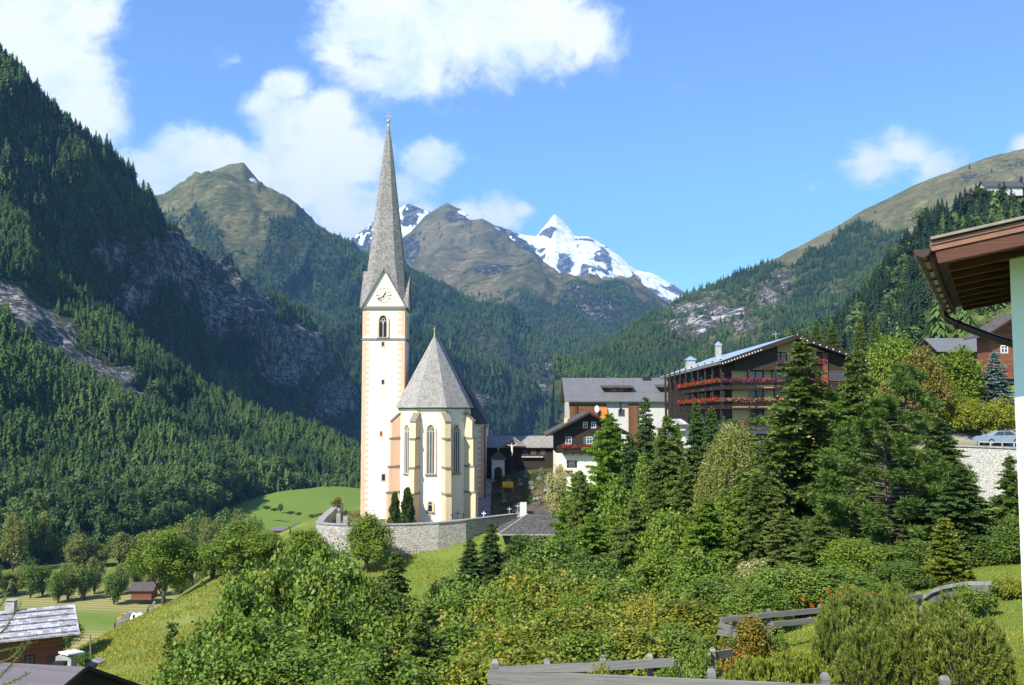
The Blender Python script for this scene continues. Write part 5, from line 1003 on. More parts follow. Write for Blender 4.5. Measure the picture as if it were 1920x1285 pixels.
def build_flower_hotel():
    Y = 112.; x0 = P(1372, 700, Y).x; x1 = x0 + 16.2; ap = P(1495, 627, Y - 2.6); eL = P(1352, 677, Y - 2.6); Yb = 158.; sl_ = (ap.z - eL.z) / (ap.x - eL.x)
    B_ = Bld('flower_hotel', (ap.x, Y + 20, -7), 'big chalet hotel with wide metal roof and rows of red and pink balcony flowers', 'hotel')
    zw = ap.z - .45 - sl_ * (ap.x - x0); m1 = MB(); Rz = ap.z - .45; m1.prism([(x0, Y, -12.5), (x1, Y, -12.5), (x1, Y, Rz - sl_ * (x1 - ap.x)), (ap.x, Y, Rz), (x0, Y, zw)], (0, Yb - Y, 0)); B_.part('wall', m1, M['yellow'])
    r = MB(); th = .28; eR = ap.x * 2 - eL.x; Lf = [(eL.x, Y - 2.6, eL.z), (ap.x, Y - 2.6, ap.z), (ap.x, Yb, ap.z), (eL.x + .6, Yb, eL.z)]; Rf = [(ap.x, Y - 2.6, ap.z), (eR, Y - 2.6, eL.z), (eR, Yb, eL.z), (ap.x, Yb, ap.z)]
    slab_roof(r, Lf, th); slab_roof(r, Rf, th); roof = B_.part('roof', r, M['metal'])
    sof = MB(); dn = Vector((0, 0, -th - .02)); sof.prism([Vector(q) + dn for q in Lf], (0, 0, -.12)); sof.prism([Vector(q) + dn for q in Rf], (0, 0, -.12)); B_.part('roof_underside', sof, M['wood'], roof)
    t1 = MB(); 
    for a, b in ((Lf[0], Lf[1]), (Rf[1], Rf[0])): t1.bar(Vector(a) - Vector((0, .05, .25)), Vector(b) - Vector((0, .05, .25)), .07, .5)
    B_.part('bargeboard', t1, M['wood'], roof); t1 = MB()
    for i in range(26):
        f = (i + .5) / 26; q = Vector(Lf[0]).lerp(Vector(Lf[1]), f) if i < 14 else Vector(Rf[0]).lerp(Vector(Rf[1]), (i - 14 + .5) / 12); t1.box(q.x - .06, q.y - .13, q.z - .40, q.x + .06, q.y - .09, q.z - .28)
    B_.part('purlin_caps', t1, M['wframe'], roof)
    g = MB(); g.tube([Lf[0], Lf[3]], .09, 6); B_.part('gutter', g, M['concrete'], roof)
    fr = Fr((0, Y, 0), (1, 0, 0), (0, -1, 0)); fl = Fr((x0, 0, 0), (0, -1, 0), (-1, 0, 0)); sx = lambda u: P(u, 700, Y).x; sz = lambda v: P(1400, v, Y).z
    k = MB(); k.box(x0 - .03, Y + .02, -12, x0 - .001, Yb - .02, zw + .1); B_.part('side_cladding', k, M['wood'])
    # timber gable cladding at left of the gable and the brown right wing
    k = MB(); ztl = lambda x: Rz - sl_ * abs(x - ap.x) - .1; xa_, xb_ = x0 + .01, sx(1452); k.prism([(xa_, Y - 1.5, sz(695)), (xb_, Y - 1.5, sz(695)), (xb_, Y - 1.5, ztl(xb_)), (xa_, Y - 1.5, ztl(xa_))], (0, 1.49, 0)); B_.part('gable_cladding', k, M['wood'])
    k = MB(); xw = sx(1545); k.prism([(xw, Y - 1.2, -12), (x1 + .5, Y - 1.2, -12), (x1 + .5, Y - 1.2, ztl(x1 + .5)), (xw, Y - 1.2, ztl(xw))], (0, 1.18, 0)); wing = B_.part('timber_wing', k, M['wood']); k = MB(); k.box(xw - .55, Y - 1.5, -12, xw - .02, Y + .3, ztl(xw) - .2); B_.part('corner_post', k, M['woodr'])
    fw = Fr((0, Y - 1.2, 0), (1, 0, 0), (0, -1, 0)); rect_window(B_, fw, sx(1568), sz(715), 2.6, 1.15, 'glass', 'woodb', .09, .08, True, None, 'window', 2); rect_window(B_, fw, sx(1568), sz(750), 2.6, 1.15, 'glass', 'woodb', .09, .08, True, None, 'window', 2)
    for (u, v, w_, h) in ((1416, 713, 1.95, 1.7), (1462, 713, 2.0, 1.7), (1417, 748, 1.75, 1.35), (1464, 748, 1.8, 1.35), (1417, 783, 1.75, 1.2), (1464, 680, 1.5, 1.2), (1515, 680, 1.2, 1.3), (1537, 680, .7, 1.3), (1515, 713, 1.6, 1.7), (1515, 748, 1.6, 1.35)):
        rect_window(B_, fr, sx(u), sz(v), w_, h, 'glass', 'wood', .12, .10, True)
    zA, zB, zT = sz(728), sz(764), sz(692)
    dp = 1.6
    for (z, fls, sd_) in ((zA, ('fl_dark', 'fl_dark', 'fl_red'), 3), (zB, ('fl_pink', 'fl_mix', 'fl_red'), 8)):
        xm_ = sx(1425); balcony(B_, fr, x0 - dp + .001, xm_, z, dp, 'wood', fls[0], sd_, .95, 170); balcony(B_, fr, xm_ + .01, sx(1535), z, dp, 'wood', fls[1], sd_ + 1, .95, 170); balcony(B_, fl, -(Y + 26), -(Y - dp + .12), z + .004, dp - .002, 'wood', fls[2], sd_ + 2, .95, 150)
    balcony(B_, fr, sx(1450), sx(1543), zT, 1.3, 'wood', 'fl_dark', 21, .85, 90)
    for i, yy in enumerate(np.arange(Y + 1.5, Y + 26, 3.2)):
        for z in (zA + .05, zB + .05, zB - 2.9): rect_window(B_, fl, -yy, z, 1.5, 1.9, 'glass', 'wframe' if i % 2 else 'wood', .1, .08)
    k = MB()
    for yy in np.arange(Y - 1, Y + 40, 4.5):
        zt_ = eL.z - .2; k.bar((x0 - dp + .1, yy, -7.5), (x0 - dp + .1, yy, zt_ + .5), .18, .18)
        k.bar((x0 - .1, yy, zA - .3), (eL.x + .5, yy, zt_ - .1), .14, .16)
    for yy in (Y + 33, Y + 38, Y + 43): k.bar((eL.x + .9, yy, zt_ - .1), (x0 - .6, yy, -6), .22, .22)
    for u in (1398, 1447): x = sx(u); k.bar((x, Y - dp + .1, -7), (x, Y - dp + .1, sz(692)), .16, .16)
    B_.part('timber_frame', k, M['wood'])
    for (u, v, vt, Yc, w_) in ((1296, 690, 677, Y + 30, 1.25), (1348, 668, 650, Y + 16, .7)):
        p = P(u, v, Yc); zt_ = P(u, vt, Yc).z; c = MB(); c.box(p.x - w_ / 2, Yc, eL.z - .6, p.x + w_ / 2, Yc + w_, zt_); ch = B_.part('chimney', c, M['concrete'], roof); c = MB(); c.box(p.x - w_ * .62, Yc - w_ * .12, zt_ + .12, p.x + w_ * .62, Yc + w_ * 1.12, zt_ + .26); c.add([(p.x - w_ * .62, Yc - w_ * .12, zt_ + .262), (p.x + w_ * .62, Yc - w_ * .12, zt_ + .262), (p.x + w_ * .62, Yc + w_ * 1.12, zt_ + .262), (p.x - w_ * .62, Yc + w_ * 1.12, zt_ + .262), (p.x, Yc + w_ * .5, zt_ + .75)], [(0, 1, 4), (1, 2, 4), (2, 3, 4), (3, 0, 4)])
        for a in (-.45, .45):
            for b in (.05, .95): c.box(p.x + a * w_ - .05, Yc + b * w_ - .05, zt_, p.x + a * w_ + .05, Yc + b * w_ + .05, zt_ + .12)
        B_.part('chimney_cap', c, M['carb'], ch)
    c = MB(); p = P(1455, 640, Y + 8); c.tube([(p.x, Y + 8, ap.z - 2), (p.x, Y + 8, P(1455, 622, Y + 8).z)], .04, 6); c.bar((p.x - .6, Y + 8, P(1, 628, Y + 8).z), (p.x + .5, Y + 8, P(1, 626, Y + 8).z), .04, .04); B_.part('aerial', c, M['concrete'], roof)
    # low front annex with planted roof
    Ya = Y - 6; a0, a1 = P(1290, 800, Ya).x, P(1480, 800, Ya).x; zt_ = P(1300, 797, Ya).z
    A_ = Bld('hotel_annex', ((a0 + a1) / 2, Ya, -7.5), 'low flat roofed hotel annex with plants on its grey roof edge', 'annex'); m1 = MB(); m1.box(a0 + .8, Ya + .8, -14, a1, Y - .02, zt_ - .5); A_.part('wall', m1, M['white']); m1 = MB(); m1.box(a0, Ya, zt_ - .48, a1 + .3, Y - .03, zt_); A_.part('roof', m1, M['roofd'])
    fa = Fr((0, Ya + .8, 0), (1, 0, 0), (0, -1, 0)); sxa = lambda u: P(u, 1, Ya).x; rect_window(A_, fa, sxa(1408), P(1, 855, Ya).z, 2.6, 2.4, 'glass', 'wood', .12, .1, True, None, 'window', 2); rect_window(A_, fa, sxa(1355), P(1, 850, Ya).z, 1.6, 1.8, 'glass', 'wood')
    flowers_strip(A_, A_.root, (sxa(1345), Ya + .4, zt_ + .25), (sxa(1372), Ya + .4, zt_ + .2), 900, 31, ('planter',), .7, .8, 'roof_shrub'); flowers_strip(A_, A_.root, (sxa(1392), Ya + .5, zt_ + .35), (sxa(1428), Ya + .5, zt_ + .35), 1500, 32, ('planter',), 1.1, .9, 'roof_shrub'); flowers_strip(A_, A_.root, (sxa(1368), Ya + .3, zt_ + .25), (sxa(1390), Ya + .3, zt_ + .3), 220, 33, ('fl_pink',), .4, .4, 'flowers'); flowers_strip(A_, A_.root, (sxa(1428), Ya + .3, zt_ + .25), (sxa(1440), Ya + .3, zt_ + .25), 120, 34, ('fl_pink',), .4, .4, 'flowers')
    Yp = Y + 2; a0, a1 = P(1238, 800, Yp).x, P(1308, 800, Yp).x; A2 = Bld('pavilion', ((a0 + a1) / 2, Yp, -8), 'small white pavilion with pale grey hipped roof left of the hotel', 'pavilion'); z1, z2 = P(1, 808, Yp).z, P(1, 786, Yp).z; xm_ = (a0 + a1) / 2
    m1 = MB(); m1.box(a0 + 1, Yp + .6, -14, a1 - .4, Yp + 5, z1); A2.part('wall', m1, M['white']); r = MB(); r.add([(a0, Yp, z1), (a1, Yp, z1), (a1, Yp + 5.5, z1), (a0, Yp + 5.5, z1), (xm_ - .8, Yp + 2.7, z2), (xm_ + .8, Yp + 2.7, z2)], [(0, 1, 5, 4), (1, 2, 5), (2, 3, 4, 5), (3, 0, 4), (3, 2, 1, 0)]); A2.part('roof', r, M['slab'])
build_flower_hotel()
# ------------------------------------------------------------------ near house at the right edge
def build_near_house():
    N0 = P(1747, 488, 10.0); N1 = P(1792, 589, 16.6); g = (N1 - N0); L = g.length; gd = g.normalized(); pd = Vector((.894, -.447, 0)); S = .165; up = Vector((pd.x, pd.y, S))
    B_ = Bld('near_house', (9, 13, -4.5), 'mint white house corner with brown timber eaves and gutter at the right edge', 'house')
    A, Bq = N0, N1; W_ = 3.4; C_, D_ = B_q(A, up, W_), B_q(Bq, up, W_)
    r = MB(); r.prism([A + Vector((0, 0, .16)), C_ + Vector((0, 0, .16)), D_ + Vector((0, 0, .16)), Bq + Vector((0, 0, .16))], (0, 0, .04)); roof = B_.part('roof', r, M['trim'])
    s_ = MB(); s_.prism([A + Vector((0, 0, .11)), C_ + Vector((0, 0, .11)), D_ + Vector((0, 0, .11)), Bq + Vector((0, 0, .11))], (0, 0, .045)); B_.part('roof_boards', s_, M['woodsof'], roof)
    n = 9
    for i in range(n):
        f = (i + .55) / n; a = A + g * f + Vector((0, 0, .055)) + up * .12; q = MB(); q.bar(a, a + up * (W_ - .2), .10, .11, (0, 0, 1)); B_.part('rafter', q, M['woodsof'], roof)
    fa = MB(); off_ = -gd * .03; fa.bar(A + off_ + Vector((0, 0, .125)), C_ + off_ + Vector((0, 0, .125)), .05, .075, (0, 0, 1)); fa.bar(A + off_ * 1.6 + Vector((0, 0, .165)), C_ + off_ * 1.6 + Vector((0, 0, .165)), .05, .03, (0, 0, 1)); B_.part('fascia', fa, M['fascia'], roof); fa = MB(); fa.bar(A + Vector((0, 0, .02)) + up * .05, C_ + Vector((0, 0, .02)), .07, .14, (0, 0, 1)); B_.part('barge_beam', fa, M['woodsof'], roof); fa = MB(); fa.bar(A + off_ * 1.5 + Vector((0, 0, .215)), C_ + off_ * 1.5 + Vector((0, 0, .215)), .14, .028, (0, 0, 1)); B_.part('verge_flashing', fa, M['trim'], roof)
    fa = MB(); fa.bar(A + Vector((0, 0, .05)) - pd * .01, Bq + Vector((0, 0, .05)) - pd * .01, .03, .14, (0, 0, 1)); B_.part('eaves_board', fa, M['woodsof'], roof)
    # half round gutter with brackets, S bend and downpipe
    gt = MB(); r_ = .085; c0 = A - pd * .08 - gd * .18 + Vector((0, 0, .10)); c1 = Bq - pd * .11 + Vector((0, 0, .06)); seg = 10; vs = []
    for c in (c0, c1):
        for rr in (r_, r_ - .006):
            for i in range(seg + 1): a = math.pi + math.pi * i / seg; vs.append(c + pd * (rr * math.cos(a)) + Vector((0, 0, rr * math.sin(a))))
    k = seg + 1; fs = []
    for i in range(seg): fs += [(i, i + 1, 2 * k + i + 1, 2 * k + i), (k + i + 1, k + i, 3 * k + i, 3 * k + i + 1), (i, k + i, k + i + 1, i + 1), (2 * k + i, 2 * k + i + 1, 3 * k + i + 1, 3 * k + i)]
    gt.add(vs, fs); gt.add([v_ + gd * .01 for v_ in vs[:k]], [tuple(range(k))]); gut = B_.part('gutter', gt, M['copper'], None, False)
    for i in range(9):
        br = MB()
        c = c0.lerp(c1, (i + .4) / 9); pts = [c + pd * ((r_ + .008) * math.cos(math.pi + math.pi * j / 6)) + Vector((0, 0, (r_ + .008) * math.sin(math.pi + math.pi * j / 6))) for j in range(7)]
        for p1, p2 in zip(pts[:-1], pts[1:]): br.bar(p1, p2, .03, .008, gd)
        br.bar(pts[0], pts[-1], .03, .008, gd)
        B_.part('gutter_bracket', br, M['copper'], gut)
    pp = MB(); pp.tube([P(1768, 566, 16), P(1766.5, 578, 16), P(1770, 591, 16), P(1779, 600, 15.9), P(1793, 607, 15.8), P(1797, 609, 15.7)], .055, 10); pp.tube([P(1797, 609, 15.7), P(1850, 629, 15.2), P(1905, 647, 14.6), P(1960, 665, 14.2)], .062, 10); pp.tube([P(1794, 608, 15.72), P(1799, 610, 15.68)], .078, 10); B_.part('downpipe', pp, M['copper'], gut)
    # walls
    c = P(1892.5, 480, 11.0); wd = pd; d2 = Vector((c.x, c.y, 0)).normalized(); f0 = Vector((c.x, c.y, 0)); f1 = f0 + wd * 6; b0 = f0 + d2 * 6.5; b1 = f1 + d2 * 6.5
    bot = -8; zt0 = c.z + .22; top = lambda q: A.z + S * ((q - Vector((A.x, A.y, 0))).dot(pd)) + .10
    wl = MB(); wl.hexa([(f0.x, f0.y, bot), (f1.x, f1.y, bot), (b1.x, b1.y, bot), (b0.x, b0.y, bot), (f0.x, f0.y, top(f0)), (f1.x, f1.y, top(f1)), (b1.x, b1.y, top(b1)), (b0.x, b0.y, top(b0))]); B_.part('wall', wl, M['mint']); rect_window(B_, Fr(f0 + wd * 2.6, wd, -gd), 0, -1.0, 1.1, 1.3, shutters='woodb')
def B_q(a, up, w_): return a + up * w_
build_near_house()
# ------------------------------------------------------------------ fences
def fence(name, label, rails, posts, group=None, rail_h=.155, rail_w=.06, post_w=.09):
    """rails: [((u,v,Y),(u,v,Y))], posts: [(u, vtop, Y)]"""
    a = P(*posts[len(posts) // 2]); B_ = Bld(name, (a.x, a.y, gz(a.x, a.y)), label, 'fence', group)
    for (p, q) in rails:
        k = MB(); p, q = P(*p), P(*q); n = 6; pr = p
        k.bar(p, q, rail_w, rail_h); B_.part('rail', k, M['beam'])
    for p in posts:
        p = P(*p); k = MB(); z0 = gz(p.x, p.y) - .3; w_ = post_w / 2; k.box(p.x - w_, p.y - w_ + .10, z0, p.x + w_, p.y + w_ + .10, p.z - .04); k.add([(p.x - w_, p.y - w_ + .1, p.z - .04), (p.x + w_, p.y - w_ + .1, p.z - .04), (p.x + w_, p.y + w_ + .1, p.z - .04), (p.x - w_, p.y + w_ + .1, p.z - .04), (p.x - w_ * .6, p.y - w_ * .6 + .1, p.z), (p.x + w_ * .6, p.y - w_ * .6 + .1, p.z), (p.x + w_ * .6, p.y + w_ * .6 + .1, p.z), (p.x - w_ * .6, p.y + w_ * .6 + .1, p.z)], [(4, 5, 6, 7), (0, 1, 5, 4), (1, 2, 6, 5), (2, 3, 7, 6), (3, 0, 4, 7)]); B_.part('post', k, M['beam'])
fence('rail_fence', 'nearest weathered grey beam fence along the bottom of the view', [((915, 1269, 11.6), (1660, 1303, 10.8)), ((1662, 1303, 10.8), (2200, 1325, 10.2)), ((918, 1330, 11.6), (2200, 1395, 10.2))], [(928, 1240, 11.7), (1337, 1258, 11.2), (1552, 1266, 10.95), (1779, 1272, 10.7), (2010, 1280, 10.4)])
fence('rail_fence', 'second grey plank fence just beyond the nearest beam, half hidden by bushes', [((932, 1259, 17), (1130, 1249, 17.5)), ((1130, 1249, 17.5), (1262, 1242, 18)), ((1330, 1231, 19), (1372, 1224, 19.5))], [(1026, 1238, 17.2), (1131, 1231, 17.5), (1220, 1228, 17.9), (1338, 1217, 19)], None, .15, .06, .10)
fence('rail_fence', 'farther grey log fence crossing behind the reddish bush', [((1352, 1163, 27), (1443, 1153, 27.6)), ((1443, 1153, 27.6), (1545, 1144, 28.4)), ((1350, 1172, 27), (1372, 1180, 26.5)), ((1348, 1186, 26.5), (1372, 1190, 26)), ((1448, 1171, 27.6), (1525, 1164, 28.2)), ((1545, 1141, 28.5), (1727, 1118, 31))], [(1379, 1155, 27.2), (1443, 1143, 27.6), (1540, 1135, 28.3), (1726, 1112, 31)], None, .14, .09, .12)
# ------------------------------------------------------------------ farmhouses at bottom left and valley buildings
def build_farm():
    B_ = Bld('farmhouse', tuple(P(60, 1250, 90)), 'old red timber farmhouse with pale stone slab roof at lower left', 'house')
    t_ = Vector((.86, .51, 0)).normalized(); bk = Vector((-t_.y, t_.x, 0)); eR = P(150, 1187, 88.); rise = 1.75; run = 4.6; Lw = 14.
    eL = eR - t_ * Lw; rR = eR + bk * run + Vector((0, 0, rise)); rL = rR - t_ * Lw; down = bk * run - Vector((0, 0, rise))
    r = MB(); r.prism([eL, eR, rR, rL], (0, 0, -.14)); r.prism([rL + bk * .01, rR + bk * .01, rR + down, rL + down], (0, 0, -.14)); roof = B_.part('roof', r, M['slab'])
    for i in range(5):
        k = MB(); f = (i + .3) / 5; a = eL.lerp(rL, f) + Vector((0, 0, .06)); b = eR.lerp(rR, f) + Vector((0, 0, .06)) - t_ * .2; k.bar(a, b, .09, .07)
        for j in range(6): q = a.lerp(b, (j + .5 + .2 * (i % 2)) / 6); k.bar(q - t_ * .16, q + t_ * .16, .2, .18)
        B_.part('roof_batten', k, M['beam'], roof)
    c0 = eR + bk * 1.1 - t_ * 1.3; zt_ = eR.z + .2; m1 = MB(); A_, Bv = Vector((c0.x, c0.y, -30)), Vector((c0.x, c0.y, -30)) - t_ * 12; hh = Vector((0, 0, zt_ + 30)); d9 = bk * 7
    m1.hexa([Bv, A_, A_ + d9, Bv + d9, Bv + hh, A_ + hh, A_ + d9 + hh, Bv + d9 + hh]); m1.prism([A_ + hh + bk * .3, A_ + hh + d9 - bk * .3, A_ + hh + d9 * .5 + Vector((0, 0, rise * .72))], t_ * -.3); B_.part('wall', m1, M['woodr'])
    fr = Fr((c0.x, c0.y, 0), t_, -bk); rect_window(B_, fr, -2.6, P(1, 1240, 88).z, .8, .8, 'glass', 'wood', .08, .05); rect_window(B_, fr, -1.0, P(1, 1238, 88).z, .5, .4, 'glass', 'wood', .05, .05)
    for (f, h_) in ((.40, 1.0), (.62, .8)):
        p = rL.lerp(rR, f); c = MB(); w_ = .42; c.box(p.x - w_, p.y - .3, p.z - .8, p.x + w_, p.y + .3, p.z + h_); ch = B_.part('chimney', c, M['concrete'], roof); c = MB(); z1 = p.z + h_; c.box(p.x - w_ - .12, p.y - .4, z1 + .10, p.x + w_ + .12, p.y + .4, z1 + .16); c.box(p.x - w_ + .02, p.y - .25, z1, p.x - w_ + .12, p.y + .25, z1 + .10); c.box(p.x + w_ - .12, p.y - .25, z1, p.x + w_ - .02, p.y + .25, z1 + .10); B_.part('chimney_cap', c, M['concrete'], ch)
    Y = 60.; B2 = Bld('lower_farmhouse', (-34, Y + 2, -17), 'brown corrugated roof of the nearest building in the bottom left corner', 'house'); 
    M['corr'] = m_wood('corrugated_roof', (.15, .12, .12), (.26, .22, .22), .12, True, .5)
    rR = P(165, 1251, Y + 2); rL = P(-40, 1240, Y + 2); eR = P(95, 1310, Y - 5); eL = P(-60, 1310, Y - 5); r = MB(); r.prism([eL, eR, rR, rL], (0, 0, -.12)); bk = P(245, 1277, Y + 3.5) ; bk2 = P(60, 1300, Y + 9); r.prism([rL + Vector((0, .02, 0)), rR + Vector((0, .02, 0)), rR + Vector((1.4, 7.5, -3.6)), rL + Vector((-2, 7.5, -3.6))], (0, 0, -.12)); B2.part('roof', r, M['corr'])
    m1 = MB(); g1 = rR + Vector((-.25, 0, -.15)); e1 = eR + Vector((-.25, .4, -.15)); f1 = rR + Vector((1.1, 6.6, -3.4)); m1.prism([e1, g1, f1, Vector((f1.x, f1.y, -28)), Vector((e1.x, e1.y, -28))], (-12, 0, 0)); B2.part('wall', m1, M['wood'])
    bb = MB(); bb.bar(rR + Vector((.0, 0, -.05)), rR + Vector((1.45, 7.6, -3.65)), .1, .24); bb.bar(rR, eR, .1, .24); B2.part('bargeboard', bb, M['wood'])
    c = MB(); q = P(108, 1247, Y + 2.3); c.box(q.x - .35, q.y, q.z - .2, q.x + .35, q.y + .6, q.z + .12); B2.part('roof_vent', c, M['iron'])
    # yard clutter between
    Y = 82; s_ = Bld('concrete_stack', tuple(P(122, 1240, Y)), 'grey concrete chimney block beside the red farmhouse wall', 'chimney block'); k = MB(); p = P(122, 1240, Y); k.box(p.x - .8, Y, -27, p.x + .5, Y + 1.2, P(1, 1232, Y).z); s_.part('block', k, M['concrete']); k = MB(); k.bar(P(118, 1226, Y), P(150, 1221, Y + 1.2), 1.5, .12); s_.part('cover_plate', k, M['carr'])
    t_ = Bld('timber_trough', tuple(P(178, 1245, 84)), 'weathered plank lean-to lying beside the farmyard', 'lean-to'); k = MB(); k.bar(P(163, 1247, 84), P(192, 1236, 85), 1.6, .15); t_.part('plank_top', k, M['beam']); k = MB(); k.bar(P(175, 1252, 84), P(190, 1247, 84.4), 1.0, .15); k.bar(P(166, 1249, 84), P(166, 1275, 84), .14, .14); k.bar(P(190, 1240, 85), P(190, 1270, 85), .14, .14); t_.part('frame', k, M['woodb'])
    l_ = Bld('wire_pole', tuple(P(170, 1238, 86)), 'thin pole carrying a wire from the farmhouse roof', 'pole'); k = MB(); k.tube([P(171, 1260, 86), P(169, 1189, 86)], .06, 6); l_.part('pole', k, M['trim']); k = MB(); k.tube([P(169, 1189.5, 86), P(150, 1188.5, 87.5)], .03, 5); l_.part('wire', k, M['trim'])
build_farm()
def small_house(name, u, v, Y, w_, d, h, rh, wall, roof, label, cat, ridge_x=True, base=None, win=0, ov=.5):
    """u,v: picture direction of the front wall's bottom centre"""
    p = P(u, v, Y); zb_ = p.z if base is None else base; B_ = Bld(name, (p.x, p.y, zb_), label, cat)
    if ridge_x: long_house(B_, p.x - w_ / 2, p.x + w_ / 2, Y, Y + d, zb_ - 1.5, zb_ + h, zb_ + h + rh, wall, roof, ov, .15)
    else: gable_house(B_, p.x - w_ / 2, p.x + w_ / 2, Y, Y + d, zb_ - 1.5, zb_ + h, zb_ + h + rh, wall, roof, ov, .18, ov * 1.3)
    fr = Fr((p.x, Y, 0), (1, 0, 0), (0, -1, 0))
    for i in range(win): rect_window(B_, fr, -w_ / 2 + w_ * (i + .5) / win, zb_ + h * .4, min(1.0, w_ / win * .5), min(1.1, h * .4), fw=.1)
    return B_
small_house('field_barn', 265, 1116, 318, 6.6, 5.5, 1.9, 1.7, 'woodr', 'roofbrown', 'small brown hay barn with wide roof at the edge of the mown field', 'barn', True, None, 0, .9)
small_house('log_hut', 549, 1004, 330, 6.2, 8, 1.6, 1.5, 'wood', 'sheetg', 'dark timber hut with grey roof below the churchyard corner', 'hut', False, None, 1, .8)
small_house('hut_annex', 525, 1002, 345, 5, 5, 1.4, .8, 'woodb', 'sheetg', 'low grey roofed shed adjoining left of the dark hut', 'shed', True)
small_house('hillside_house', 1885, 362, 545, 20, 12, 4.2, 4, 'white', 'roofd', 'white farmhouse with dark roof high on the right skyline', 'house', True, None, 4, 1.2)
small_house('hillside_shed', 1838, 372, 548, 11, 8, 2.2, 2, 'wood', 'roofd', 'dark shed beside the white farmhouse on the skyline', 'shed', True)
small_house('grey_roof_house', 1815, 702, 152, 8.6, 8, 3.9, 2.0, 'wood', 'sheetg', 'dark timber house with grey metal roof behind the garden trees', 'house', True, None, 2, .8)
small_house('red_chalet', 1912, 690, 132, 8.2, 3.5, 5.0, 2.6, 'woodr', 'roofbrown', 'red brown timber chalet just left of the mint white wall', 'house', False, None, 2, 1.3)
small_house('white_cottage', 1846, 738, 118, 3.0, 3, 1.9, .8, 'white', 'roofbrown', 'small white walled cottage under the blue grey spruce', 'cottage', True)
def build_car(u, v, Y, rz, paint, label):
    p = P(u, v, Y); L_, W_, H_ = 4.3, 1.75, 1.42; z0 = -3.12
    r = Bld('parked_car', (p.x, Y, z0), label, 'car', 'cars parked above the terrace wall'); s_, c_ = math.sin(rz), math.cos(rz)
    def tr(q): return (p.x + q[0] * c_ - q[1] * s_, Y + q[0] * s_ + q[1] * c_, z0 + q[2])
    prof = [(-2.15, .32), (-2.15, .72), (-1.75, .88), (-1.2, .93), (-.62, 1.40), (.75, 1.42), (1.55, 1.0), (2.08, .92), (2.15, .55), (2.12, .32)]
    k = MB(); k.prism([tr((x, -W_ / 2, z)) for x, z in prof], Vector(tr((0, W_, 0))) - Vector(tr((0, 0, 0)))); body = r.part('body', k, M[paint])
    g = MB()
    for yy in (-W_ / 2 - .006, W_ / 2 + .006): g.poly([tr((x, yy, z)) for x, z in ((-1.08, .96), (-.58, 1.33), (.02, 1.35), (.02, .96))]); g.poly([tr((x, yy, z)) for x, z in ((.08, .96), (.08, 1.35), (.72, 1.35), (1.3, 1.0))])
    r.part('side_window', g, M['glass'], body, False)
    for x in (-1.35, 1.35):
        for yy in (-W_ / 2 - .02, W_ / 2 - .16): q = MB(); q.tube([tr((x, yy, .32)), tr((x, yy + .2, .32))], .32, 14); wh = r.part('wheel', q, M['tyre']); q = MB(); yo = yy - .01 if yy < 0 else yy + .19; q.tube([tr((x, yo, .32)), tr((x, yo + .02, .32))], .19, 10); r.part('rim', q, M['carb'], wh)
for a in ((1872, 832, 95, .15, 'carb', 'silver blue car parked nearest the white house wall'), (1718, 838, 99, .1, 'carr', 'white car seen between the pine branches on the terrace')): build_car(*a)
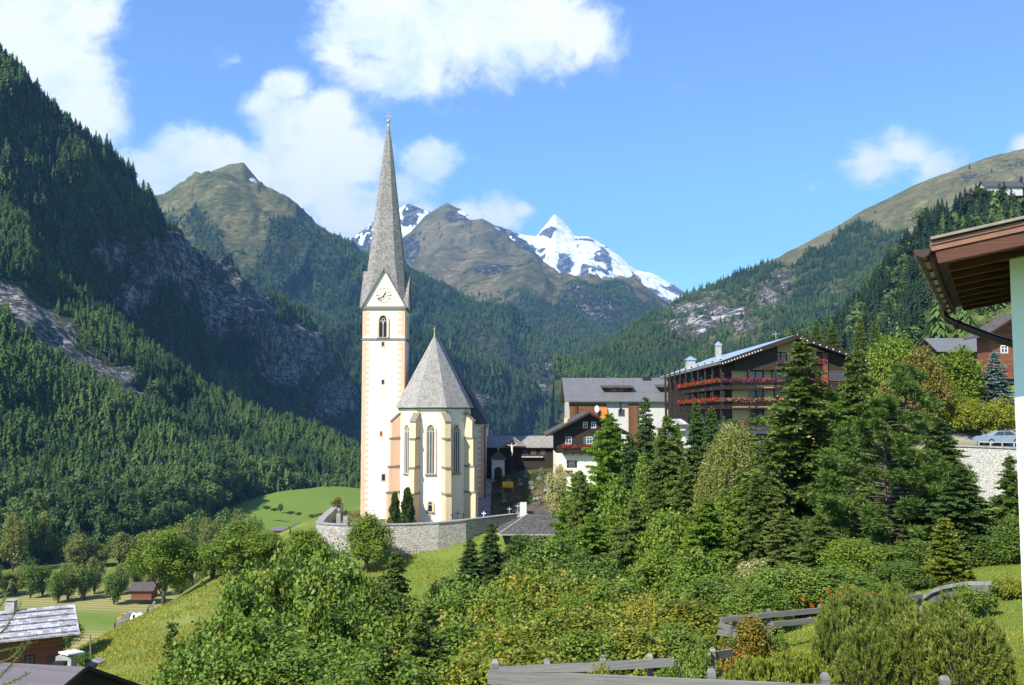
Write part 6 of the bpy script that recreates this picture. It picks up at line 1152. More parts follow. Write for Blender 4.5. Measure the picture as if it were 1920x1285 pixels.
def misc():
    p = P(1848, 826, 100); B_ = Bld('notice_board', (p.x, 100, -3.2), 'bright blue board standing beside the parked car', 'board'); k = MB(); k.box(p.x - .5, 100, P(1, 830, 100).z, p.x + .5, 100.1, P(1, 819, 100).z); B_.part('panel', k, M['bluep']); k = MB(); k.box(p.x - .45, 100.02, -3.4, p.x - .38, 100.08, P(1, 830, 100).z); k.box(p.x + .38, 100.02, -3.4, p.x + .45, 100.08, P(1, 830, 100).z); B_.part('leg', k, M['iron'])
    # guard rail on the terrace wall
    B_ = Bld('guard_rail', (45, 93, -3.3), 'metal guard rail along the car park edge above the stone wall', 'railing'); k = MB(); a, b = P(1835, 829, 91.5), P(1990, 831, 90.5); k.bar(a, b, .06, .10); B_.part('rail', k, M['concrete'])
    for i in range(8): q = a.lerp(b, i / 7); k = MB(); k.box(q.x - .05, q.y - .05, -3.7, q.x + .05, q.y + .05, q.z); B_.part('post', k, M['concrete'])
    # orange grave board
    p = P(952, 909, 150); B_ = Bld('bench', (p.x, 150, p.z - .7), 'orange yellow painted board bench among the dark graves', 'bench'); k = MB(); k.box(p.x - .85, 149.9, p.z - .35, p.x + .85, 150, p.z + .45); B_.part('backrest', k, M['yellowp']); k = MB(); k.box(p.x - .85, 149.3, p.z - .47, p.x + .85, 149.88, p.z - .4); B_.part('seat', k, M['orange'])
    for s_ in (-1, 1): k = MB(); k.box(p.x + s_ * .75 - .05, 149.4, gz(p.x, 150) - .3, p.x + s_ * .75 + .05, 149.85, p.z - .48); B_.part('leg', k, M['orange'])
    # snow fences
    for (a, b, n, lab) in (((214, 1178, 125), (243, 1156, 130), 9, 'larger grey and white slatted snow fence on the knoll edge'), ((276, 1151, 136), (285, 1139, 138), 4, 'smaller slatted snow fence farther up the knoll edge')):
        pa, pb = P(*a), P(*b); B_ = Bld('snow_fence', tuple((pa + pb) / 2), lab, 'snow fence', 'snow fences on the knoll'); k, k2 = MB(), MB()
        for i in range(n): q = pa.lerp(pb, (i + .5) / n); k.bar(q + Vector((-.35, 0, -.9)), q + Vector((.35, .3, .9)), .28, .06, (0, -1, 0)); k2.bar(q + Vector((-.1, .1, -3)), q + Vector((-.1, .1, .6)), .1, .1)
        B_.part('slats', k, M['beam']); B_.part('posts', k2, M['wood'])
    # tractor and trailers
    p = P(232, 1143, 292); z0 = gz(p.x, 292); B_ = Bld('tractor', (p.x, 292, z0), 'orange tractor working on the mown valley field', 'tractor'); k = MB(); k.box(p.x - 1.6, 291.4, z0 + .8, p.x + .4, 292.6, z0 + 1.6); k.box(p.x - .2, 291.3, z0 + 1.0, p.x + 1.3, 292.7, z0 + 1.7); B_.part('body', k, M['orange']); k = MB(); k.box(p.x - .1, 291.4, z0 + 1.7, p.x + 1.2, 292.6, z0 + 2.5); B_.part('cab', k, M['glass']); k = MB(); k.box(p.x - .2, 291.3, z0 + 2.52, p.x + 1.3, 292.7, z0 + 2.65); B_.part('cab_roof', k, M['orange'])
    for (x, r_) in ((-1.2, .5), (.9, .85)):
        for y in (291.0, 292.7): k = MB(); k.tube([(p.x + x, y, z0 + r_), (p.x + x, y + .35, z0 + r_)], r_, 14); B_.part('wheel', k, M['tyre'])
    for (u, v, lab) in ((247, 1141, 'white hay wagon directly right of the orange tractor'), (259, 1138, 'white covered hay wagon at the right end of the machinery row')):
        p = P(u, v, 293); z0 = gz(p.x, 293); B_ = Bld('hay_wagon', (p.x, 293, z0), lab, 'wagon', 'hay wagons behind the tractor'); k = MB(); k.prism([(p.x - 1.1, 292.2, z0 + .7), (p.x + 1.2, 292.2, z0 + .7), (p.x + 1.4, 292.2, z0 + 2.1), (p.x + .2, 292.2, z0 + 2.7), (p.x - 1.3, 292.2, z0 + 2.0)], (0, 1.8, 0)); B_.part('load_body', k, M['whitep'])
        for x in (-.6, .7):
            for y in (291.9, 293.8): k = MB(); k.tube([(p.x + x, y, z0 + .45), (p.x + x, y + .25, z0 + .45)], .45, 12); B_.part('wheel', k, M['tyre'])
    for (u, v, mm, lab) in ((349, 1096, 'bluep', 'blue camper van beyond the roadside tree'), (384, 1095, 'carr', 'white camper van at the knoll edge beyond the trees')):
        p = P(u, v, 370); z0 = gz(p.x, 370); B_ = Bld('camper_van', (p.x, 370, z0), lab, 'van', 'vans parked on the valley floor'); k = MB(); k.prism([(p.x - 2.8, 369, z0 + .5), (p.x + 2.8, 369, z0 + .5), (p.x + 2.8, 369, z0 + 1.5), (p.x + 2.0, 369, z0 + 2.6), (p.x - 2.8, 369, z0 + 2.7)], (0, 2.1, 0)); B_.part('body', k, M[mm])
        k = MB(); k.box(p.x - 2.2, 368.98, z0 + 1.5, p.x + 1.6, 368.995, z0 + 2.1); B_.part('window', k, M['glass'])
        for x in (-1.8, 1.9): k = MB(); k.tube([(p.x + x, 368.9, z0 + .4), (p.x + x, 369.2, z0 + .4)], .4, 12); B_.part('wheel', k, M['tyre'])
misc()
# concrete steps beside the nave
def steps():
    B_ = Bld('cemetery_stairs', (-4.0, 150, -13), 'grey stone stairs climbing beside the nave to the chapel', 'stairs'); k = MB(); n = 26
    for i in range(n): y = 140.5 + i * .6; z = -15 + i * .17; k.box(P(893, 1, 143).x, y, z - 1.2, P(921, 1, 143).x, y + .62, z + .17)
    B_.part('treads', k, M['concrete'])
steps()
# ------------------------------------------------------------------ trees and shrubs, individually placed
def foliage2(name, cols, trans=.25, accent=None, thr=.97, spec=.25, rough=.55, clump=.5):
    m, t = mat(name); oi = t.n('ShaderNodeObjectInfo'); at = t.n('ShaderNodeAttribute', attribute_name='rnd').outputs['Fac']; tc = t.n('ShaderNodeTexCoord').outputs['Object']
    if max(max(c_) for c_ in cols) < .5 and cols[0][1] > cols[0][2] * 1.6: cols = [(c_[0] * 1.22, c_[1] * 1.04, c_[2] * .7) for c_ in cols]
    nz = t.noise(tc, clump, 3, .6).outputs[0]
    f = t.m('ADD', t.m('MULTIPLY', at, .6), t.m('MULTIPLY', t.smooth(nz, .3, .7), .3)); f = t.m('MULTIPLY_ADD', oi.outputs['Random'], .1, f)
    k = len(cols); c = t.ramp(f, [(i / (k - 1), cc) for i, cc in enumerate(cols)])
    if accent:
        n2 = t.noise(tc, 1.1, 2, .5).outputs[0]; a_ = t.smooth(t.m('ADD', at, t.m('MULTIPLY', t.m('SUBTRACT', n2, .5), 1.2)), thr, thr + .05); c = t.mix(a_, c, accent)
    d = t.n('ShaderNodeBsdfPrincipled', ins={'Base Color': c, 'Roughness': rough, 'Specular IOR Level': spec}); tr = t.n('ShaderNodeBsdfTranslucent', ins={'Color': t.mix(1.0, c, (1.3, 1.2, .5), 'MULTIPLY')})
    t.n('ShaderNodeOutputMaterial', ins={'Surface': t.n('ShaderNodeMixShader', ins={0: trans, 1: d.outputs[0], 2: tr.outputs[0]}).outputs[0]}); return m
M.update(
    maple=foliage2('maple_leaves', [(0.036, 0.081, 0.020), (0.081, 0.161, 0.029), (0.145, 0.241, 0.048), (0.258, 0.338, 0.097)], .3, (.34, .20, .04), 1.02),
    maple_y=foliage2('yellowing_leaves', [(0.056, 0.098, 0.017), (0.119, 0.182, 0.031), (0.210, 0.266, 0.049), (0.364, 0.378, 0.084)], .35, (.42, .27, .05), .93),
    leafd=foliage2('dark_leaves', [(0.027, 0.061, 0.018), (0.061, 0.122, 0.027), (0.105, 0.184, 0.039), (0.175, 0.263, 0.070)], .25), leafl=foliage2('light_green_leaves', [(0.042, 0.084, 0.017), (0.098, 0.182, 0.028), (0.154, 0.252, 0.045), (0.224, 0.322, 0.070)], .35),
    olive=foliage2('olive_leaves', [(0.056, 0.077, 0.025), (0.119, 0.133, 0.035), (0.182, 0.168, 0.049), (0.266, 0.210, 0.070)], .25), yellowl=foliage2('yellow_leaves', [(0.140, 0.168, 0.028), (0.308, 0.308, 0.042), (.38, .32, .05), (.50, .42, .08)], .4), hedge=foliage2('yellow_green_leaves', [(0.084, 0.126, 0.017), (0.154, 0.210, 0.028), (0.224, 0.280, 0.042), (0.280, 0.336, 0.070)], .35),
    redbush=foliage2('reddish_leaves', [(.06, .09, .016), (.10, .14, .025), (.18, .15, .03), (.30, .15, .04)], .3, (.42, .13, .03), .85), silver=foliage2('silvery_leaves', [(0.140, 0.168, 0.084), (0.280, 0.322, 0.182), (.3, .33, .2), (.42, .45, .3)], .25),
    spruce=foliage2('spruce_needles', [(.031, .062, .017), (.062, .114, .029), (.102, .168, .043), (.150, .222, .066)], .22), spruced=foliage2('dark_spruce_needles', [(.019, .047, .018), (.039, .086, .029), (.072, .133, .042), (.111, .182, .058)], .18), sprucey=foliage2('young_spruce_needles', [(0.056, 0.098, 0.017), (0.112, 0.168, 0.028), (0.168, 0.224, 0.042), (0.224, 0.280, 0.070)], .2),
    larch=foliage2('larch_needles', [(.052, .115, .023), (.103, .207, .034), (.161, .287, .052), (.230, .356, .081)], .4), larcho=foliage2('grey_green_larch_needles', [(.053, .094, .037), (.097, .160, .055), (.143, .220, .072), (.198, .275, .099)], .38), blue=foliage2('blue_spruce_needles', [(0.056, 0.091, 0.084), (0.119, 0.175, 0.161), (0.196, 0.266, 0.252), (0.280, 0.364, 0.350)], .1),
    pine=foliage2('pine_needles', [(.023, .055, .016), (.049, .104, .026), (.085, .156, .039), (.130, .215, .058)], .18), mugo=foliage2('mountain_pine_needles', [(0.035, 0.063, 0.017), (0.077, 0.126, 0.028), (0.126, 0.182, 0.042), (0.196, 0.238, 0.070)], .15),
    birchl=foliage2('birch_leaves', [(0.056, 0.084, 0.028), (0.112, 0.154, 0.048), (0.182, 0.231, 0.077), (0.280, 0.322, 0.126)], .35), bark=m_plain('tree_bark', (0.119, 0.091, 0.070), .9, .1, 0, .4, 5), barkb=m_plain('birch_bark', (.48, .46, .43), .8, .2, 0, .35, 3), berry=m_plain('rowan_berries', (.55, .07, .03), .4))
def unit(v): return v / (np.linalg.norm(v, axis=-1, keepdims=True) + 1e-9)
class LM:
    """collects leaf quads"""
    def __init__(s): s.V = []; s.A = []
    def kites(s, c, axis, nrm, ln, wd, r, tint=None):
        """c base points, axis direction, length, width; one kite per row"""
        a = unit(axis); e = unit(np.cross(a, nrm)); ln = np.asarray(ln)[:, None]; wd = np.asarray(wd)[:, None]
        q = np.stack([c, c + a * ln * .45 + e * wd * .5, c + a * ln, c + a * ln * .45 - e * wd * .5], 1); s.V.append(q.reshape(-1, 3)); t = r.random(len(c)) if tint is None else tint; s.A.append(np.repeat(t, 4))
    def mesh(s, name, m_): V = np.concatenate(s.V); return np_mesh(name, V, np.arange(len(V)).reshape(-1, 4), m_, {'rnd': np.concatenate(s.A)})
def tube_mesh(name, paths, m_):
    b = MB()
    for pts, rr in paths: b.tube([Vector(p) for p in pts], rr, 7, True)
    me = bpy.data.meshes.new(name); me.from_pydata(b.v, [], b.f); me.update(); me.materials.append(m_); me.polygons.foreach_set('use_smooth', [True] * len(me.polygons)); return me
PROTO = {}
def register(key, name, H, Wd, parts): PROTO[key] = dict(name=name, H=H, W=Wd, parts=parts)
def broadleaf(key, name, seed, m_, H=8, W_=6, n=15000, leaf=.15, base=.18, lobes=34, bark='bark', spiky=.0, shell=.55, shrub=False, flat=.8):
    r = np.random.default_rng(seed); L = LM(); paths = []; zc = H * (base + (1 - base) * .5); rz = H * (1 - base) / 2; rx = W_ / 2; lob = []
    for i in range(lobes):
        d = unit(r.normal(size=3)); rad = r.uniform(.35, .88); c = np.array([d[0] * rx * rad, d[1] * rx * rad, zc + d[2] * rz * rad * .9]); t = (c[2] - H * base) / (H * (1 - base)); taper = 1 - .25 * max(0, t - .5) * 2; c[0] *= taper; c[1] *= taper
        lob.append((c, min(rx, rz) * r.uniform(.16, .36)))
    nt = n // 14; li = r.choice(len(lob), nt, p=np.array([l[1] ** 2 for l in lob]) / sum(l[1] ** 2 for l in lob)); lc = np.array([l[0] for l in lob])[li]; lr = np.array([l[1] for l in lob])[li]
    d = unit(r.normal(size=(nt, 3)) + np.array([0, 0, .35])); tw = lc + d * (lr * (shell + (1 - shell) * r.random(nt) ** .5) * (1 + spiky * r.random(nt) ** 6))[:, None]; tw[:, 2] = np.maximum(tw[:, 2], .05 * H * (0 if shrub else 1) + .05)
    k = 14; c = np.repeat(tw, k, 0) + r.normal(size=(nt * k, 3)) * leaf * 1.25; dd = np.repeat(d, k, 0); nrm = unit(dd * .6 + np.array([0, 0, .7]) + r.normal(size=c.shape) * .45); ax = unit(np.cross(nrm, r.normal(size=c.shape)) + np.array([0, 0, -.25])); tint = np.clip(np.repeat(r.random(nt), k) * .55 + r.random(len(c)) * .5, 0, 1)
    L.kites(c, ax, nrm, leaf * np.repeat(r.uniform(.7, 1.25, nt), k) * r.uniform(.55, 1.5, len(c)), leaf * .95 * r.uniform(.7, 1.2, len(c)), r, tint)
    if spiky:      # single leading shoots with leaves, sticking out of the crown
        for i in range(int(26 * spiky + 8)):
            l = lob[r.integers(len(lob))]; d1 = unit(r.normal(size=3) * [.5, .5, .3] + [0, 0, 1.1]); p0 = l[0] + d1 * l[1] * .6; ln = r.uniform(.5, 1.0) * W_ * .16; m = 26; f = r.random(m); cc = p0 + d1 * (f * (ln + l[1] * .5))[:, None]; ax = unit(r.normal(size=(m, 3)) + [0, 0, -.2]); L.kites(cc, ax, unit(np.cross(ax, r.normal(size=(m, 3)))), leaf * r.uniform(.8, 1.3, m), leaf * .8 * np.ones(m), r); paths.append(([p0 - d1 * l[1] * .4, p0 + d1 * (ln + l[1] * .5)], [.018, .006]))
    tr = H * .016 + .03; th = H * (base + .25); paths.insert(0, ([(0, 0, -.6), (r.normal(0, .05), 0, th * .5), (r.normal(0, .1), r.normal(0, .1), th), (r.normal(0, .2), r.normal(0, .2), H * .8)], [tr * 1.3, tr, tr * .75, tr * .2]))
    for l in lob[:30]:
        z0 = r.uniform(.3, .95) * min(th, l[0][2]) if not shrub else .1; mid = np.array([l[0][0] * .45, l[0][1] * .45, z0 + (l[0][2] - z0) * .6]); paths.append(([(0, 0, z0), mid, l[0]], [tr * .5, tr * .3, tr * .12]))
    register(key, name, H, W_, [('trunk', tube_mesh('trunk', paths, M[bark])), ('crown', L.mesh('crown', m_))])
def conifer(key, name, seed, m_, H=14, W_=5, whorls=40, per=7, droop=.35, dens=1.0, prof=.85, fine=1.0, start=.05, bark='bark', gap=.06, upturn=0.0, irr=.18, bare=0.0):
    r = np.random.default_rng(seed); L = LM(); paths = [([(0, 0, -.8), (0, 0, H * .5), (0, 0, H * .99)], [H * .014 + .03, H * .009 + .015, .012])]
    for i in range(whorls):
        f = (i + r.random() * .6) / whorls; z0b = H * (start + (1 - start) * f * .985); R0 = W_ / 2 * (1 - f) ** prof * (.95 if f > .08 else .8) + .12
        ph = r.random() * 6.28
        for j in range(per):
            if r.random() < gap: continue
            a = ph + j * 6.283 / per + r.normal(0, .2); z0 = z0b + r.uniform(-.6, .6) * H / whorls; Lb = max(.12, R0 * (1 + r.normal(0, irr) + irr * .8 * math.sin(a * 2 + z0 * .7 + seed) * math.sin(a + z0 * 1.9))); dh = np.array([math.cos(a), math.sin(a), 0]); sd_ = np.array([-dh[1], dh[0], 0]); up = .28 * (f - .35) + upturn
            m = max(4, int(9 * dens * (Lb / (W_ / 2)) ** .6 * 1.6)); ff = np.linspace(.12, 1, m) ** .8
            pts = np.array([0, 0, z0]) + dh * (Lb * ff)[:, None] + np.array([0, 0, 1.]) * (Lb * (up * ff - droop * ff ** 2 + droop * .35 * ff ** 4))[:, None]
            if Lb > .7 and r.random() < .6: paths.append(([(0, 0, z0), tuple(pts[m // 2]), tuple(pts[-1])], [.018 + Lb * .006, .012, .004]))
            for sgn in (-1, 1):
                for rep in range(int(2 * fine)):
                    base = pts + r.normal(size=pts.shape) * .03; ln = (.18 + .30 * Lb * (1 - ff * .75)) * r.uniform(.6, 1.15, m); dr = dh * r.uniform(.35, 1.0, (m, 1)) + sd_ * sgn * r.uniform(.4, 1.0, (m, 1)) + np.array([0, 0, 1.]) * r.uniform(-.55, .1, (m, 1)) * (1 if droop > .15 else .4); dr = unit(dr)
                    nrm = unit(np.array([0, 0, 1.]) + r.normal(size=pts.shape) * .5); tt = np.clip(.25 * f + .55 * r.random(m) + .25 * (ff > .8), 0, 1)
                    for q in range(3):      # the twig is three overlapping sprays
                        b2 = base + dr * (ln * q * .30)[:, None]; L.kites(b2, unit(dr + r.normal(size=dr.shape) * .28), unit(nrm + r.normal(size=nrm.shape) * .5), ln * .55, .06 + ln * .20, r, tt)
            tip = pts[-1:]; L.kites(np.repeat(tip, 3, 0) - dh * .1, unit(dh + r.normal(size=(3, 3)) * .3), unit(np.array([0, 0, 1.]) + r.normal(size=(3, 3)) * .4), np.full(3, .28), np.full(3, .08), r)
    z = np.linspace(H * .93, H, 22); ax = unit(r.normal(size=(22, 3)) + [0, 0, .8]); L.kites(np.stack([0 * z, 0 * z, z], 1), ax, unit(np.cross(ax, r.normal(size=(22, 3)))), np.full(22, .22), np.full(22, .05), r)
    register(key, name, H, W_, [('trunk', tube_mesh('trunk', paths, M[bark])), ('crown', L.mesh('crown', m_))])
def clumpy_pine(key, name, seed, m_, H=14, W_=7, nb=90, tufts=5, tuft_r=.32, needles=30, start=.12, trunk_r=.2, prof=.6):
    r = np.random.default_rng(seed); L = LM(); paths = [([(0, 0, -.8), (.1, 0, H * .5), (0, .05, H * .97)], [trunk_r, trunk_r * .65, .03])]
    for i in range(nb):
        f = ((i + r.random()) / nb); z0 = H * (start + (1 - start) * f * .97); R0 = W_ / 2 * min(1, (1 - f) ** prof * 1.1) * r.uniform(.6, 1.1) + .15; a = r.random() * 6.28; dh = np.array([math.cos(a), math.sin(a), 0]); up = r.uniform(.05, .35) + .3 * f; end = np.array([0, 0, z0]) + dh * R0 + np.array([0, 0, R0 * up]); mid = np.array([0, 0, z0]) + dh * R0 * .55 + np.array([0, 0, R0 * up * .25 - .05]); paths.append(([(0, 0, z0), mid, end], [.03 + R0 * .012, .025, .01]))
        for j in range(tufts + int(R0 * 2.2)):
            g = 1 - .6 * r.random() ** 1.5; c = mid + (end - mid) * g + r.normal(size=3) * [.16, .16, .08] * (.5 + .35 * R0); m = needles; d = unit(r.normal(size=(m, 3)) + dh * .5 + [0, 0, .75]); c0 = c + d * .03; t = np.clip(.15 + .7 * r.random() + .2 * r.normal(size=m), 0, 1); L.kites(c0, d, unit(np.cross(d, r.normal(size=(m, 3)))), tuft_r * r.uniform(.7, 1.15, m), np.full(m, .062), r, t)
    register(key, name, H, W_, [('trunk', tube_mesh('trunk', paths, M['bark'])), ('crown', L.mesh('crown', m_))])
def mugo(key, name, seed, m_, H=2.6, W_=4, shoots=620, needles=26, ln=.13):
    r = np.random.default_rng(seed); L = LM(); paths = []
    for i in range(shoots):
        rr = math.sqrt(r.random()); a = r.random() * 6.28; x, y = math.cos(a) * rr, math.sin(a) * rr; hm = (1 - rr ** 2.4) ** .7; z = H * hm * (1 - .5 * r.random() ** 1.8) ; lean = unit(np.array([x * 1.2, y * 1.2, 1.3 + .4 * r.random()]) + r.normal(size=3) * .12); sl_ = r.uniform(.18, .42) * (H / 2.6); p0 = np.array([x * W_ / 2, y * W_ / 2, max(.12, z)]); m = needles; f = r.random(m); c = p0 + lean * (f * sl_)[:, None]; d = unit(unit(np.cross(lean, r.normal(size=(m, 3)))) * .75 + lean * .8); t = np.clip(.2 + .5 * r.random() + .35 * f, 0, 1); L.kites(c, d, unit(np.cross(d, r.normal(size=(m, 3)))), ln * r.uniform(.8, 1.2, m), np.full(m, .036), r, t)
        if i % 9 == 0: paths.append(([(x * W_ * .12, y * W_ * .12, 0), p0 * .6 + [0, 0, .05], p0], [.03, .02, .008]))
    register(key, name, H, W_, [('stems', tube_mesh('stems', paths, M['bark'])), ('foliage', L.mesh('foliage', m_))])
def birch(key, name, seed, m_, H=12, W_=6, strands=900, per=30, leaf=.15):
    r = np.random.default_rng(seed); L = LM(); paths = [([(0, 0, -.6), (.08, 0, H * .45), (0, .1, H * .97)], [.15, .09, .015])]
    for i in range(strands):
        f = r.random() ** .8; z0 = H * (.28 + .7 * f); R0 = W_ / 2 * math.sin(min(1, (1 - f) * 1.25 + .12) * 1.57) ** .8 * r.random() ** .45; a = r.random() * 6.28; p0 = np.array([math.cos(a) * R0, math.sin(a) * R0, z0 + .2]); ln = r.uniform(.8, 2.3); m = per; g = r.random(m); c = p0 + np.array([math.cos(a) * .12, math.sin(a) * .12, -1]) * (g * ln)[:, None] + r.normal(size=(m, 3)) * .06; ax = unit(r.normal(size=(m, 3)) * .6 + [0, 0, -1]); L.kites(c, ax, unit(np.cross(ax, r.normal(size=(m, 3)))), leaf * r.uniform(.7, 1.2, m), leaf * .7 * np.ones(m), r, np.clip(.2 + .4 * r.random() + .4 * r.random(m), 0, 1))
        if i % 14 == 0: paths.append(([(0, 0, z0 * .8), p0 * [.5, .5, .95], p0], [.03, .018, .008]))
    register(key, name, H, W_, [('trunk', tube_mesh('trunk', paths, M['barkb'])), ('crown', L.mesh('crown', m_))])
def column(key, name, seed, m_, H=4, W_=1.3, n=9000, leaf=.11, prof=.7, lump=.2):
    r = np.random.default_rng(seed); L = LM(); f = r.random(n) ** 1.1; a = r.random(n) * 6.28; lum = 1 + lump * np.sin(a * 3 + f * 9 + seed) * np.sin(a * 2 - f * 14); R0 = W_ / 2 * np.minimum(1, (1 - f) ** prof * 1.15) * np.minimum(1, .75 + f * 3) * lum * (1 - .35 * r.random(n) ** 2); c = np.stack([np.cos(a) * R0, np.sin(a) * R0, f * H], 1); o = np.stack([np.cos(a), np.sin(a), 0 * a], 1); ax = unit(o * .7 + np.array([0, 0, 1.]) + r.normal(size=c.shape) * .3); L.kites(c, ax, unit(o + r.normal(size=c.shape) * .5), leaf * r.uniform(.8, 1.6, n), leaf * .55 * np.ones(n), r)
    register(key, name, H, W_, [('trunk', tube_mesh('trunk', [([(0, 0, -.4), (0, 0, H * .9)], [.08, .02])], M['bark'])), ('crown', L.mesh('crown', m_))])
# --- the kinds
for i in range(3): broadleaf(f'maple{i}', 'maple_shrub', 100 + i, M['maple'], 6.5, 5.2, 19000, .21, .04, 60, spiky=2.2, shell=.35, shrub=True)
for i in range(2): broadleaf(f'mapley{i}', 'yellowing_shrub', 110 + i, M['maple_y'], 6, 5.4, 19000, .20, .04, 60, spiky=2.0, shell=.35, shrub=True)
broadleaf('sapling', 'leafy_sapling', 160, M['leafl'], 6, 2.4, 5200, .19, .05, 26, spiky=2.5, shell=.3, shrub=True)
for i in range(2): broadleaf(f'leafd{i}', 'leafy_tree', 120 + i, M['leafd'], 9, 6.5, 20000, .23, .08, 56, shrub=True, spiky=.8)
for i in range(2): broadleaf(f'leafl{i}', 'leafy_tree', 130 + i, M['leafl'], 9, 6.5, 20000, .23, .12, 54, spiky=.6)
broadleaf('ash', 'ash_tree', 141, M['leafl'], 12, 9, 20000, .24, .22, 40); broadleaf('olive', 'leafy_tree', 142, M['olive'], 9, 7, 20000, .19, .1, 42); broadleaf('yellow', 'yellow_shrub', 143, M['yellowl'], 4.5, 3.6, 9000, .12, .05, 26, spiky=.6, shrub=True)
broadleaf('hedge', 'round_shrub', 144, M['hedge'], 5, 7, 24000, .15, .02, 46, shrub=True, shell=.75); broadleaf('redbush', 'reddish_bush', 145, M['redbush'], 1.8, 2.0, 12000, .07, .02, 22, shrub=True); broadleaf('rowan', 'rowan_shrub', 146, M['maple'], 4.2, 2.8, 9000, .11, .08, 22, spiky=.5, shrub=True)
broadleaf('bushs', 'low_bush', 147, M['maple'], 1.6, 2.2, 10000, .075, .02, 22, shrub=True, spiky=.3); broadleaf('bushy', 'low_bush', 148, M['maple_y'], 1.5, 2.2, 10000, .075, .02, 22, shrub=True, spiky=.3); broadleaf('silver', 'weeping_shrub', 149, M['silver'], 5, 3, 12000, .12, .02, 24, shrub=True)
for i in range(2): broadleaf(f'vall{i}', 'valley_tree', 150 + i, M['birchl'] if i else M['leafd'], 11, 8, 6500, .42, .04, 30, shrub=True)
broadleaf('yg', 'low_bush', 152, M['hedge'], 1.4, 2.0, 9000, .07, .02, 22, shrub=True, spiky=.2)
conifer('spruce0', 'spruce_tree', 201, M['spruce'], 17, 7.0, 62, 7, .34, 1.0, .92, 1.5, gap=.14, irr=.32); conifer('spruce1', 'spruce_tree', 202, M['spruced'], 14, 5.6, 56, 7, .28, 1.0, .66, 1.5); conifer('spruce2', 'spruce_tree', 203, M['spruced'], 12, 3.6, 60, 7, .28, .9, .6, 1.5)
conifer('spruce3', 'spruce_tree', 204, M['spruce'], 13, 5.0, 50, 7, .36, 1.0, .66, 1.5, gap=.12, irr=.34); conifer('sprucey', 'young_spruce', 205, M['sprucey'], 5, 2.5, 24, 7, .10, 1.0, .9, 1.5, upturn=.05); conifer('larch0', 'larch_tree', 206, M['larch'], 15, 7.5, 60, 8, .16, 1.1, .68, 2.0, upturn=.12, irr=.34); conifer('larch1', 'larch_tree', 207, M['larcho'], 15, 5.5, 60, 7, .15, 1.0, .68, 1.5, upturn=.1)
conifer('larcho', 'larch_tree', 216, M['larcho'], 14, 6, 54, 7, .2, 1.1, .75, 1.8, upturn=.05, irr=.35, gap=.12); conifer('blue', 'blue_spruce', 208, M['blue'], 9, 5.2, 30, 8, .12, 1.1, .85, 1.5, upturn=.05); conifer('thin', 'young_spruce', 209, M['spruce'], 5.2, 2.3, 15, 5, .05, .9, 1.0, 1.5, upturn=.22, gap=.1)
clumpy_pine('pine0', 'arolla_pine', 301, M['pine'], 15, 8, 125, 5, .42, 46); clumpy_pine('pine1', 'arolla_pine', 302, M['pine'], 14, 6.5, 110, 4, .40, 44, .25); clumpy_pine('pine2', 'arolla_pine', 303, M['spruced'], 8, 5, 90, 4, .36, 40, .05)
mugo('mugo0', 'mountain_pine', 401, M['mugo'], 2.4, 2.6, 430, 34, .16); mugo('mugo1', 'mountain_pine', 402, M['mugo'], 2.2, 3.0, 460, 34, .16); mugo('juniper', 'juniper_bush', 403, M['sprucey'], .8, 2.6, 460, 24, .09)
birch('birch', 'birch_tree', 501, M['birchl']); column('thuja', 'thuja_tree', 601, M['spruced'], 4, 1.4, 5000, .24, .55, .5); column('cypress', 'cypress_tree', 602, M['spruce'], 6, 2.6, 14000, .13, .75, .15); column('roundp', 'columnar_conifer', 603, M['spruced'], 5, 3.0, 14000, .13, .85, .25)
first = {}
prng = np.random.default_rng(99)
def plant(key, u, vt, Y, wpx, label, cat='tree', group=None, base=None, rz=None, x=None):
    """u: middle, vt: top of the crown in the picture, wpx: crown width there"""
    pr = PROTO[key]; top = P(u, vt, Y); zb_ = gz(top.x, Y) if base is None else P(u, base, Y).z; h = max(.4, top.z - zb_)
    o = empty(pr['name'], (top.x, Y, zb_ - .05), prng.uniform(0, 6.28) if rz is None else rz); s = wpx * Y / F / pr['W']; o.scale = (s, s, h / pr['H'])
    for nm, me in pr['parts']: obj(nm, me, o)
    tag(o, label, cat, group); return o
G1 = 'shrubs of the leafy thicket in the foreground'; G2 = 'trees around the village hotels'; G3 = 'broadleaf trees on the valley floor'; G4 = 'undergrowth between the big conifers'
ORD = ['first', 'second', 'third', 'fourth', 'fifth', 'sixth', 'seventh', 'eighth', 'ninth', 'tenth', 'eleventh', 'twelfth', 'thirteenth', 'fourteenth', 'fifteenth', 'sixteenth', 'seventeenth', 'eighteenth', 'nineteenth', 'twentieth', 'twenty first']
MARKS = [(742, 1100, 'the bushy olive spruce'), (690, 1020, 'the round tree at the churchyard wall'), (880, 1040, 'the pointed conifer by the hip roof house'), (1000, 985, 'the dark hip roof'), (1086, 860, 'the chalet balcony'), (1210, 800, 'the bushy spruce before the guesthouse'), (1378, 900, 'the drooping birch'), (1503, 760, 'the tall broad spruce'), (1655, 900, 'the huge arolla pine'), (1771, 1030, 'the small yellow green spruce'), (1222, 1130, 'the yellow leaved shrub'), (1400, 1200, 'the reddish bush'), (1590, 1130, 'the rowan with red berries'), (1030, 1250, 'the left end of the plank fence'), (324, 1220, 'the thin lone spruce on the knoll'), (800, 1200, 'the bare leader shoot'), (640, 1010, 'the left churchyard wall'), (1443, 1160, 'the grey log fence'), (1080, 990, 'the clumpy pine'), (930, 1262, 'the beam fence end'), (480, 1020, 'the bright round knoll trees'), (1285, 850, 'the white pavilion'), (1260, 1230, 'the fence gap'), (820, 1040, 'the lawn under the churchyard wall'), (120, 1270, 'the farm roofs')]
_seen = set()
